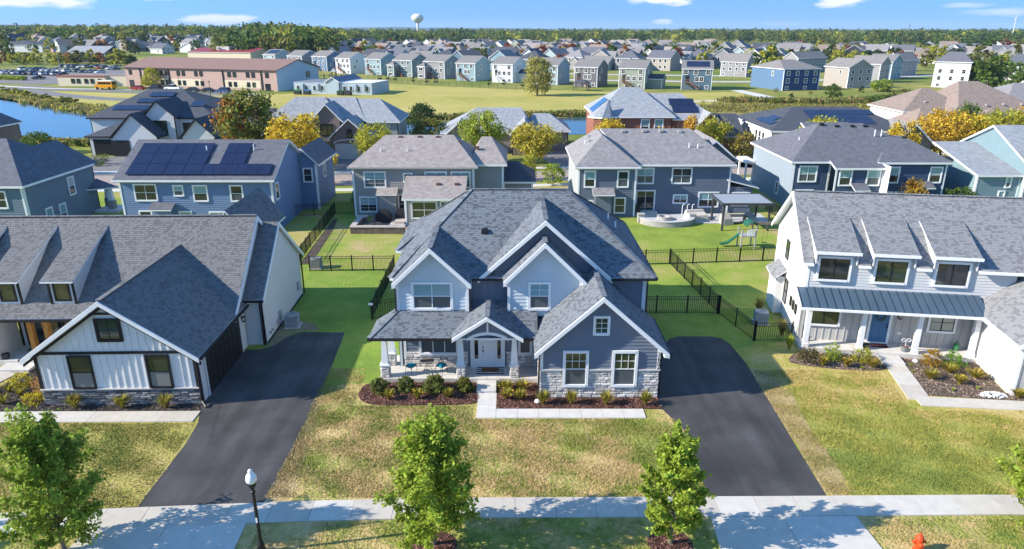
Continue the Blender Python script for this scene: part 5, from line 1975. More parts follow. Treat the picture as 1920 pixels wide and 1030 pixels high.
def block(h, off, x0, x1, y0, y1, ze, wm, rm, form, lap=0, oh=.4, z0=0, side=WHITE, faces='flrb', rake=.35, ridge_m=None, trim=True, stuff_roof='roof'):
    """One volume: four walls and a hip, gable or shed roof. form: ('hip', (xa, ya, xb, yb, z)), ('x', z), ('y', z)."""
    top = ze - .02
    P = {'f': [(x0, z0), (x1, z0), (x1, top), (x0, top)], 'b': [(x0, z0), (x1, z0), (x1, top), (x0, top)],
         'l': [(y0, z0), (y1, z0), (y1, top), (y0, top)], 'r': [(y0, z0), (y1, z0), (y1, top), (y0, top)]}
    if form[0] == 'x':
        k = form[1] - .18
        for f in 'lr':
            P[f] = [(y0, z0), (y1, z0), (y1, top), ((y0 + y1) / 2, k), (y0, top)]
    if form[0] == 'y':
        k = form[1] - .18
        for f in 'fb':
            P[f] = [(x0, z0), (x1, z0), (x1, top), ((x0 + x1) / 2, k), (x0, top)]
    C = {'f': y0, 'b': y1, 'l': x0, 'r': x1}
    for f in faces:
        w = wall(h, f, C[f], P[f], wm, 'lap' if lap and f != 'b' else 'plain', lap or .2, off=off)
    if trim:
        for u in (x0 + .07, x1 - .07):
            if 'f' in faces:
                post(h, 'f', y0, u, z0, top, .16, side, off=off, d=.06)
        if 'r' in faces:
            post(h, 'r', x1, y0 + .07, z0, top, .16, side, off=off, d=.05)
        if 'l' in faces:
            post(h, 'l', x0, y0 + .07, z0, top, .16, side, off=off, d=.05)
    if form[0] == 'hip':
        xa, ya, xb, yb, z = form[1]
        F = hipf(x0, x1, y0, y1, ze, ((xa, ya, z), (xb, yb, z)), oh)
    elif form[0] == 'none':
        return
    elif form[0] == 'flat':
        F = [((x0, y0, ze), (x1, y0, ze), (x1, y1, ze), (x0, y1, ze))]
    elif form[0] == 'shed':
        F = [((x0 - .25, y0 - oh, ze), (x1 + .25, y0 - oh, ze), (x1 + .25, y1, form[1]), (x0 - .25, y1, form[1]))]
    else:
        F = gabf(x0, x1, y0, y1, ze, form[1], form[0], oh, rake)
    roof(h, F, [rm, side], off=off, thick=.2)


def vents(h, off, pts, col=None, pipes=()):
    for x, y, z in pts:
        mb = MB()
        mb.box(x - .2, x + .2, y - .2, y + .15, z - .1, z + .12)
        mb.build('roof_vent', col or BLACKM, h, off=off)
    for x, y, z in pipes:
        mb = MB()
        mb.tube((x, y, z - .2), (x, y, z + .5), .06, .06, 7)
        mb.build('vent_pipe', WHITE, h, off=off)


def solar(h, off, p00, ux, uy, nx, ny, skip=(), mat=None):
    """Panels laid in a grid on a roof plane: corner p00, edge vectors per panel."""
    P, U, V = Vector(p00), Vector(ux), Vector(uy)
    n = U.cross(V).normalized()
    n = n if n.z > 0 else -n
    for i in range(nx):
        for j in range(ny):
            if (i, j) in skip:
                continue
            a = P + U * (i + .012) + V * (j + .012)
            mb = MB()
            q = [a + n * .14, a + U * .976 + n * .14, a + U * .976 + V * .976 + n * .14, a + V * .976 + n * .14]
            mb.prism(q, -n * .05)
            mb.build('solar_panel', mat or SOLAR, h, off=off)


SOLAR = M('solar_cell', (.012, .016, .05), .16, spec=.7, var=.2, scale=.7)
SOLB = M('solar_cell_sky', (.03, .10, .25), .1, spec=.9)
BLU1 = M('denim_blue_siding', (.155, .235, .39), .6, var=.04, scale=.7)
GREI = M('greige_siding', (.30, .30, .295), .62, var=.04, scale=.7)
GBLU = M('grey_blue_siding', (.13, .16, .215), .6, var=.04, scale=.7)
NAVY = M('navy_siding', (.052, .085, .155), .6, var=.05, scale=.7)
SKYB = M('sky_blue_siding', (.185, .275, .315), .62, var=.04, scale=.7)
SLTB = M('slate_green_siding', (.14, .20, .25), .62, var=.05, scale=.7)
RF_CH = shingle_far('far_charcoal_roof', (0.132, 0.139, 0.163))
RF_BR = shingle_far('far_brown_grey_roof', (0.319, 0.283, 0.268))
RF_GR = shingle_far('far_grey_roof', (0.247, 0.240, 0.247))
RF_DK = shingle_far('far_dark_roof', (0.072, 0.081, 0.101))
RF_LG = shingle_far('far_light_grey_roof', (0.294, 0.315, 0.343))
BRICKB = M('brown_stone_brick', (.20, .165, .15), .9, var=.35, scale=5)
BRICKR = M('red_brick', (.27, .115, .085), .9, var=.2, scale=6)


def W2(h, off, f, c, u, z, w, hh, cols=1, rows=2, **k):
    k.setdefault('top', R.choice((GLASSB, GLASSB, GLASS)))
    k.setdefault('bot', R.choice((GLASSG, GLASS)))
    return window(h, f, c, u, z, w, hh, cols, rows, .12, off=off, d=.055, **k)


# blue house with solar roof
h, o = house('suburban_house', 'denim blue two-storey house with solar panels on its charcoal roof, behind the left farmhouse', -29, 62.7)
block(h, o, -36.0, -22.0, 62.7, 73.3, 5.0, BLU1, RF_CH, ('x', 7.85), .2)
block(h, o, -23.0, -20.3, 71.5, 78.5, 4.8, BLU1, RF_CH, ('y', 6.5), 0)
for u, w_, c in ((-33.4, 1.9, 2), (-28.6, .8, 1), (-26.4, 1.1, 1), (-24.0, 1.1, 1)):
    pass
for u, z, w_, hh, c in ((-34.6, 3.1, 1.9, 1.4, 2), (-31.0, 3.55, .75, .85, 1), (-29.2, 3.05, 1.15, 1.35, 1), (-25.8, 3.05, 1.0, 1.35, 1), (-34.5, .7, 1.0, 1.3, 1), (-30.8, .6, 1.0, 1.35, 1), (-28.0, .9, 2.6, 1.0, 3), (-23.9, .9, 1.6, 1.3, 2)):
    W2(h, o, 'f', 62.7, u, z, w_, hh, c)
W2(h, o, 'r', -22.0, 63.4, 3.0, .8, 1.4)
W2(h, o, 'r', -20.3, 74, 3.0, .8, 1.3)
W2(h, o, 'f', 71.5, -21.6, 3.0, .8, 1.3)
mb = MB()
mb.box(-33.0, -31.3, 61.9, 62.69, 0, 2.4)
mb.build('bump_out', BLU1, h, off=o)
roof(h, [((-33.2, 61.6, 2.4), (-31.1, 61.6, 2.4), (-31.1, 62.6, 2.9), (-33.2, 62.6, 2.9))], [RF_CH, WHITE], off=o, thick=.1)
ux, uy = (1.10, 0, 0), (0, .90, .46)
P0 = lambda x, t: (x, 62.3 + t, 5.0 + .5 * t + .02)
solar(h, o, P0(-35.4, .6), (1.72, 0, 0), (0, 1.46, .73), 4, 3)
solar(h, o, P0(-28.5, .6), (1.05, 0, 0), (0, 1.46, .73), 6, 1)
solar(h, o, P0(-27.2, 2.06), (1.15, 0, 0), (0, 1.46, .73), 2, 2)
vents(h, o, [], pipes=[(-29.0, 66.2, 7.0), (-24.6, 66.4, 7.1)])
gutter(h, (-36.4, 62.25, 5.0), (-21.6, 62.25, 5.0), WHITE, off=o)

# far-left slate house
h, o = house('suburban_house', 'slate blue-grey house with dark hip roof and small columned porch, behind the farmhouse, left edge', -49, 60.2)
block(h, o, -57, -43.2, 60.2, 70.4, 5.0, SLTB, RF_CH, ('hip', (-53, 66.2, -47.8, 66.2, 8.2)), .2)
block(h, o, -50, -43.25, 66, 71.2, 4.98, SLTB, RF_CH, ('y', 7.3), 0, trim=False, side=RF_CH)
for u, z, w_, hh, c in ((-46.9, 3.0, 2.1, 1.4, 2), (-46.9, .7, 2.6, 1.3, 3), (-51.5, 3.0, 1.6, 1.4, 2)):
    W2(h, o, 'f', 60.2, u, z, w_, hh, c)
for u, z in ((62.6, .6), (64.6, .5), (66.6, 2.7)):
    W2(h, o, 'r', -43.2, u, z, .8, 1.6)
pipe(h, [(-43.1, 60.3, 5), (-43.1, 60.3, 1.5), (-43.0, 61.0, 1.2), (-43, 61.2, 0)], .06, WHITE, off=o)
solar(h, o, (-53.4, 61.4, 5.9), (1.0, 0, 0), (0, 1.45, .80), 3, 2)
roof(h, [((-43.3, 69.2, 2.6), (-40.6, 70.6, 2.6), (-43.3, 71.5, 3.3)), ((-40.6, 70.6, 2.6), (-43.3, 72.6, 2.6), (-43.3, 71.5, 3.3))], [RF_CH, WHITE], off=o, thick=.12)
for x, y in ((-41.6, 70.6), (-42.6, 71.8)):
    mb = MB()
    mb.box(x - .3, x + .3, y - .3, y + .3, .3, 1.2, 1)
    mb.hexa([(x - .24, y - .24, 1.2), (x + .24, y - .24, 1.2), (x + .24, y + .24, 1.2), (x - .24, y + .24, 1.2), (x - .15, y - .15, 2.6), (x + .15, y - .15, 2.6), (x + .15, y + .15, 2.6), (x - .15, y + .15, 2.6)])
    mb.build('column', [WHITE, MORT], h, off=o)
mb = MB()
mb.box(-43.1, -40.8, 69.8, 72.4, 0, .3)
mb.build('porch_slab', CONC2, h, off=o)

# greige house with sunroom
h, o = house('suburban_house', 'greige two-storey house with brown-grey hip roof and low sunroom, right of the blue house', -9, 68.6)
block(h, o, -15.9, -3.8, 68.6, 77.8, 5.1, GREI, RF_BR, ('hip', (-13.2, 73.2, -6.1, 73.2, 7.55)), .2)
block(h, o, -4.0, -.9, 70.3, 78.5, 5.05, GREI, RF_BR, ('hip', (-3.2, 74.4, -2.2, 74.4, 7.2)), .2, faces='fr')
block(h, o, -.9, 2.2, 73.5, 79.5, 2.6, GREI, RF_DK, ('hip', (-.9, 76.5, .6, 76.5, 4.2)), .2, faces='fr')
block(h, o, -10.3, -4.7, 65.2, 68.6, 2.7, GREI, RF_BR, ('shed', 4.3), .2, faces='flr')
for u, z, w_, hh, c in ((-14.7, 3.05, 2.0, 1.45, 2), (-10.75, 3.55, .7, .8, 1), (-8.6, 3.05, 2.0, 1.45, 2), (-5.9 + -.1, 3.05, 1.75, 1.45, 2), (-15.3, .55, 1.6, 1.4, 2)):
    W2(h, o, 'f', 68.6, u, z, w_, hh, c, grid=(1, 2, 'bot') if c == 2 else None)
W2(h, o, 'f', 65.2, -9.6, .75, 2.3, 1.55, 2, top=GLASSGR, bot=GLASSGR)
W2(h, o, 'f', 65.2, -6.8, .75, 1.7, 1.55, 2, top=GLASS, bot=GLASS)
W2(h, o, 'f', 68.6, -11.4, .4, 1.0, 1.8, 2)
mb = MB()
mb.box(-13.3, -11.6, 67.7, 68.59, 0, 2.5)
mb.build('bump_out', GREI, h, off=o)
roof(h, [((-13.5, 67.4, 2.5), (-11.4, 67.4, 2.5), (-11.4, 68.5, 3.0), (-13.5, 68.5, 3.0))], [RF_BR, WHITE], off=o, thick=.1)
REDV = M('red_brown_vent', (.16, .07, .06), .6)
vents(h, o, [(-11.6, 72.9, 7.35), (-9.6, 72.9, 7.35), (-7.7, 72.9, 7.35), (-5.4, 72.2, 6.9), (-3.6, 72.2, 6.4), (-7.2, 67.0, 3.65), (-5.4, 67.0, 3.65)], REDV, [(-13.3, 70.6, 6.1), (-10.6, 70.6, 6.1)])
gutter(h, (-16.3, 68.15, 5.1), (-3.6, 68.15, 5.1), M('tan_gutter', (.40, .37, .34), .6), off=o)
# its patio
sheet('patio', [(-14.4, 62.3), (-9.5, 62.3), (-10.2, 65.2), (-10.4, 68.5), (-14.0, 68.5)], .03, M('clay_paver', (.30, .21, .18), .9, var=.15, scale=4))
t = thing('planter_wall', 'low tan stone seat wall with cap round the fire bowl behind the greige house', 'garden wall', (-13, 62.5, 0))
mb = MB()
CAPM = M('tan_wall_cap', (.45, .40, .37), .85)
for a, b, c, d in ((-2.0, -1.6, -.4, 3.2), (-1.6, 2.4, -.4, 0), (2.4, 3.0, -.5, .2), (-2.1, -1.2, 3.2, 3.8)):
    mb.box(a, b, c, d, 0, .62)
mb.build('wall', M('brown_block', (.17, .13, .115), .9, var=.3, scale=5), t)
mb = MB()
for a, b, c, d in ((-2.06, -1.54, -.46, 3.2), (-1.54, 2.36, -.46, .06), (2.34, 3.06, -.56, .26), (-2.16, -1.14, 3.2, 3.86)):
    mb.box(a, b, c, d, .62, .72)
mb.build('wall_cap', CAPM, t)
t = thing('fire_table', 'round black fire table on the clay patio', 'fire pit', (-13.2, 63.7, .03))
mb = MB()
mb.lathe((0, 0, 0), ((.75, 0), (.8, .4), (.9, .42), (.9, .5), (.3, .5), (.28, .56)), 18)
mb.build('bowl', M('dark_bronze', (.05, .048, .05), .5), t)
mb = MB()
mb.tube((.1, .2, .5), (.1, .2, 2.3), .03, .03, 6)
mb.build('umbrella_pole', BLACKM, t)
for x, y, w_, l in ((-12.6, 66.2, 1.6, 'black covered barbecue on the clay patio'), (-11.0, 66.6, 1.1, 'black covered smoker beside the sunroom')):
    t = thing('covered_grill', l, 'barbecue', (x, y, .03))
    mb = MB()
    a = w_ / 2
    mb.hexa([(-a, -.35, 0), (a, -.35, 0), (a, .35, 0), (-a, .35, 0), (-a * .95, -.32, .8), (a * .95, -.32, .8), (a * .95, .32, .8), (-a * .95, .32, .8)])
    mb.hexa([(-a * .7, -.3, .8), (a * .7, -.3, .8), (a * .7, .3, .8), (-a * .7, .3, .8), (-a * .6, -.2, 1.25), (a * .6, -.2, 1.25), (a * .6, .22, 1.25), (-a * .6, .22, 1.25)])
    mb.build('cover', M('black_vinyl', (.02, .02, .022), .55), t)
t = thing('patio_steps', 'pale stone steps at the sunroom door', 'steps', (-10.9, 65.0, .03))
mb = MB()
mb.box(-.9, .5, -.5, 1.2, 0, .18)
mb.box(-.5, .5, 0, 1.2, .18, .36)
mb.build('step', CAPM, t)

# grey-blue house with patio and pergola
h, o = house('suburban_house', 'grey-blue two-storey house with wide grey hip roof, round fire patio and pergola behind it', 14, 68.5)
block(h, o, 6.6, 12.4, 68.5, 80.5, 5.1, GBLU, RF_GR, ('hip', (9.3, 72.3, 9.3, 77, 7.7)), .2, faces='frb')
block(h, o, 12.4, 22.2, 69.8, 80.4, 5.1, GBLU, RF_GR, ('hip', (9.4, 75.1, 19.0, 75.1, 7.95)), .2, faces='frb')
block(h, o, 19.5, 23.6, 74, 82, 4.9, GBLU, RF_GR, ('y', 6.9), 0, faces='frb', trim=False)
block(h, o, 22.2, 24.6, 69.9, 76, 2.7, GBLU, RF_GR, ('flat',), .2, faces='fr', trim=False)
roof(h, [((21.9, 69.4, 3.55), (25.1, 69.4, 2.75), (25.1, 76.2, 2.75), (21.9, 76.2, 3.55))], [RF_GR, WHITE], off=o, thick=.1)
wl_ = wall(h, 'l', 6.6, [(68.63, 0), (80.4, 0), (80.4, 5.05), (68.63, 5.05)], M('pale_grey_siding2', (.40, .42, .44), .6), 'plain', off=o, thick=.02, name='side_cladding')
for u, z, w_, hh in ((7.3, 3.1, .95, 1.5), (10.6, 3.1, .95, 1.5), (7.2, .7, .9, .9), (10.4, .45, .95, 1.45)):
    W2(h, o, 'f', 68.5, u, z, w_, hh)
for u, z, w_, hh, c in ((12.7, 3.2, 1.6, 1.45, 2), (16.3, 3.2, 1.85, 1.45, 2), (16.6, 1.15, 1.3, .75, 2), (19.2, .75, 1.9, 1.4, 2)):
    W2(h, o, 'f', 69.8, u, z, w_, hh, c)
W2(h, o, 'f', 69.8, 12.8, .35, 1.75, 2.0, 2, 1, top=GLASS)
W2(h, o, 'f', 69.9, 22.6, .9, 1.7, 1.2, 2)
mb = MB()
mb.box(8.3, 9.9, 67.6, 68.49, 0, 2.5)
mb.build('bump_out', GBLU, h, off=o)
roof(h, [((8.0, 67.2, 2.5), (10.2, 67.2, 2.5), (10.2, 68.4, 3.0), (8.0, 68.4, 3.0))], [RF_GR, WHITE], off=o, thick=.1)
vents(h, o, [(10.6, 74.6, 7.5), (11.8, 74.5, 7.75), (14.0, 74.5, 7.8), (15.8, 74.5, 7.8), (17.8, 74.5, 7.7), (21.5, 76.2, 6.75), (8.4, 76, 7.0), (8.2, 73.5, 6.9)], M('pale_vent', (.40, .40, .40), .6), [(18.3, 72.0, 6.4), (19.2, 72.0, 6.3), (7.8, 74.5, 6.3)])
gutter(h, (6.2, 68.05, 5.1), (12.7, 68.05, 5.1), WHITE, off=o)
gutter(h, (12.8, 69.35, 5.1), (22.6, 69.35, 5.1), WHITE, off=o)
sheet('patio', [(12.4, 69.6), (13.0, 66.4), (14.5, 65.4), (17.4, 66.0), (19.5, 65.7), (25.4, 66.1), (25.6, 69.6)], .03, M('pale_patio_concrete', (.50, .50, .51), .85, var=.06, scale=1.2))
t = thing('back_steps', 'grey steps at the sliding door of the grey-blue house', 'steps', (13.7, 69.2, .03))
mb = MB()
mb.box(-1.2, 1.2, -.7, .5, 0, .16)
mb.box(-1.1, 1.1, -.35, .5, .16, .34)
mb.build('step', CONC, t)
t = thing('seat_wall', 'curved pale stone seat wall round the fire ring on the right patio', 'garden wall', (15.2, 66.4, 0))
a0, N_ = rad(188), 22
STW = M('pale_block', (.40, .39, .38), .9, var=.15, scale=4)
for lay in range(3):
    for i in range(N_):
        a, b = a0 + i * rad(164) / N_ + (lay % 2) * .06, a0 + (i + .93) * rad(164) / N_ + (lay % 2) * .06
        mb = MB()
        q = [(r_ * math.cos(t_) * 1.12, r_ * math.sin(t_) * .9, lay * .17 - .02) for r_, t_ in ((2.1, a), (2.4, a), (2.4, b), (2.1, b))]
        mb.prism([(x, y, z + .155) for x, y, z in q], (0, 0, -.155))
        mb.build('wall_block', STW, t)
mb = MB()
for i in range(N_):
    a, b = a0 + i * rad(164) / N_, a0 + (i + 1) * rad(164) / N_
    q = [(r_ * math.cos(t_) * 1.12, r_ * math.sin(t_) * .9, .565) for r_, t_ in ((2.03, a), (2.46, a), (2.46, b), (2.03, b))]
    mb.prism(q, (0, 0, -.07))
mb.build('wall_cap', M('pale_cap', (.50, .50, .50), .85), t)
for s in (-1, 1):
    mb = MB()
    mb.box(s * 2.52 - .3, s * 2.52 + .3, -.4, .2, 0, .8)
    mb.box(s * 2.52 - .35, s * 2.52 + .35, -.45, .25, .8, .88)
    mb.build('pier', STW, t)
t = thing('fire_ring', 'round pale stone fire ring in the middle of the right patio', 'fire pit', (15.2, 67.3, .03))
mb = MB()
mb.lathe((0, 0, 0), ((.72, 0), (.72, .34), (.5, .34), (.48, .05), (.02, .05)), 18)
mb.build('ring', STW, t)
t = thing('covered_sofa', 'patio sofa under a pale beige cover on the right patio', 'sofa', (18.4, 67.4, .03), 10)
BEI = M('beige_cover', (.55, .51, .46), .8, var=.08, scale=2)
mb = MB()
mb.hexa([(-1.1, -.7, 0), (1.1, -.7, 0), (1.1, .7, 0), (-1.1, .7, 0), (-.95, -.55, .5), (.95, -.55, .5), (.95, .55, .72), (-.95, .55, .72)])
mb.hexa([(-1.0, .2, .5), (1.0, .2, .5), (1.0, .66, .5), (-1.0, .66, .5), (-.9, .3, .85), (.9, .3, .85), (.9, .6, .85), (-.9, .6, .85)])
mb.build('cover', BEI, t)
t = thing('white_chairs', 'row of small white folding chairs against the wall of the grey-blue house', 'chairs', (17.9, 69.1, .03))
t['label'] = 'white metal plant stand against the wall of the grey-blue house'
t['category'] = 'plant stand'
t.name = 'plant_stand'
mb = MB()
for k in range(3):
    mb.tube((-.5 + k * .5, 0, 0), (-.5 + k * .5, 0, 1.0), .035, .035, 6)
    mb.tube((-.5 + k * .5, 0, 1.0), (-.3 + k * .5, 0, 1.12), .035, .035, 6)
mb.build('stand', WHITE, t)
t = thing('pergola', 'dark metal pergola with slatted flat roof on the right patio', 'pergola', (21.9, 64.9, 0))
PG = M('dark_grey_aluminium', (.06, .065, .075), .5)
PR = M('grey_louvre', (.30, .33, .37), .5)
for x in (-2.1, 2.2):
    for y in (-1.7, 1.9):
        mb = MB()
        mb.box(x - .09, x + .09, y - .09, y + .09, 0, 2.55)
        mb.build('post', PG, t)
mb = MB()
mb.box(-2.4, 2.5, -2.0, -1.88, 2.5, 2.72)
mb.box(-2.4, 2.5, 2.08, 2.2, 2.5, 2.72)
mb.box(-2.4, -2.28, -1.88, 2.08, 2.5, 2.72)
mb.box(2.38, 2.5, -1.88, 2.08, 2.5, 2.72)
mb.build('frame', PG, t)
for k in range(17):
    mb = MB()
    y = -1.85 + k * .232
    mb.hexa([(-2.28, y, 2.6), (2.38, y, 2.6), (2.38, y + .225, 2.645), (-2.28, y + .225, 2.645), (-2.28, y, 2.63), (2.38, y, 2.63), (2.38, y + .225, 2.675), (-2.28, y + .225, 2.675)])
    mb.build('roof_slat', PR, t)
for x, y, l in ((20.9, 65.6, 'covered chair under the left half of the pergola'), (23.3, 65.7, 'grey covered chair under the right half of the pergola')):
    t = thing('covered_chair', l, 'chair', (x, y, .03), 15)
    mb = MB()
    mb.hexa([(-.55, -.5, 0), (.55, -.5, 0), (.55, .5, 0), (-.55, .5, 0), (-.45, -.35, .55), (.45, -.35, .55), (.45, .45, 1.0), (-.45, .45, 1.0)])
    mb.build('cover', M('taupe_cover', (.38, .37, .37), .85), t)
t = thing('patio_table', 'dark dining table under the pergola', 'table', (22.1, 66.0, .03))
mb = MB()
mb.box(-.8, .8, -.45, .45, .7, .75)
mb.build('table_top', PG, t)
for a in (-.7, .7):
    for b in (-.38, .38):
        mb = MB()
        mb.box(a - .03, a + .03, b - .03, b + .03, 0, .7)
        mb.build('leg', PG, t)
t = thing('covered_grill', 'black covered grill beside the sliding door of the grey-blue house', 'barbecue', (12.7, 68.9, .03))
mb = MB()
mb.hexa([(-.35, -.3, 0), (.35, -.3, 0), (.35, .3, 0), (-.35, .3, 0), (-.3, -.25, 1.1), (.3, -.25, 1.1), (.3, .25, 1.1), (-.3, .25, 1.1)])
mb.build('cover', MATS['black_vinyl'], t)
# play set
t = thing('play_set', 'swing set with green canopy and slide, white railing, in the right back yard', 'swing set', (20.3, 57.9, 0))
t.scale = (.88, .88, .88)
GPL = M('green_plastic', (.02, .11, .065), .45)
GRY = M('grey_play_post', (.36, .36, .37), .6)
for x in (-.6, .75):
    for y in (-.6, .6):
        mb = MB()
        mb.box(x - .06, x + .06, y - .06, y + .06, 0, 2.0 if x < 0 else 2.4)
        mb.build('post', GRY, t)
mb = MB()
mb.box(-.65, .8, -.65, .65, 1.25, 1.33)
mb.build('deck', GRY, t)
mb = MB()
for k in range(9):
    mb.box(-.1 + k * .1, -.05 + k * .1, -.66, -.62, 1.33, 1.95)
mb.box(-.12, .8, -.67, -.61, 1.93, 2.0)
mb.build('railing', WHITE, t)
mb = MB()
prev = None
for k in range(7):
    a = math.pi * k / 6
    p = (.35 - .55 * math.cos(a), 2.25 + .5 * math.sin(a))
    if prev:
        mb.hexa([(prev[0], -.7, prev[1]), (p[0], -.7, p[1]), (p[0], .7, p[1]), (prev[0], .7, prev[1]), (prev[0], -.7, prev[1] + .04), (p[0], -.7, p[1] + .04), (p[0], .7, p[1] + .04), (prev[0], .7, prev[1] + .04)])
    prev = p
mb.build('canopy', GPL, t)
mb = MB()
for (a, za), (b, zb) in zip([(-.6, 1.25), (-1.2, .75), (-1.7, .35), (-2.2, .25)], [(-1.2, .75), (-1.7, .35), (-2.2, .25), (-2.4, .25)]):
    mb.hexa([(a, .05, za), (b, .05, zb), (b, .55, zb), (a, .55, za), (a, .05, za + .12), (b, .05, zb + .12), (b, .55, zb + .12), (a, .55, za + .12)])
mb.build('slide', GPL, t)
mb = MB()
mb.box(.7, 5.2, -.07, .07, 2.35, 2.6)
mb.build('beam', M('weathered_beam', (.24, .20, .18), .85), t)
for sx in (5.0,):
    for y in (-.9, .9):
        mb = MB()
        mb.tube((sx, 0, 2.4), (sx + .3, y, 0), .06, .06, 7)
        mb.build('leg', GRY, t)
for x in (1.9, 3.4):
    mb = MB()
    for d in (-.22, .22):
        mb.tube((x + d, 0, 2.4), (x + d * .9, .1, .5), .012, .012, 5)
    mb.box(x - .24, x + .24, 0, .2, .48, .51)
    mb.build('swing', GPL, t)

# navy house
h, o = house('suburban_house', 'navy two-storey house with charcoal hip roof and pale left side, behind the right farmhouse', 37, 69.8)
block(h, o, 29.2, 33.0, 71.6, 84, 5.1, NAVY, RF_CH, ('none',), .2, faces='f')
roof(h, hipf(29.2, 45, 71.6, 84, 5.1, ((33.8, 77.6, 8.2), (38.5, 77.6, 8.2)), .4), [RF_CH, WHITE], off=o, thick=.2)
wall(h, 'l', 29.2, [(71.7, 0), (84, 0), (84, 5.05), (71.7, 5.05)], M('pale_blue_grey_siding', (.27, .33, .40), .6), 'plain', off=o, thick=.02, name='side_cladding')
block(h, o, 33.0, 37.9, 70.2, 80, 4.7, NAVY, RF_CH, ('shed', 8.0), .2, faces='f')
block(h, o, 37.9, 44.8, 71.1, 82, 5.1, NAVY, RF_CH, ('hip', (40.6, 75.8, 42.2, 75.8, 7.1)), .2, faces='flr')
wall(h, 'l', 37.88, [(69.0, 0), (71.1, 0), (71.1, 5.0), (69.0, 5.0)], WHITE, 'plain', off=o, thick=.05, name='side_return')
for f, c, u, z, w_, hh, n_ in (('f', 71.6, 29.9, 3.0, 1.7, 1.5, 2), ('f', 71.6, 29.9, .6, 1.6, 1.4, 2), ('f', 70.2, 33.5, 2.9, 1.1, 1.5, 1), ('f', 70.2, 36.3, 2.9, 1.2, 1.5, 1), ('f', 70.2, 33.4, .5, 1.2, 1.4, 1), ('f', 71.1, 38.8, 3.0, 1.1, 1.5, 1), ('f', 71.1, 43.2, 3.0, 1.1, 1.5, 1), ('f', 71.1, 38.8, .9, 2.2, 1.0, 3), ('l', 29.2, 75, .9, .6, 1.2, 1)):
    W2(h, o, f, c, u, z, w_, hh, n_)
vents(h, o, [(35.5, 77.0, 7.95), (37.2, 77.0, 7.95), (38.6, 77.0, 7.95), (33.9, 77.2, 8.15), (41.0, 75.4, 6.95), (42.2, 75.4, 6.95)], BLACKM, [(31.2, 76, 6.4), (38.9, 75.2, 7.3), (39.6, 75.2, 7.3)])
roof(h, [((34.6, 68.8, 2.6), (36.2, 68.8, 2.6), (36.2, 70.1, 3.1), (34.6, 70.1, 3.1))], [RF_CH, WHITE], off=o, thick=.1)
roof(h, [((41.4, 69.9, 2.6), (43.4, 69.9, 2.6), (43.4, 71.0, 3.1), (41.4, 71.0, 3.1))], [RF_CH, WHITE], off=o, thick=.1)
mb = MB()
mb.box(28.0, 29.1, 83, 86, 0, .4)
mb.box(28.1, 28.3, 83.1, 83.3, .4, 2.8)
mb.box(28.1, 28.3, 85.6, 85.8, .4, 2.8)
mb.box(27.9, 29.15, 82.9, 86.1, 2.8, 3.1)
mb.build('side_porch', WHITE, h, off=o)

# pale blue house at the right edge
h, o = house('suburban_house', 'pale sky-blue house with light grey roof at the right edge, beyond the right white house', 54, 70)
block(h, o, 47.8, 52.3, 70.6, 79, 3.9, SKYB, RF_LG, ('shed', 6.0), .22, faces='flr')
block(h, o, 52.3, 63, 70.0, 82, 5.1, SKYB, RF_LG, ('x', 8.2), .22, faces='flrb')
W2(h, o, 'f', 70.6, 50.4, 3.0 - 2.0, .5, 1.1)
W2(h, o, 'f', 70.6, 50.9, 3.0 - .4, .4, 1.0)
W2(h, o, 'f', 70.0, 55.0, 2.8, 1.2, 1.4)

# ------------------------------------------------------------------ the third row across the back street
def drive(pts):
    sheet('driveway', pts, .015, ROADM)


h, o = house('stone_house', 'brown stone house with dark hip roof by the pond, left edge', -80, 102)
block(h, o, -92, -75.2, 101.5, 107.5, 4.6, BRICKB, RF_CH, ('hip', (-86, 104.5, -78.4, 104.5, 7.6)), faces='flrb', trim=False)
for u in (-79, -77):
    W2(h, o, 'f', 101.5, u, 2.2, 1.1, 1.6)
# modern farmhouse with solar panels
h, o = house('modern_farmhouse', 'white modern farmhouse with black roofs and solar panels, in front of the pond', -54, 103)
WF = M('white_far_siding', (.62, .64, .66), .65)
block(h, o, -64.5, -45.5, 108, 124, 5.2, WF, RF_DK, ('hip', (-60.0, 118.5, -54.5, 118.5, 8.6)), faces='flrb', side=BLK, trim=False)
block(h, o, -63.2, -52.8, 104.5, 110, 2.9, WF, RF_DK, ('hip', (-60.2, 107.5, -55, 107.5, 4.4)), faces='flr', side=BLK, trim=False)
block(h, o, -59.0, -52.6, 103.6, 111, 2.9, WF, RF_DK, ('y', 6.3), faces='f', side=BLK, trim=False)
block(h, o, -55.6, -50.9, 106.6, 113, 5.4, WF, RF_DK, ('y', 7.9), faces='flr', side=BLK, trim=False)
block(h, o, -48.8, -43.9, 103.5, 112, 2.8, WF, RF_DK, ('y', 5.6), faces='flr', side=BLK, trim=False)
block(h, o, -46, -41.5, 106, 118, 2.8, WF, RF_DK, ('x', 5.8), faces='flr', side=BLK, trim=False)
window(h, 'f', 106.6, -54.2, 3.1, 1.9, 1.7, 2, 1, .12, BLK, top=GLASSGR, off=o, d=.055)
window(h, 'f', 108, -50.3, 3.2, 1.8, 1.1, 1, 1, .12, BLK, top=GLASS, off=o, d=.055)
for u in (-62.6, -59.4):
    mb = MB()
    fbox(mb, FR('f', 104.5 if u < -60 else 103.6), u, u + 2.7, .05, 2.4, 0, .05)
    mb.build('garage_door', M('black_door_panel', (.02, .02, .023), .4), h, off=o)
solar(h, o, (-62.2, 110.2, 6.0), (1.3, 0, 0), (0, 1.6, .55), 5, 1)
solar(h, o, (-59.6, 112.8, 6.85), (1.3, 0, 0), (0, 1.6, .55), 3, 1)
solar(h, o, (-58.6, 115.2, 7.6), (1.3, 0, 0), (0, 1.6, .55), 3, 1)
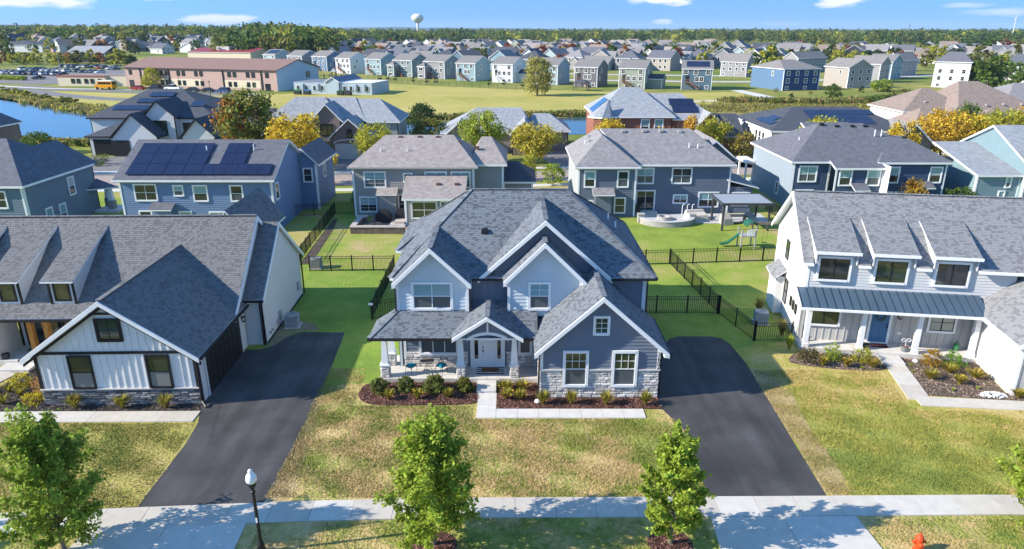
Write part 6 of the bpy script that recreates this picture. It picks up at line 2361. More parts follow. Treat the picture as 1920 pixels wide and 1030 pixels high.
solar(h, o, (-50.6, 111.5, 6.4), (1.1, 0, 0), (0, 1.9, .65), 2, 1)
solar(h, o, (-45.4, 106.8, 3.3), (1.5, 0, 0), (0, 1.6, .78), 2, 1)
solar(h, o, (-46.8, 111.5, 5.6), (1.2, 0, .0), (0, 1.6, .5), 1, 2)
drive([(-63.2, 103.4), (-52.8, 103.4), (-50, 89.6), (-61, 88)])
# stone and grey roof house
h, o = house('stone_house', 'grey-roofed house with brown stone gables and arched white garage door across the back street', -27, 103)
SID2 = M('pale_green_grey_siding', (.33, .35, .34), .65)
block(h, o, -36.8, -26, 106, 116, 5.0, BRICKB, RF_LG, ('hip', (-33.0, 108.8, -28.5, 108.8, 8.2)), faces='flrb', trim=False)
block(h, o, -29, -22, 105, 114, 5.0, SID2, RF_LG, ('hip', (-28, 109.4, -24, 109.4, 8.1)), faces='fr', trim=False)
block(h, o, -24, -17.0, 105, 114, 5.0, SID2, RF_LG, ('hip', (-24, 109.4, -20.3, 109.4, 7.9)), faces='frb', trim=False)
block(h, o, -29.2, -25.2, 103.6, 109, 5.2, BRICKB, RF_LG, ('y', 7.7), faces='flr', trim=False)
block(h, o, -26.2, -20.6, 101.0, 106, 3.0, BRICKB, RF_LG, ('y', 5.9), faces='flr', trim=False)
block(h, o, -41.5, -35.5, 106, 116, 3.0, BRICKB, RF_DK, ('hip', (-38, 110.5, -37, 110.5, 6.4)), faces='flb', trim=False)
window(h, 'f', 103.6, -28.2, 3.2, 1.8, 1.5, 2, 1, .1, BLK, top=GLASSGR, off=o, d=.05)
window(h, 'f', 103.6, -28.0, .6, 1.6, 1.5, 2, 1, .1, BLK, top=GLASSGR, off=o, d=.05)
window(h, 'f', 101.0, -23.7, 3.3, .6, 1.0, 1, 1, .08, BLK, top=GLASS, off=o, d=.05)
mb = MB()
fbox(mb, FR('f', 101.0), -25.6, -21.2, .05, 2.3, 0, .06)
g_ = mb.build('garage_door', M('grey_white_door', (.46, .48, .50), .5), h, off=o)
mb = MB()
for i in range(8):
    a, b = math.pi * i / 8, math.pi * (i + 1) / 8
    p, q = (-23.4 - 2.35 * math.cos(a), 2.35 + .55 * math.sin(a)), (-23.4 - 2.35 * math.cos(b), 2.35 + .55 * math.sin(b))
    mb.bar((p[0], 100.93, p[1]), (q[0], 100.93, q[1]), .1, .16)
mb.build('arch_trim', CONC2, h, off=o)
drive([(-25.8, 100.9), (-21, 100.9), (-19.5, 89.8), (-27.5, 88.8)])
# small grey ranch
h, o = house('ranch_house', 'low grey ranch house with wide hip roof between yellow trees, in front of the pond', -1.5, 106)
block(h, o, -10.6, 3.0, 107.5, 119, 3.0, M('tan_grey_siding', (.25, .24, .23), .7), RF_LG, ('hip', (-5.6, 112.8, 1.5, 112.8, 6.2)), faces='flrb', trim=False)
block(h, o, 2.6, 8.8, 109.5, 118, 3.0, MATS['tan_grey_siding'], RF_LG, ('hip', (3.5, 113.7, 6.0, 113.7, 5.2)), faces='frb', trim=False)
block(h, o, .0, 3.9, 104.8, 110, 3.0, BRICKB, RF_LG, ('y', 5.1), faces='flr', trim=False)
block(h, o, -9.8, -6.0, 105.3, 110, 2.9, MATS['tan_grey_siding'], RF_LG, ('y', 4.9), faces='flr', trim=False)
W2(h, o, 'f', 109.5, 5.2, .8, 1.6, 1.3, 2)
drive([(3.5, 107.6), (8.7, 109.4), (10.5, 93), (6.5, 92.6)])
# red brick house
h, o = house('brick_house', 'red brick house with tall grey hip roof and blue-reflecting solar panels by the pond', 20, 103)
block(h, o, 12.4, 23.5, 103.5, 118, 5.9, BRICKR, RF_LG, ('hip', (16.8, 110.4, 19.6, 110.4, 9.5)), faces='flrb', trim=False)
block(h, o, 22.5, 30.2, 104.6, 117, 5.4, BRICKR, RF_LG, ('hip', (20.5, 110.4, 26.0, 110.4, 8.6)), faces='frb', trim=False)
block(h, o, 26.2, 31.2, 102.6, 110, 3.4, BRICKR, RF_LG, ('y', 6.6), faces='flr', side=M('tan_trim', (.45, .38, .30), .6), trim=False)
block(h, o, 30.5, 34.5, 105, 115, 2.8, BRICKR, RF_DK, ('x', 5.6), faces='frb', trim=False)
F8 = [(13.0 + 1.9 * math.cos(a), 103.6 + 1.9 * math.sin(a)) for a in [math.pi * (1 + k / 4) for k in range(5)]]
roof(h, [((F8[i][0], F8[i][1], 5.95), (F8[i + 1][0], F8[i + 1][1], 5.95), (14.2, 104.6, 8.2)) for i in range(4)], [RF_LG, WHITE], off=o, thick=.2)
mb = MB()
for i in range(4):
    a, b = F8[i], F8[i + 1]
    k = .88
    mb.face([(13 + (a[0] - 13) * k, 103.6 + (a[1] - 103.6) * k, 0), (13 + (b[0] - 13) * k, 103.6 + (b[1] - 103.6) * k, 0), (13 + (b[0] - 13) * k, 103.6 + (b[1] - 103.6) * k, 5.9), (13 + (a[0] - 13) * k, 103.6 + (a[1] - 103.6) * k, 5.9)])
mb.build('turret', BRICKR, h, off=o)
for u in (19.0, 21.0):
    W2(h, o, 'f', 103.5, u, 3.5, 1.1, 1.9)
W2(h, o, 'f', 103.5, 16.0, .4, 1.6, 2.2)
solar(h, o, (24.0, 105.6, 6.15), (.95, 0, 0), (0, 1.6, .85), 4, 1, mat=SOLAR)
solar(h, o, (23.8, 107.3, 7.0), (.95, 0, 0), (0, 1.6, .85), 4, 1, mat=SOLAR)
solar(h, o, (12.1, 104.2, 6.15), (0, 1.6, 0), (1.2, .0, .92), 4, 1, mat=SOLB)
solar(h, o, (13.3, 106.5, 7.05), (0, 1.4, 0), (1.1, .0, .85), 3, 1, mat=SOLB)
drive([(26.4, 102.5), (31, 102.5), (34.5, 95), (28.5, 93.5)])
# white walk-out with solar roof
h, o = house('walkout_house', 'white house under a wide solar-panelled charcoal hip roof, right of the brick house', 45, 99)
block(h, o, 36.6, 56, 98.6, 116, 4.5, M('cream_far_siding', (.60, .59, .56), .7), RF_DK, ('hip', (42.4, 107.5, 52.0, 107.5, 6.9)), faces='flrb', trim=False)
block(h, o, 52, 57.5, 95.5, 102, 3.0, BRICKB, RF_GR, ('y', 5.8), faces='flr', trim=False)
solar(h, o, (43.3, 100.6, 5.05), (1.25, 0, 0), (0, 1.75, .48), 8, 3, skip=((7, 0), (0, 0), (7, 1)))
solar(h, o, (37.2, 101.5, 4.85), (0, 1.6, 0), (1.05, .0, .42), 4, 2, skip=((3, 1), (0, 1)))
for u in (101.5, 103, 104.5, 108):
    W2(h, o, 'l', 36.6, u, 2.2, .9, 1.6, top=GLASS, bot=GLASS)
W2(h, o, 'l', 36.6, 102.2, .3, 2.6, 1.6, 3, top=GLASS, bot=GLASS)
drive([(36.0, 101), (31.5, 104.5), (29, 96), (33.5, 94.3)])
# tan big house, grey one behind
h, o = house('large_house', 'large tan-roofed stone and stucco house at the right, behind yellow trees', 78, 112)
TS = M('cream_stucco', (.60, .56, .50), .8, var=.05)
TR = shingle_far('far_tan_roof', (.26, .205, .175))
block(h, o, 67.5, 79, 122, 134, 4.6, TS, TR, ('hip', (73.2, 128, 74.5, 128, 8.0)), faces='flrb', trim=False)
block(h, o, 74, 90, 117, 133, 4.2, TS, TR, ('hip', (79.5, 128, 83, 128, 9.2)), faces='flrb', trim=False)
block(h, o, 72, 90, 110.5, 122, 3.0, TS, TR, ('hip', (79, 117, 86, 117, 5.6)), faces='flrb', trim=False)
block(h, o, 64, 70, 112, 121, 3.0, M('stone_cream', (.42, .38, .33), .9, var=.25, scale=4), TR, ('hip', (66.8, 116, 67.2, 116, 5.8)), faces='flrb', trim=False)
W2(h, o, 'f', 122, 74.5, 3.0, 1.8, .8, 1, 1)
vents(h, o, [(77, 119.8, 5.9), (80, 119.8, 5.9), (83, 120, 6.0), (86, 120, 6.0), (72, 124, 6.0)], M('pale_vent', (.4, .4, .4), .6))
h, o = house('large_house', 'grey-roofed house behind the tan house at the right edge', 98, 134)
block(h, o, 90, 108, 130, 146, 4.6, TS, RF_GR, ('hip', (96.5, 138, 100, 138, 8.2)), faces='flrb', trim=False)
block(h, o, 88, 104, 122, 132, 3.0, TS, RF_GR, ('x', 5.4), faces='flrb', trim=False)
# ------------------------------------------------------------------ trees in the middle distance
_crowns = {}


def crown_mesh(shape, mat, n, ls, seed):
    """A unit crown (height 1, radius ~.5) of leaf clumps; ls in units of the height."""
    key = (shape, mat.name, n, seed)
    if key in _crowns:
        return _crowns[key]
    rs = np.random.RandomState(seed)
    prof = {'round': lambda t: .46 * math.sqrt(max(0.02, 1 - (2 * t - .85) ** 2 * .75)), 'oval': lambda t: .36 * math.sqrt(max(.02, 1 - (2 * t - .9) ** 2 * .8)),
            'cone': lambda t: .30 * (1 - t) ** .8 + .02, 'vase': lambda t: .5 * (.35 + .65 * math.sin(min(1, t * 1.15) * math.pi * .62)) * (1 if t < .85 else .7), 'col': lambda t: .17 * math.sqrt(max(.03, 1 - (2 * t - .9) ** 2))}[shape]
    k = max(14, n // 22)
    C = clumpy(prof, .12 if shape != 'vase' else .2, .97, k, n / k, .055, rs, .25, .22)
    V = quads(C, rs.uniform(.6, 1.3, len(C)) * ls, .8, .4, rs)
    _crowns[key] = np_mesh('crown', V, 4, mat, link=False)
    return _crowns[key]


_trunks = {}


def trunk_mesh(seed):
    if seed not in _trunks:
        rr = random.Random(seed)
        mb = MB()
        mb.tube((0, 0, -.02), (0, 0, .3), .026, .018, 7)
        for i in range(6):
            a = i * 1.1
            limb(mb, (0, 0, .2 + .05 * i), (math.cos(a), math.sin(a), 1.1), .42, .012, 3, .2, 1, rr)
        _trunks[seed] = mb.mesh('trunk', BARK)
    return _trunks[seed]


def tree(label, x, y, h, r, mat, shape='round', n=1600, ls=.022, seed=0, name='tree', group=None, cat='tree', tilt=0):
    t = thing(name, label, cat, (x, y, 0), 0 if 'rust' in label else R.uniform(0, 360), group)
    wd = {'round': .46, 'oval': .36, 'cone': .3, 'vase': .5, 'col': .17}[shape]
    share('trunk', trunk_mesh(seed % 4), t, scale=(h, h, h))
    share('crown', crown_mesh(shape, mat, n, ls, seed % 5), t, scale=(r / wd, r / wd, h))
    if 'rust' in label:
        share('crown', crown_mesh('oval', LF_ORG, 1500, .03, 3), t, loc=(-r * .42, -.5, h * .1), scale=(r / wd * .72, r / wd * .8, h * .82))
    return t


LOC = 'honey locusts along the back street'
for i, (l, x, y, h, r, m, s, nm) in enumerate((
        ('tall maple turning rust-orange on its left side, behind the blue solar house', -36.6, 98, 10.2, 3.4, leaf_mat('green_rust_leaf', (.22, .25, .05)), 'oval', 'maple_tree'),
        ('broad bright yellow locust in front of the brown stone house', -28.9, 93, 7.2, 3.7, LF_YEL, 'vase', 'locust_tree'),
        ('small golden locust by the driveway of the brown stone house', -23.4, 84, 4.1, 1.7, LF_YEL, 'vase', 'locust_tree'),
        ('pale thin yellow-green locust right of the arched garage', -18.4, 92.5, 6.2, 2.5, LF_YG, 'vase', 'locust_tree'),
        ('dark round evergreen-like tree by the pond gap', -15.3, 121, 6.2, 2.5, LF_DARK, 'round', 'shade_tree'),
        ('olive-green tree in front of the dark round tree', -12.8, 110, 5.0, 2.7, LF_OLV, 'round', 'shade_tree'),
        ('yellow-green locust before the left end of the grey ranch house', -4.4, 98.5, 7.0, 2.9, leaf_mat('fresh_yellow_green_leaf', (.32, .38, .05)), 'vase', 'locust_tree'),
        ('yellow locust before the right end of the grey ranch house', 3.1, 96, 5.8, 3.0, leaf_mat('warm_yellow_green_leaf', (.50, .44, .06)), 'vase', 'locust_tree'),
        ('slim young yellow-green tree on the near side of the back street', 2.2, 86.5, 3.4, .9, LF_YG, 'oval', 'young_tree'),
        ('little round green tree by the back sidewalk', 5.0, 83.5, 2.7, 1.15, LF_LIGHT, 'round', 'young_tree'),
        ('thin orange-yellow tree before the brick turret', 13.6, 97, 6.2, 2.3, LF_YEL, 'vase', 'locust_tree'),
        ('orange tree left of the brick garage gable', 21.4, 97.5, 5.0, 1.7, leaf_mat('orange_gold_leaf', (.58, .36, .05)), 'vase', 'locust_tree'),
        ('amber tree in front of the brick garage gable', 24.8, 98, 6.6, 1.4, MATS['orange_gold_leaf'], 'oval', 'locust_tree'),
        ('yellow-green locust right of the brick house', 28.6, 100, 6.0, 2.2, LF_YG, 'vase', 'locust_tree'),
        ('low olive-gold tree beside the white walk-out', 32.6, 99, 4.4, 1.8, leaf_mat('olive_gold_leaf', (.36, .30, .06)), 'round', 'locust_tree'),
        ('yellow-green locust in front of the solar-panelled white house', 42.4, 95.5, 6.6, 2.8, LF_YG, 'vase', 'locust_tree'),
        ('sparse golden locust by the stone gable of the white walk-out', 53.5, 96, 6.0, 2.1, LF_YEL, 'vase', 'locust_tree'),
        ('large golden-orange locust before the tan house', 61.0, 99, 7.2, 3.4, leaf_mat('gold_orange_leaf', (.62, .43, .05)), 'vase', 'locust_tree'),
        ('second golden locust touching the large golden-orange one', 65.5, 101, 6.6, 3.1, LF_YEL, 'vase', 'locust_tree'),
        ('yellow-green locust near the right picture edge', 73.5, 104, 6.6, 3.4, LF_YG, 'vase', 'locust_tree'),
        ('orange-gold tree at the right picture edge', 79.5, 107, 7.4, 3.2, MATS['orange_gold_leaf'], 'vase', 'locust_tree'),
        ('green tree between the yellow locusts at the right', 72.2, 112, 6.8, 2.2, LF_GRN, 'oval', 'shade_tree'),
        ('dark green round tree beside the far-left stone house', -66.5, 98, 4.4, 2.3, LF_GRN, 'round', 'shade_tree'),
        ('small bright sapling by the white modern farmhouse drive', -58.6, 90, 3.6, .9, LF_LIGHT, 'oval', 'young_tree'),
        ('tall pale willow standing alone at the edge of the school field', 7.2, 203, 10.6, 3.9, leaf_mat('pale_willow_leaf', (.42, .40, .12)), 'oval', 'willow_tree'),
        ('yellow-green tree in front of the brick school', -115.5, 231, 6.4, 3.0, LF_YG, 'round', 'shade_tree'),
        ('orange-gold sapling behind the ridge of the right white house', 40.2, 68.4, 3.9, 1.1, MATS['amber_leaf'], 'oval', 'young_tree'),
        ('green rounded bush-like tree at the right corner of the navy house', 46.4, 70.2, 2.7, 1.4, LF_GRN, 'round', 'shade_tree'))):
    tree(l, x, y, h, r, m, s, 4200 if r > 2 else 1800, .027 if r > 2 else .034, i, nm, LOC if nm == 'locust_tree' else None)
for i, (x, y, r, h, m, l) in enumerate(((-57.8, 96.8, 1.3, 1.6, LF_BUSH, 'dark round shrub at the corner of the black garage doors'), (-41.5, 80.5, 1.2, .9, LF_LIGHT, 'low green shrub by the far-left porch'), (-17.0, 75.5, .9, 1.2, LF_GRN, 'green shrub in the side yard of the greige house'), (33.5, 104.4, 1.3, 1.3, LF_GRN, 'green shrub beside the white walk-out wall'), (-29.4, 100.2, .7, 3.0, LF_DARK, 'narrow dark evergreen by the brown stone entry'), (25.8, 82.6, 1.0, 1.3, LF_LIGHT, 'bright green shrub by the side porch of the navy house'))):
    bush(l, x, y, r, h, m, 600, 300 + i, ls=.09, z=0)
# vegetation on the pond banks and the prairie
def tufts(name, pts, n, h, mats, w=.05, wts=None):
    P = np.array(pts)
    m = len(P)
    rs = NP
    i = rs.randint(0, m - 1, n)
    t = rs.uniform(0, 1, (n, 1))
    c = P[i] * (1 - t) + P[i + 1] * t
    q = c[:, :2] + rs.normal(size=(n, 2)) * c[:, 2:3] * .5
    k = 5
    q = np.repeat(q, k, 0) + rs.normal(size=(n * k, 2)) * .35
    a = rs.uniform(0, 6.28, n * k)
    hh = np.repeat(rs.uniform(h[0], h[1], n), k) * rs.uniform(.6, 1.1, n * k)
    ln = hh * rs.uniform(.2, 1.0, n * k)
    b = np.concatenate([q, np.zeros((n * k, 1))], 1)
    s = np.stack([-np.sin(a) * w * hh * 2, np.cos(a) * w * hh * 2, np.zeros(n * k)], 1)
    tip = b + np.stack([np.cos(a) * ln, np.sin(a) * ln, hh], 1)
    V = np.stack([b - s, b + s, tip + s * .5, tip - s * .5], 1)
    mi = np.repeat(rs.randint(0, len(mats), n), k)
    return np_mesh(name, V, 4, mats, kind='stuff', mi=mi)


PRM = [LF_YG, LF_OLV, leaf_mat('tan_prairie_blade', (.38, .28, .12)), LF_BUSH, leaf_mat('pale_prairie_blade', (.42, .36, .14))]
tufts('bank_grass', [(-178, 228, 3), (-130, 192, 3.2), (-103, 169, 3.5), (-87, 157, 3.5), (-70, 152, 3)], 5200, (.3, .95), PRM, .13)
tufts('bank_grass', [(-70, 152, 2.6), (-48, 154, 2.8), (-18, 148.5, 3), (10, 155.5, 3), (26, 158, 3)], 3600, (.35, 1.1), [LF_OLV, LF_BUSH, LF_GRN, PRM[2]], .10)
tufts('bank_grass', [(-92, 121, 2), (-78, 115.5, 1.8), (-62, 115, 1.6), (-44, 125, 1.5)], 1800, (.35, 1.0), PRM, .12)
tufts('prairie_grass', [(30, 163, 4), (44, 168, 7), (58, 172, 11), (75, 170, 11), (95, 176, 11), (120, 184, 12), (150, 196, 12)], 7500, (.2, .55), PRM + [PRM[3], PRM[3], PRM[2]], .10)
tufts('prairie_grass', [(56, 187, 3), (80, 182, 4), (108, 190, 5), (140, 205, 6)], 2500, (.4, 1.3), [LF_OLV, LF_GRN, PRM[2]], .10)
for i, (px, py, r, h, m, l) in enumerate(((1563, 187, 2.0, 4.2, LF_GRN, 'bright green bush standing in the prairie left of the far blue house'), (1651, 172, 3.0, 3.8, LF_LIGHT, 'broad yellow-green bush on the prairie bank'), (1690, 190, 4.2, 3.0, LF_OLV, 'wide olive thicket by the pond on the right'), (1655, 196, 3.4, 2.4, LF_GRN, 'low green thicket at the water edge on the right'), (1615, 174, .9, 1.8, LF_DARK, 'small dark conifer beside the tan far house'), (1484, 183, .7, 1.7, LF_DARK, 'small dark conifer on the mown strip'), (1455, 174, .7, 1.5, LF_BUSH, 'tiny round shrub below the far blue house'), (1520, 178, .8, 1.2, LF_OLV, 'low olive bush below the far blue house'), (1667, 173, .7, 1.8, LF_DARK, 'small dark conifer right of the yellow-green bush'))):
    x, y = at(px, py)
    if r > 1.5:
        tree(l, x, y, h, r, m, 'round', 1500, .04, i, 'thicket', cat='bush')
    else:
        tree(l, x, y, h, r, m, 'cone' if 'conifer' in l else 'round', 400, .06, i, 'conifer' if 'conifer' in l else 'shrub', cat='shrub')
for px, py in ((712, 150), (727, 150), (741, 151), (775, 154), (800, 156), (818, 156), (917, 160), (944, 160), (980, 163)):
    x, y = at(px, py)
    tree('small dark green shrub along the field fence behind the row houses', x, y, 1.9, .8, LF_DARK, 'oval', 300, .07, 1, 'shrub', 'shrubs along the field fence', 'shrub')

for i in range(16):
    u = i / 15
    x, y = (-150 + 70 * u + R.uniform(-3, 3), 209 - 50 * u + R.uniform(-2, 2)) if i < 10 else (-84 + (i - 10) * 6 + R.uniform(-2, 2), 114.5 + R.uniform(-1, 1))
    tree('low olive bush on the grassy bank of the left pond', x, y, R.uniform(1.2, 2.2), R.uniform(1.2, 2.6), R.choice([LF_OLV, LF_YG, LF_GRN]), 'round', 500, .08, i, 'bank_bush', 'bushes on the bank of the left pond', 'bush')

# ------------------------------------------------------------------ school
def rot_house(name, label, x, y, rot, cat='building', group=None):
    return thing(name, label, cat, (x, y, 0), rot, group)


BRK = M('pink_brick', (.47, .33, .29), .9, var=.08, scale=2)
BEIG = M('beige_block', (.66, .58, .44), .85, var=.05)
SROOF = shingle_far('school_brown_roof', (.26, .165, .14))
PALEB = M('pale_blue_wall', (.40, .52, .62), .7)
sc = rot_house('school', 'long two-storey pinkish brick school with brown roof, across the pond at the left', -126.5, 236, -18.8)
L_ = 58.8
block(sc, None, 0, L_, 0, 22, 6.2, BRK, SROOF, ('x', 9.0), faces='flb', side=M('dark_brown_trim', (.07, .045, .04), .6), trim=False, oh=.6, rake=.5)
wall(sc, 'r', L_, [(0, 0), (22, 0), (22, 6.1), (11, 8.8), (0, 6.1)], PALEB, 'plain')
for a, b in ((7.2, 17.5), (18.6, 30.5), (39.5, 52.6)):
    mb = MB()
    fbox(mb, FR('f', 0), a, b, .7, 3.0, 0, .05)
    mb.build('block_panel', BEIG, sc)
for u in (6.4, 18.0, 39.0, 53.2):
    pipe(sc, [(u, -.15, 6.1), (u, -.15, .2)], .16, BLACKM)
for u in (2.2, 8.5, 15.0, 17.0 - .2, 21.7, 23.7, 28.6, 30.6, 41.3, 43.3, 48.2, 50.2, 55.2):
    for z in (1.0, 3.9):
        if u in (2.2, 55.2) and z < 2:
            continue
        window(sc, 'f', 0, u - .55, z, 1.2, 1.5, 1, 1, 0, BLACKM, top=GLASS, d=.09)
for u in (2.2, 55.2):
    mb = MB()
    fbox(mb, FR('f', 0), u - .9, u + .9, .02, 2.2, 0, .1)
    mb.build('entrance', GLASS, sc)
window(sc, 'r', L_, 15, 3.4, 1.8, 1.6, 1, 1, .1, BLACKM, top=GLASS, d=.08)
x, y = at(110, 161.5)
ls_ = rot_house('school_wing', 'low flat-roofed beige school wing with red-brown band, left of the brick school', x, y, -8)
block(ls_, None, 0, 17.5, 0, 13, 3.4, BEIG, M('grey_membrane', (.24, .22, .21), .9), ('flat',), faces='flrb', side=M('red_brown_band', (.30, .11, .085), .8), trim=False)
block(ls_, None, 17.6, 24, 1.5, 13, 3.4, BEIG, MATS['grey_membrane'], ('flat',), faces='flrb', side=MATS['red_brown_band'], trim=False)
for a, b in ((-.1, 17.6),):
    mb = MB()
    fbox(mb, FR('f', 0), a, b, 2.9, 3.5, 0, .12)
    mb.build('fascia_band', MATS['red_brown_band'], ls_)
for u in (5.0, 7.0, 9.8, 12.0, 14.8):
    window(ls_, 'f', 0, u, .9, 1.3, 1.5, 1, 1, 0, BLACKM, top=GLASS, d=.08)
x, y = at(425, 122)
gy = rot_house('gymnasium', 'red-roofed school hall with a white roof box, behind the brick school', x - 6, y + 2, -18)
block(gy, None, -18, 22, 0, 22, 6.3, BEIG, M('red_metal_roof', (.27, .045, .045), .5), ('x', 8.3), faces='flrb', trim=False)
mb = MB()
mb.box(-3, 5, 5, 10, 7.0, 9.1)
mb.build('roof_unit', M('pale_roof_unit', (.55, .52, .50), .7), gy)
x, y = at(552, 175.5)
pc = rot_house('classroom_block', 'pale blue flat-roofed portable classrooms at the edge of the school field', x, y, -12, 'building')
PB2 = M('pale_blue_panel', (.40, .49, .55), .65, var=.03)
block(pc, None, 0, 10.5, 0, 13, 3.3, PB2, M('slate_membrane', (.17, .20, .25), .8), ('flat',), faces='flrb', trim=False)
block(pc, None, 10.5, 14.5, -.4, 15, 3.5, PB2, MATS['slate_membrane'], ('y', 4.9), faces='flrb', trim=False)
block(pc, None, 14.5, 24.5, 0, 13, 3.3, PB2, M('white_membrane', (.72, .71, .70), .7), ('flat',), faces='flrb', trim=False)
for u in (1.0, 3.6, 6.2, 8.6, 15.6, 17.6, 20.0, 22.6):
    window(pc, 'f', 0, u, 1.0, .9, 1.3, 1, 1, .07, WHITE, top=GLASS, d=.06)
for u in (2.4, 7.2, 19.0, 21.6):
    mb = MB()
    fbox(mb, FR('f', 0), u, u + .8, 1.2, 2.9, 0, .5)
    mb.build('wall_air_unit', PB2, pc)
for u, c, l in ((2.5, (.03, .20, .06), 'green-lidded dumpster at the left of the portable classrooms'), (5.5, (.03, .15, .26), 'blue-lidded dumpster at the left of the portable classrooms'), (16.0, (.02, .10, .03), 'green-lidded dumpster in the middle of the portable classrooms'), (18.2, (.03, .03, .03), 'black dumpster in the middle of the portable classrooms')):
    t = thing('dumpster', l, 'dumpster', world(pc, u, -2.6), -12)
    mb = MB()
    mb.box(-.95, .95, -.7, .7, .1, 1.1)
    mb.build('bin', M('dark_steel', (.03, .035, .033), .6), t)
    mb = MB()
    mb.hexa([(-1, -.75, 1.1), (1, -.75, 1.1), (1, .75, 1.3), (-1, .75, 1.3), (-1, -.75, 1.16), (1, -.75, 1.16), (1, .75, 1.38), (-1, .75, 1.38)])
    mb.build('lid', M('lid_%d' % int(c[1] * 1000), c, .5), t)
x, y = at(612, 148)
pg = rot_house('playground', 'school playground with towers and brown posts behind the portable classrooms', x, y, 0, 'playground')
for dx in (-4, 3):
    mb = MB()
    for a in (-.8, .8):
        for b in (-.8, .8):
            mb.box(dx + a - .1, dx + a + .1, b - .1, b + .1, 0, 2.6)
    mb.box(dx - .9, dx + .9, -.9, .9, 1.1, 1.25)
    mb.build('tower', M('plum_post', (.10, .045, .05), .6), pg)
    mb = MB()
    for k in range(4):
        a, b = k * math.pi / 2 + math.pi / 4, (k + 1) * math.pi / 2 + math.pi / 4
        mb.face([(dx + 1.5 * math.cos(a), 1.5 * math.sin(a), 2.6), (dx + 1.5 * math.cos(b), 1.5 * math.sin(b), 2.6), (dx, 0, 4.0)])
    mb.build('tower_roof', M('grey_play_roof', (.42, .42, .42), .6), pg)
mb = MB()
for k in range(8):
    mb.box(-8 + k * 2.2, -7.7 + k * 2.2, 1.5, 1.8, 0, 1.6)
mb.box(-2.4, 2.0, -.3, .3, 1.15, 1.25)
mb.build('climber', MATS['plum_post'], pg)

# vehicles
TYRE = M('tyre_rubber', (.015, .015, .015), .9)
CGL = M('car_glass', (.015, .018, .022), .06, spec=.8)
RIM = M('wheel_rim', (.4, .4, .41), .35, metal=.6)
CARC = {n: M('car_paint_' + n, c, .28, spec=.5) for n, c in (('silver', (.42, .44, .46)), ('white', (.72, .73, .74)), ('black', (.018, .02, .024)), ('blue', (.03, .07, .20)), ('red', (.38, .015, .02)), ('grey', (.13, .14, .15)))}


def car(label, x, y, rot, paint, kind='sedan', group=None):
    """Body with sloped ends, glazed cabin, roof, four wheels."""
    t = thing('parked_car' if kind != 'pickup' else 'pickup_truck', label, 'car' if kind != 'pickup' else 'pickup', (x, y, 0), rot, group)
    W_ = .9
    hb, ht = {'sedan': (.95, 1.42), 'suv': (1.08, 1.72), 'pickup': (1.12, 1.82)}[kind]
    prof = {'sedan': [(-2.25, .35), (-2.3, .75), (-2.15, hb - .05), (-1.5, hb), (.9, hb), (2.1, hb - .2), (2.3, .65), (2.25, .35)],
            'suv': [(-2.3, .4), (-2.35, .9), (-2.3, hb), (1.0, hb), (2.1, hb - .12), (2.35, .75), (2.3, .4)],
            'pickup': [(-2.75, .5), (-2.75, hb), (-.6, hb), (1.2, hb), (2.5, hb - .1), (2.75, .8), (2.7, .5)]}[kind]
    mb = MB()
    mb.prism([(px, -W_, pz) for px, pz in prof], (0, 2 * W_, 0))
    if kind == 'pickup':
        pass
    mb.build('body', paint, t)
    c0, c1, c2, c3 = {'sedan': (-1.75, -.95, .35, 1.15), 'suv': (-2.25, -2.0, .3, 1.05), 'pickup': (-.75, -.55, .75, 1.45)}[kind]
    mb = MB()
    mb.hexa([(c0, -W_ + .04, hb), (c3, -W_ + .04, hb), (c3, W_ - .04, hb), (c0, W_ - .04, hb), (c1, -W_ + .2, ht - .06), (c2, -W_ + .2, ht - .06), (c2, W_ - .2, ht - .06), (c1, W_ - .2, ht - .06)])
    mb.build('window_band', CGL, t)
    mb = MB()
    mb.box(c1 - .03, c2 + .03, -W_ + .18, W_ - .18, ht - .06, ht)
    mb.build('roof', paint, t)
    wb = 1.38 if kind != 'pickup' else 1.75
    for wx in (-wb, wb):
        for sy in (-1, 1):
            m2 = MB()
            m2.tube((wx, sy * (W_ - .2), .34), (wx, sy * (W_ + .02), .34), .34, .34, 12)
            w_ = m2.build('wheel', TYRE, t)
            m2 = MB()
            m2.tube((wx, sy * (W_ + .015), .34), (wx, sy * (W_ + .03), .34), .2, .2, 10)
            m2.build('rim', RIM, w_)
    for sy in (-.62, .62):
        mb = MB()
        mb.box(prof[-2][0] - .12, prof[-2][0] + .02, sy - .2, sy + .2, .66, .8)
        mb.build('headlight', M('headlight_lens', (.6, .6, .6), .2), t)
    return t


for px, py, c, k, l in ((259, 169, 'red', 'sedan', 'red car parked nearest the yellow bus before the school'), (290.5, 169.5, 'black', 'suv', 'dark SUV second in the row before the school'), (326, 170, 'white', 'pickup', 'silver-white pickup in the row of cars before the school'), (360, 172.5, 'black', 'sedan', 'black low car right of the white pickup'), (388.5, 173.5, 'black', 'sedan', 'dark car second from the right before the school'), (418, 175, 'blue', 'suv', 'dark blue SUV at the right end of the row before the school')):
    x, y = at(px, py)
    car(l, x, y, -14 + 180, CARC[c], k, 'cars parked before the school')
protos = {}
n_ = 0
lot = [(45 + i * 10.2, 132.2 + i * .35 + (i % 3) * .3) for i in range(15)] + [(12 + i * 10.5, 139.5 + i * .25) for i in range(11)] + [(120 + i * 11, 127.2 + i * .2) for i in range(10)] + [(190 + i * 9, 129.6 + i * .6) for i in range(4)] + [(2 + i * 9, 137.0 + i * .4) for i in range(4)] + [(73, 149)]
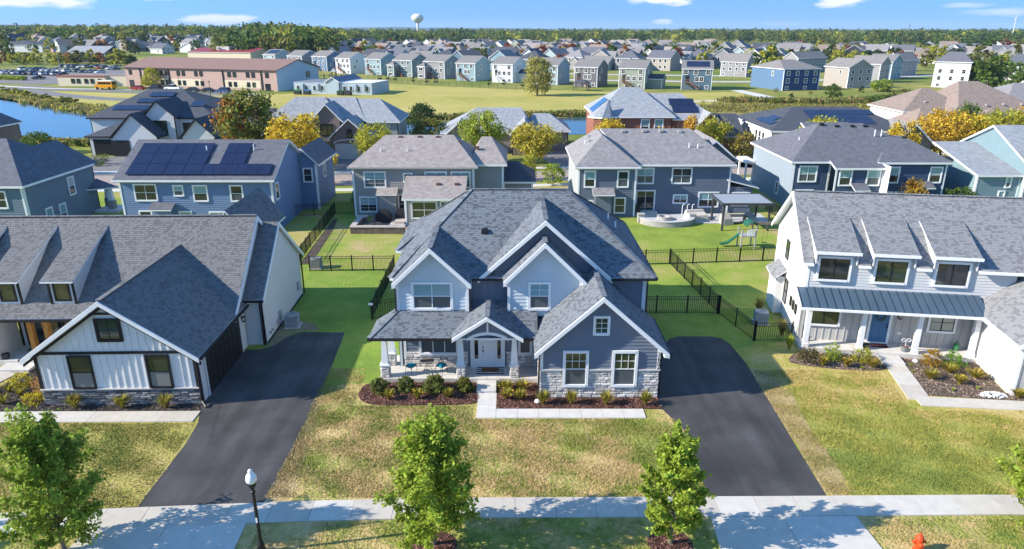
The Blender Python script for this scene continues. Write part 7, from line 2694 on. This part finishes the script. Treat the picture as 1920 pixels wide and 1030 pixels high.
for i, (px, py) in enumerate(lot):
    c = R.choice(['silver', 'white', 'black', 'blue', 'grey', 'black', 'silver', 'white', 'red' if i % 9 == 0 else 'grey'])
    k = R.choice(['sedan', 'suv'])
    x, y = at(px, py)
    lab, grp = '%s %s parked in the crowded school car park beyond the pond' % (c, 'car' if k == 'sedan' else 'SUV'), '%s %ss in the school car park' % (c, 'car' if k == 'sedan' else 'SUV')
    if (c, k) not in protos:
        protos[(c, k)] = car(lab, x, y, R.choice([65, 68, 245]), CARC[c], k, grp)
    else:
        dup(protos[(c, k)], (x, y, 0), R.choice([65, 68, 245, 70]) + R.uniform(-2, 2), lab, grp)
x, y = at(200, 168)
t = thing('school_bus', 'short yellow school bus with white roof before the low school wing', 'bus', (x, y, 0), 172)
YB = M('bus_yellow', (.72, .33, .01), .4)
mb = MB()
mb.prism([(px, -1.15, pz) for px, pz in ((-2.9, .5), (-2.9, 2.55), (2.0, 2.55), (2.15, 1.7), (3.2, 1.45), (3.25, .5))], (0, 2.3, 0))
mb.build('body', YB, t)
mb = MB()
mb.box(-2.85, 1.95, -1.1, 1.1, 2.555, 2.78)
mb.build('roof', WHITE, t)
for sy in (-1.17, 1.15):
    for k in range(5):
        mb = MB()
        mb.box(-2.6 + k * .88, -1.82 + k * .88, sy, sy + .02, 1.65, 2.3)
        mb.build('window', CGL, t)
mb = MB()
mb.hexa([(2.0, -1.0, 1.75), (2.2, -1.0, 1.75), (2.2, 1.0, 1.75), (2.0, 1.0, 1.75), (1.9, -1.0, 2.45), (2.06, -1.0, 2.45), (2.06, 1.0, 2.45), (1.9, 1.0, 2.45)])
mb.build('windscreen', CGL, t)
mb = MB()
mb.box(-2.92, -2.9, -.9, .9, 1.5, 2.3)
mb.build('rear_window', CGL, t)
for wx in (-1.8, 2.3):
    for sy in (-1, 1):
        m2 = MB()
        m2.tube((wx, sy * .9, .45), (wx, sy * 1.18, .45), .45, .45, 12)
        m2.build('wheel', TYRE, t)
mb = MB()
mb.box(-2.92, 3.2, -1.165, -1.15, 1.2, 1.3)
mb.build('stripe', BLACKM, t)
x, y = at(113, 131)
t = thing('flagpole', 'flagpole with a small stars-and-stripes flag in the school car park', 'flagpole', (x, y, 0))
mb = MB()
mb.tube((0, 0, 0), (0, 0, 9.5), .09, .05, 8)
mb.build('pole', M('pale_pole', (.6, .6, .6), .5), t)
mb = MB()
FM = [M('flag_red', (.45, .03, .05), .8), M('flag_white', (.75, .75, .75), .8), M('flag_blue', (.03, .05, .2), .8)]
for k in range(13):
    for j in range(6):
        f = lambda a: (-a * 2.6 / 6, .18 * math.sin(a * 1.4), 0)
        p, q = f(j), f(j + 1)
        z0_, z1_ = 9.3 - k * .125, 9.3 - (k + 1) * .125
        mb.face([(p[0], p[1], z1_), (q[0], q[1], z1_), (q[0], q[1], z0_), (p[0], p[1], z0_)], 2 if (k < 7 and j < 2) else k % 2)
mb.build('flag', FM, t)
x, y = at(397, 193)
for px, py, h_, l in ((397, 193, 5.2, 'dark lamp post at the bend of the school drive'), (338, 172, 4.6, 'dark lamp post before the brick school')):
    x, y = at(px, py)
    t = thing('lamp_post', l, 'lamp post', (x, y, 0))
    mb = MB()
    mb.tube((0, 0, 0), (0, 0, h_), .09, .06, 7)
    mb.build('pole', BLACKM, t)
    mb = MB()
    mb.box(-.25, .25, -.12, .12, h_, h_ + .18)
    mb.build('lamp_head', BLACKM, t)
x, y = at(20, 150)
t = thing('hedge', 'clipped bright green hedge at the left edge of the school car park', 'hedge', (x, y, 0), -22)
C = NP.uniform((-14, -1.2, .1), (8, 1.2, 1.6), (2600, 3))
np_mesh('foliage', quads(C, NP.uniform(.15, .3, len(C)), .8, .4), 4, LF_LIGHT, t)
ff = thing('field_fence', 'thin dark wire fence along the far edge of the school field', 'fence', at(690, 152) + (0,))
FW = []
pts = [at(690, 152), at(800, 160), at(900, 166), at(985, 170.5)]
fx, fy = pts[0]
for (a, b), (c, d) in zip(pts, pts[1:]):
    n = int(math.hypot(c - a, d - b) / 3)
    for i in range(n + 1):
        x, y = a + (c - a) * i / n - fx, b + (d - b) * i / n - fy
        mb = MB()
        mb.tube((x, y, 0), (x, y, 1.5), .045, .045, 5)
        mb.build('post', FEN, ff)
    mb = MB()
    for z in (.4, .75, 1.1, 1.48):
        mb.bar((a - fx, b - fy, z), (c - fx, d - fy, z), .03, .03)
    mb.build('wire', FEN, ff)

# ------------------------------------------------------------------ the row of houses beyond the field
FGR = shingle_far('row_grey_roof', (.215, .205, .20))
WC = {'white': (.66, .67, .68), 'sky blue': (.24, .36, .41), 'pale blue': (.33, .42, .46), 'denim blue': (.10, .18, .30), 'grey': (.27, .275, .285), 'dark grey': (.145, .145, .16), 'grey-green': (.20, .26, .27), 'sage green': (.27, .31, .26), 'slate blue': (.095, .16, .215), 'navy blue': (.03, .07, .17), 'tan': (.36, .33, .30), 'cream': (.55, .53, .48), 'charcoal': (.05, .055, .07)}
WCM = {k: M('row_wall_' + k.replace(' ', '_').replace('-', '_'), v, .65, var=.03) for k, v in WC.items()}
DECK = M('red_brown_deck', (.26, .14, .095), .8, var=.15, scale=3)


def proj_x(X, Y, Z=0):
    s, c = math.sin(PITCH), math.cos(PITCH)
    return 960 + FOC * X / (Y * c - (Z - CAM_H) * s)


def rowhouse(label, xl, xr, yb, th, col, D=11, ze=6.3, zr=8.7, deck=True, roofm=None, gar=False, sun=False, sunroom=False, cat='house', name='row_house'):
    bx, by = at(xr, yb)
    a = rad(th)
    Wd = 6.0
    while proj_x(bx - Wd * math.cos(a), by - Wd * math.sin(a)) > xl and Wd < 20:
        Wd += .1
    h = thing(name, label, cat, (bx, by, 0), th, 'walk-out houses in the row beyond the school field')
    wm = WCM[col]
    block(h, None, -Wd, 0, 0, D, ze, wm, roofm or FGR, ('x', zr), faces='flrb', oh=.35, rake=.3)
    for z, us in ((4.6, R.choice([(.12, .5, .8), (.15, .82), (.12, .45, .85)])), (2.6, R.choice([(.35, .58, .82), (.5, .65), (.42, .75)])), (.4, R.choice([(.3, .82), (.75,), (.55, .85)]))):
        for k in us:
            window(h, 'f', 0, -Wd + Wd * k - .5, z, 1.15 if z > 1 else .9, 1.25 if z > 1 else .9, 2 if z > 1 else 1, 2, .13, top=GLASS, bot=GLASS, d=.06)
    for v, z in ((D * .33, 4.3), (D * .2, 2.1)):
        window(h, 'r', 0, v, z, .8, 1.3, 1, 2, .14, top=GLASS, bot=GLASS, d=.06)
    if deck:
        dm = DECK if col != 'white' or deck == 'red' else WHITE
        u0 = -Wd + .8
        mb = MB()
        mb.box(u0, u0 + 1.9, -1.5, 0, 2.15, 2.3)
        for x in (u0 + .05, u0 + 1.8):
            mb.box(x - .07, x + .07, -1.5, -1.36, 0, 2.2)
        mb.build('deck', dm, h)
        mb = MB()
        for i in range(10):
            mb.box(u0 + 1.9 + i * .28, u0 + 2.2 + i * .28, -1.5, -.5, 2.12 - i * .215, 2.18 - i * .215)
        mb.bar((u0 + 1.9, -1.5, 2.1), (u0 + 4.7, -1.5, .0), .06, .24)
        mb.bar((u0 + 1.9, -.5, 2.1), (u0 + 4.7, -.5, .0), .06, .24)
        mb.build('stairs', dm, h)
        mb = MB()
        mb.bar((u0, -1.5, 3.2), (u0 + 1.9, -1.5, 3.2), .06, .07)
        mb.bar((u0 + 1.9, -1.5, 3.2), (u0 + 4.7, -1.5, 1.0), .06, .07)
        for i in range(8):
            mb.box(u0 + i * .26, u0 + i * .26 + .03, -1.52, -1.48, 2.3, 3.2)
        for i in range(10):
            mb.box(u0 + 2 + i * .28, u0 + 2.03 + i * .28, -1.52, -1.48, 2.05 - i * .215, 3.1 - i * .22)
        mb.build('railing', dm, h)
        mb = MB()
        fbox(mb, FR('f', 0), u0 + .3, u0 + 1.5, 2.3, 4.3, 0, .05)
        mb.build('patio_door', GLASS, h)
    if gar:
        block(h, None, -.3, 4.6, D - 7, D - 1.5, 3.0, wm, RF_DK, ('x', 4.4), faces='frb', oh=.3)
    if sunroom:
        block(h, None, -Wd - .6, -Wd + 2.6, -3.2, 0, 4.6, wm, roofm or FGR, ('hip', (-Wd + .9, -1.2, -Wd + 1.1, -1.2, 6.0)), faces='flr', oh=.3)
        for z in (.6, 3.1):
            window(h, 'f', -3.2, -Wd, z, 1.7, 1.0, 2, 1, .12, top=GLASS, d=.06)
    if sun:
        m = (zr - ze) / (D / 2 + .35)
        solar(h, None, (-Wd + 1.2, 1.0, ze + m * 1.35 + .02), (1.15, 0, 0), (0, 1.7, 1.7 * m), 6, 2)
    return h


for a in (('first pale blue house of the far row, solar panels on its grey roof', 496, 518, 129, -31, 'pale blue', dict(sun=True)),
          ('grey house with dark side wall behind the school end, second of the far row', 541, 568, 132.5, -31, 'grey', {}),
          ('denim blue house with red deck stairs in the far row', 587, 614, 134, -31, 'denim blue', {}),
          ('white house with pale blue side in the far row behind the playground', 631, 658, 139, -31, 'white', dict(deck='red')),
          ('sky blue house in the far row above the portable classrooms', 686, 715, 141.5, -31, 'sky blue', {}),
          ('grey-green house with a square sunroom in the far row', 739, 773, 145, -30, 'grey-green', dict(sunroom=True)),
          ('light grey house with a square sunroom in the far row', 796, 834, 149, -29, 'grey', dict(sunroom=True)),
          ('sky blue house in the middle of the far row, right of the light grey one', 856, 891, 153, -28, 'sky blue', {}),
          ('white house with white deck stairs in the middle of the far row', 923, 961, 156, -27, 'white', dict(gar=True)),
          ('pale blue house half hidden by the pale willow', 1002, 1045, 160, -26, 'pale blue', {}),
          ('dark grey house with a pavilion in its yard, right of the willow', 1076, 1119, 164.5, -25, 'dark grey', {}),
          ('sage green house with side garage in the far row', 1160, 1208, 168, -23, 'sage green', dict(gar=True)),
          ('slate blue house with large dark solar array on its roof', 1277, 1333, 169.5, -13, 'slate blue', dict(sun=True, deck=True))):
    rowhouse(a[0], a[1], a[2], a[3], a[4], a[5], **a[6])
x, y = at(1105, 168)
t = thing('pavilion', 'dark garden pavilion in the yard of the dark grey row house', 'pavilion', (x - 3, y - 4, 0), -20)
mb = MB()
for a in (-2, 2):
    for b in (-1.5, 1.5):
        mb.box(a - .1, a + .1, b - .1, b + .1, 0, 2.4)
mb.build('frame', PG, t)
roof(t, hipf(-2, 2, -1.5, 1.5, 2.4, ((-.5, 0, 3.4), (.5, 0, 3.4)), .3), [RF_DK, PG])


def sidehouse(label, x0, yb0, x1, yb1, x2, yb2, col, ze, zr, axis, roofm=FGR, extra=None, cat='house', col2=None):
    """A house by three base corners: left (x0), nearest (x1), right (x2) as the photograph shows them."""
    A, B, C_ = at(x0, yb0), at(x1, yb1), at(x2, yb2)
    a = math.atan2(C_[1] - B[1], C_[0] - B[0])
    Wd = math.hypot(C_[0] - B[0], C_[1] - B[1])
    D = max(7, math.hypot(A[0] - B[0], A[1] - B[1]))
    h = thing('detached_house', label, cat, (B[0], B[1], 0), math.degrees(a))
    wm = WCM[col]
    f = ('hip', (Wd * .3, D / 2, Wd * .7, D / 2, zr)) if axis == 'hip' else (axis, zr)
    block(h, None, 0, Wd, 0, D, ze, wm, roofm, f, faces='flrb', oh=.4)
    if col2:
        wall(h, 'l', -.03, [(.1, 0), (D - .1, 0), (D - .1, ze - .1), (.1, ze - .1)], WCM[col2], 'plain', name='side_cladding', thick=.02)
    n = max(2, int(Wd / 2.6))
    for i in range(n):
        for z in (4.5, 2.3, .4):
            if z < 1 and i % 2:
                continue
            window(h, 'f', 0, Wd * (i + .5) / n - .5, z, .95, 1.2 if z > 1 else .8, 1, 2, .12, top=GLASS, bot=GLASS, d=.06)
    window(h, 'l', 0, D * .3, ze - 2.2, .8, 1.3, 1, 2, .14, top=GLASS, bot=GLASS, d=.06)
    return h


sidehouse('grey house with plain eaves right of the slate blue solar house', 1346, 141, 1350, 143, 1398, 145, 'grey', 5.6, 8.8, 'x')
sidehouse('navy blue house with grey hip roof and wooden deck, across the prairie', 1433, 162, 1466, 170.5, 1533, 169, 'navy blue', 6.4, 8.8, 'hip', col2='denim blue')
sidehouse('tan house with big plain side gable, right of the navy far house', 1537, 161, 1587, 166, 1631, 165, 'tan', 6.3, 9.0, 'y')
sidehouse('grey-white house with plain side gable behind the tan one', 1610, 152, 1646, 156, 1664, 154, 'grey', 6.3, 9.0, 'y')
sidehouse('sky blue house with dark roof edge, furthest of the three gables', 1648, 147, 1668, 150, 1687, 147, 'sky blue', 6.3, 9.0, 'y')
sidehouse('large white house with tall walk-out wall and charcoal roof at the right', 1744, 163, 1746, 163.5, 1812, 166, 'white', 8.0, 11.0, 'hip', RF_CH)
sidehouse('white house with grey roof at the right picture edge beyond the trees', 1862, 152, 1878, 158, 1935, 160, 'white', 6.6, 9.8, 'hip', RF_CH)
sidehouse('white two-gabled house with side garage behind the far gables', 1683, 143, 1684, 143, 1716, 141, 'tan', 6.0, 8.8, 'x')
sidehouse('grey townhouse with mansard-like roof behind the navy far house', 1492, 136, 1493, 137, 1546, 134, 'grey', 6.0, 8.6, 'x')
sidehouse('white house with small porch tower among trees at the far left', 66, 103, 82, 106, 123, 104, 'white', 7.4, 10.2, 'hip', RF_DK)
sidehouse('tan-grey house with long hip roof at the far left', 32, 94, 40, 99, 75, 98, 'tan', 7.0, 11.0, 'hip', RF_BR)
sidehouse('charcoal house with white-framed windows and pale roof behind the school car park', 176, 117, 199, 119.5, 235, 117, 'charcoal', 5.6, 9.0, 'y', RF_LG)
sidehouse('white house with curved porch above the school roof', 201, 90, 212, 91, 242, 88, 'white', 8.0, 10.5, 'x', RF_DK)
sidehouse('dark house with white gables above the left end of the school roof', 244, 99, 247, 100, 290, 98, 'charcoal', 5.6, 8.6, 'x', RF_CH)
sidehouse('white gabled cottage above the middle of the school roof', 302, 107, 306, 108, 329, 107, 'white', 5.6, 8.8, 'y', RF_CH)
sidehouse('white house with grey side gable above the school roof, right of the cottage', 350, 106, 372, 107, 393, 106, 'white', 5.6, 8.8, 'x', RF_GR)

# ------------------------------------------------------------------ the far neighbourhood
def far_proto(col, roofm, form):
    """A house of the distance: walls, roof, front gable, garage, dark windows."""
    w, rf, wi, tr = MB(), MB(), MB(), MB()

    def blk(x0, x1, y0, y1, ze, zr, ax):
        w.box(x0, x1, y0, y1, 0, ze)
        if ax == 'hip':
            m = min(x1 - x0, y1 - y0) / 2
            ra, rb = ((x0 + m, (y0 + y1) / 2, zr), (x1 - m, (y0 + y1) / 2, zr)) if x1 - x0 >= y1 - y0 else (((x0 + x1) / 2, y0 + m, zr), ((x0 + x1) / 2, y1 - m, zr))
            F = hipf(x0, x1, y0, y1, ze, (ra, rb), .4)
        else:
            F = gabf(x0, x1, y0, y1, ze, zr, ax, .4, .35)
            if ax == 'y':
                for y in (y0, y1):
                    w.prism([(x0, y, ze), (x1, y, ze), ((x0 + x1) / 2, y, zr - .15)], (0, .1 if y == y0 else -.1, 0))
            else:
                for x in (x0, x1):
                    w.prism([(x, y0, ze), (x, y1, ze), (x, (y0 + y1) / 2, zr - .15)], (.1 if x == x0 else -.1, 0, 0))
        for f in F:
            a, b = Vector(f[1]) - Vector(f[0]), Vector(f[2]) - Vector(f[1])
            f = f if a.cross(b).z > 0 else f[::-1]
            rf.prism(f, (0, 0, -.2), 0, 1)
    if form == 0:
        blk(-6, 6, -4.5, 4.5, 5.4, 8.6, 'x')
        blk(-5.5, -.5, -6.0, 0, 5.3, 8.0, 'y')
        blk(2, 8.5, -7.5, 0, 2.9, 5.2, 'y')
    elif form == 1:
        blk(-5.5, 5.5, -6, 6, 5.4, 8.8, 'hip')
        blk(-1, 5.2, -8, 0, 3.0, 5.6, 'y')
    elif form == 2:
        blk(-4.5, 4.5, -6.5, 6.5, 5.4, 9.0, 'y')
        blk(-4.2, 1.2, -9.0, -5, 2.9, 5.0, 'y')
    elif form == 3:
        blk(-8, 8, -6, 6, 3.0, 6.4, 'hip')
        blk(-7, -1, -8.5, 0, 3.0, 5.6, 'y')
    elif form == 4:
        blk(-7.5, 7.5, -5, 5, 3.0, 6.2, 'x')
        blk(1.5, 7.2, -7.5, 0, 3.0, 5.4, 'y')
    else:
        blk(-6.5, 5, -5, 5, 5.4, 8.8, 'x')
        blk(4.5, 10, -4, 4.5, 3.0, 5.2, 'x')
        blk(-3, 1.5, -6.2, 0, 5.4, 8.0, 'y')
    for x in (-4, -1.5, 1.5, 4):
        for s in (-1, 1):
            for z in (1.0, 3.6) if form not in (3, 4) else (1.0,):
                yy = {0: 4.52, 1: 6.02, 2: 6.52, 3: 6.02, 4: 5.02, 5: 5.02}[form] * s
                wi.box(x - .5, x + .5, yy - .03, yy + .03, z, z + 1.3)
                tr.box(x - .65, x + .65, yy - .02, yy + .02, z - .12, z + 1.42)
    return w, rf, wi, tr


COLS = ['white', 'grey', 'pale blue', 'tan', 'white', 'slate blue', 'sage green', 'charcoal', 'cream', 'sky blue', 'grey', 'tan']
ROOFS = {'grey': RF_GR, 'brown-grey': RF_BR, 'charcoal': RF_CH, 'dark': RF_DK, 'light grey': FGR, 'tan': MATS['far_tan_roof']}
FORMS = ['two-storey gabled house', 'two-storey hip-roofed house', 'narrow gable-fronted house', 'low hip-roofed house', 'low gabled house', 'wide two-storey house']
fproto = {}


def rise(x, y):
    """The ground climbs to the far left."""
    sm = lambda t: (lambda q: q * q * (3 - 2 * q))(min(1.0, max(0.0, t)))
    return 6.5 * sm((y - 330) / 380) * sm((-x / max(y, 1) - .20) / .14)


def at_t(px, py):
    lo, hi = 150.0, 2200.0
    u, v = (px - 960) / FOC, (515 - py) / FOC
    c, s = math.cos(PITCH), math.sin(PITCH)
    k, kx = (-s + v * c) / (c + v * s), u / (c + v * s)
    y = lo
    while y < hi and CAM_H + k * y > rise(kx * y, y):
        y += 3
    return kx * y, y, rise(kx * y, y)


mb = MB()
GX, GY = [-.95 + .04 * i for i in range(20)], [320 + 30 * i for i in range(40)]
for i in range(len(GX) - 1):
    for j in range(len(GY) - 1):
        q = [(GX[a] * GY[b], GY[b], rise(GX[a] * GY[b], GY[b]) - .01) for a, b in ((i, j), (i + 1, j), (i + 1, j + 1), (i, j + 1))]
        mb.face(q)
mb.build('hill', SUBURB, kind='structure')


def far_house(px, py, rot, zone):
    x, y, z = at_t(px, py)
    ci, ri, fo = R.choice(COLS), R.choice(list(ROOFS)), R.randrange(6)
    key = (ci, ri, fo)
    lab = '%s %s with %s roof %s' % (ci, FORMS[fo], ri, zone[0])
    grp = '%s %ss %s' % (ci, FORMS[fo], zone[1]) + ' (%s roofs)' % ri
    t = thing('far_house', lab, 'house', (x, y, z), rot, grp)
    if key not in fproto:
        w, rf, wi, tr = far_proto(ci, ri, fo)
        fproto[key] = (w.mesh('wall', WCM[ci]), rf.mesh('roof', [ROOFS[ri], WHITE]), wi.mesh('window_glass', GLASS), tr.mesh('window_trim', WHITE))
    for nme, me in zip(('wall', 'roof', 'glazing', 'window_trim'), fproto[key]):
        q = share(nme, me, t)
        if nme in ('glazing', 'window_trim'):
            q['kind'] = 'stuff'


Z1 = ('in the distance below the water tower', 'below the water tower')
Z2 = ('in the far right distance', 'in the far right distance')
Z3 = ('in the distance above the school', 'above the school')
FT = []
for (y0_, x0_, x1_, st, zone) in ((134, 800, 1000, 62, Z1), (131, 1120, 1300, 60, Z1), (128, 660, 1420, 43, Z1), (119.5, 600, 1460, 37, Z1), (112, 700, 1480, 37, Z1), (106.5, 720, 1500, 33, Z1), (101, 610, 1500, 30, Z1), (96, 600, 1480, 27, Z1), (91.5, 640, 1340, 25, Z1),
                                 (128, 1420, 1480, 40, Z2), (119, 1720, 1930, 52, Z2), (113, 1500, 1930, 46, Z2), (106, 1480, 1930, 44, Z2), (99, 1440, 1940, 40, Z2),
                                 (101, 125, 230, 50, Z3), (97, 255, 430, 52, Z3), (91, 90, 430, 47, Z3), (85, -10, 420, 42, Z3), (78, -10, 420, 40, Z3), (71, 20, 330, 36, Z3), (66, 60, 260, 36, Z3)):
    x = x0_
    while x < x1_:
        far_house(x + R.uniform(-6, 6), y0_ + R.uniform(-1.2, 1.2), R.choice([-30, -35, 60, 150, -28, 140, 55]) + R.uniform(-8, 8), zone)
        x += st * R.uniform(.9, 1.25)
LMS = [('green', LF_GRN), ('dark green', LF_DARK), ('olive', LF_OLV), ('orange', LF_ORG), ('russet', LF_RED), ('yellow-green', LF_YG), ('green', LF_GRN)]
ZT = {0: ('among the far houses below the water tower', 'among the far houses below the water tower'), 1: ('in the far right distance among low roofs', 'among the far roofs at the right'), 2: ('among the far houses above the school', 'among the far houses above the school')}


def far_tree(px, py, zone, h=None, m=None):
    x, y, z_ = at_t(px, py)
    nme, mat = m or R.choice(LMS)
    sh = R.choice(['round', 'oval', 'round'])
    tree('%s tree %s' % (nme, ZT[zone][0]), x, y, h or R.uniform(6, 10.5), R.uniform(2.6, 4.6), mat, sh, 640, .062, R.randrange(4), 'far_tree', '%s trees %s' % (nme, ZT[zone][1])).location.z = z_


for _ in range(120):
    py = R.uniform(93, 131)
    far_tree(R.uniform(620, 1450), py, 0)
for _ in range(55):
    far_tree(R.uniform(1430, 1930), R.uniform(98, 134), 1, m=R.choice([LMS[0], LMS[1], LMS[2], LMS[5], LMS[4]]))
for _ in range(60):
    far_tree(R.uniform(-10, 470), R.uniform(62, 106), 2, m=R.choice([LMS[0], LMS[1], LMS[2], LMS[3], LMS[5]]))
for px in range(0, 250, 19):
    far_tree(px + R.uniform(-6, 6), 122 + R.uniform(-2.5, 1.5), 2, R.uniform(5.5, 8), R.choice([LMS[0], LMS[2], LMS[5], ('orange', LF_ORG), ('yellow-green', LF_YG)]))
for px in range(590, 800, 19):
    far_tree(px + R.uniform(-6, 6), 106 + R.uniform(-2, 8), 0, R.uniform(6, 9), R.choice([LMS[3], LMS[4], LMS[2], LMS[0], LMS[3]]))
for px in range(1480, 1720, 20):
    far_tree(px + R.uniform(-6, 6), 119 + R.uniform(-2, 2), 1, R.uniform(5, 7.5), R.choice([LMS[1], LMS[1], LMS[0], LMS[5]]))
for px, py, h_, nm in ((1425, 152, 7, 'yellow-green'), (1442, 138, 7, 'yellow-green'), (1412, 134, 8, 'green'), (1460, 134, 7, 'yellow-green'), (1260, 128, 7, 'green'), (1066, 117, 11, 'russet'), (1500, 96, 10, 'russet'), (1537, 97, 9, 'russet'), (1850, 112, 13, 'green'), (1820, 165, 9, 'green'), (1850, 168, 10, 'green'), (1885, 165, 9, 'green'), (1905, 172, 8, 'green'), (1780, 135, 8, 'dark green'), (10, 112, 14, 'olive'), (22, 118, 11, 'green'), (132, 95, 11, 'green'), (155, 94, 11, 'dark green')):
    far_tree(px, py, 1 if px > 1300 else (0 if px > 480 else 2), h_, [q for q in LMS if q[0] == nm][0])
# woods beyond, one mass
rs = np.random.RandomState(77)
n = 6600
Y = 1.0 / rs.uniform(1 / 1900.0, 1 / 600.0, n)
X = rs.uniform(-1.15, 1.15, n) * Y
ok = (Y > 690 + 90 * np.sin(X / 160.0) + np.where(np.abs(X / Y) < .38, 130, 0)) | ((X / Y < -.23) & (X / Y > -.36) & (Y > 480))
X, Y = X[ok], Y[ok]
x2, y2 = rs.uniform(-.40, -.245, 420), rs.uniform(385, 600, 420)
X, Y = np.concatenate([X, x2 * y2]), np.concatenate([Y, y2])
m = len(X)
Zt = np.array([rise(a, b) for a, b in zip(X, Y)])
Ht = rs.uniform(9.5, 17, m) * np.where(Y > 1000, 1.15, 1) * np.where((X / Y < -.36) & (Y < 900), .78, 1) * np.where((X / Y >= -.40) & (X / Y < -.24) & (Y < 610), 1.12, 1)
Rt = rs.uniform(4, 7.5, m)
k = 74
d = rs.normal(size=(m, k, 3))
d /= np.linalg.norm(d, axis=2, keepdims=True)
C = d * np.stack([Rt, Rt, Ht * .42], 1)[:, None, :] * rs.uniform(.6, 1.05, (m, k, 1)) + np.stack([X, Y, Ht * .58 + Zt], 1)[:, None, :]
mi = np.repeat(rs.choice([0, 0, 0, 1, 2, 2, 4, 0, 1, 2, 3, 0], m), k)
V = quads(C.reshape(-1, 3), np.repeat(rs.uniform(.9, 1.5, m), k) * rs.uniform(.7, 1.3, m * k), .85, .35, rs)
np_mesh('woods', V, 4, [LF_GRN, LF_DARK, LF_OLV, LF_YG, LF_BUSH], kind='stuff', mi=mi)
# far hills
mb = MB()
for row, (dist, hgt, seed) in enumerate(((3400, 26, 1), (5200, 58, 2), (7600, 92, 3))):
    rr = random.Random(seed)
    ph = [rr.uniform(0, 6.28) for _ in range(6)]
    prev = None
    for i in range(161):
        a = -.95 + 1.9 * i / 160
        w_ = .22 + .6 * (1 / (1 + math.exp((a + .22) * 9)))
        z = hgt * w_ * (.62 + .16 * math.sin(a * 7 + ph[0]) + .12 * math.sin(a * 17 + ph[1]) + .07 * math.sin(a * 41 + ph[2]) + .05 * math.sin(a * 97 + ph[3]))
        p = (dist * math.tan(a), dist, z)
        if prev:
            mb.face([(prev[0], dist - 900, -5), (p[0], dist - 900, -5), p, prev])
            mb.face([prev, p, (p[0], dist + 900, -5), (prev[0], dist + 900, -5)])
        prev = p
mb.build('hills', M('hill_woods', (.055, .085, .035), .95, var=.4, scale=.02), kind='structure')
# water tower, mast
t = thing('water_tower', 'white bulb-shaped water tower on a slim stem, on the horizon', 'water tower', (-166, 1300, 0))
WT = M('tower_white_paint', (.74, .73, .68), .55, var=.03)
mb = MB()
mb.lathe((0, 0, 0), ((4.5, 0), (2.6, 4), (2.1, 9), (2.1, 24), (3.0, 27)), 20)
mb.build('stem', WT, t, smooth=True)
mb = MB()
mb.lathe((0, 0, 0), ((2.6, 26.3), (5.5, 28.8), (8.8, 31.3), (10.6, 34.0), (10.9, 36.3), (10.0, 38.8), (7.6, 41.0), (4.5, 42.2), (1.5, 42.6)), 28)
mb.build('tank', WT, t, smooth=True)
t = thing('radio_mast', 'thin pale radio mast at the far right horizon', 'mast', (545, 800, 0))
mb = MB()
mb.tube((0, 0, 0), (0, 0, 31), .75, .3, 8)
mb.build('pole', M('pale_pole', (.6, .6, .6), .5), t)
mb = MB()
mb.tube((0, 0, 27), (0, 0, 28), 1.0, 1.0, 8)
mb.build('antenna', MATS['pale_pole'], t)
t = thing('lattice_mast', 'dark lattice power mast rising from the right woods', 'mast', at(1700, 82) + (0,))
mb = MB()
for a, b in ((-1, -1), (1, -1), (1, 1), (-1, 1)):
    mb.tube((a * 1.6, b * 1.6, 0), (a * .3, b * .3, 24), .16, .12, 5)
for i in range(8):
    z, s0 = i * 3, 1.6 - 1.3 * i / 8
    s1 = 1.6 - 1.3 * (i + 1) / 8
    mb.tube((-s0, -s0, z), (s1, -s1, z + 3), .08, .08, 4)
    mb.tube((s0, -s0, z), (-s1, -s1, z + 3), .08, .08, 4)
mb.build('lattice', M('galvanised', (.2, .21, .22), .6), t)
# the air: pale haze over the whole scene
HZ = bpy.data.materials.new('haze_air')
HZ.use_nodes = True
nt = HZ.node_tree
nt.nodes.remove(nt.nodes['Principled BSDF'])
pv = nt.nodes.new('ShaderNodeVolumePrincipled')
pv.inputs['Color'].default_value = (.55, .75, 1.0, 1)
pv.inputs['Density'].default_value = 0.00008
nt.links.new(pv.outputs[0], nt.nodes['Material Output'].inputs['Volume'])
mb = MB()
mb.box(-11000, 11000, -1200, 15000, -6.5, 112)
hz = mb.build('haze', HZ, kind='stuff')
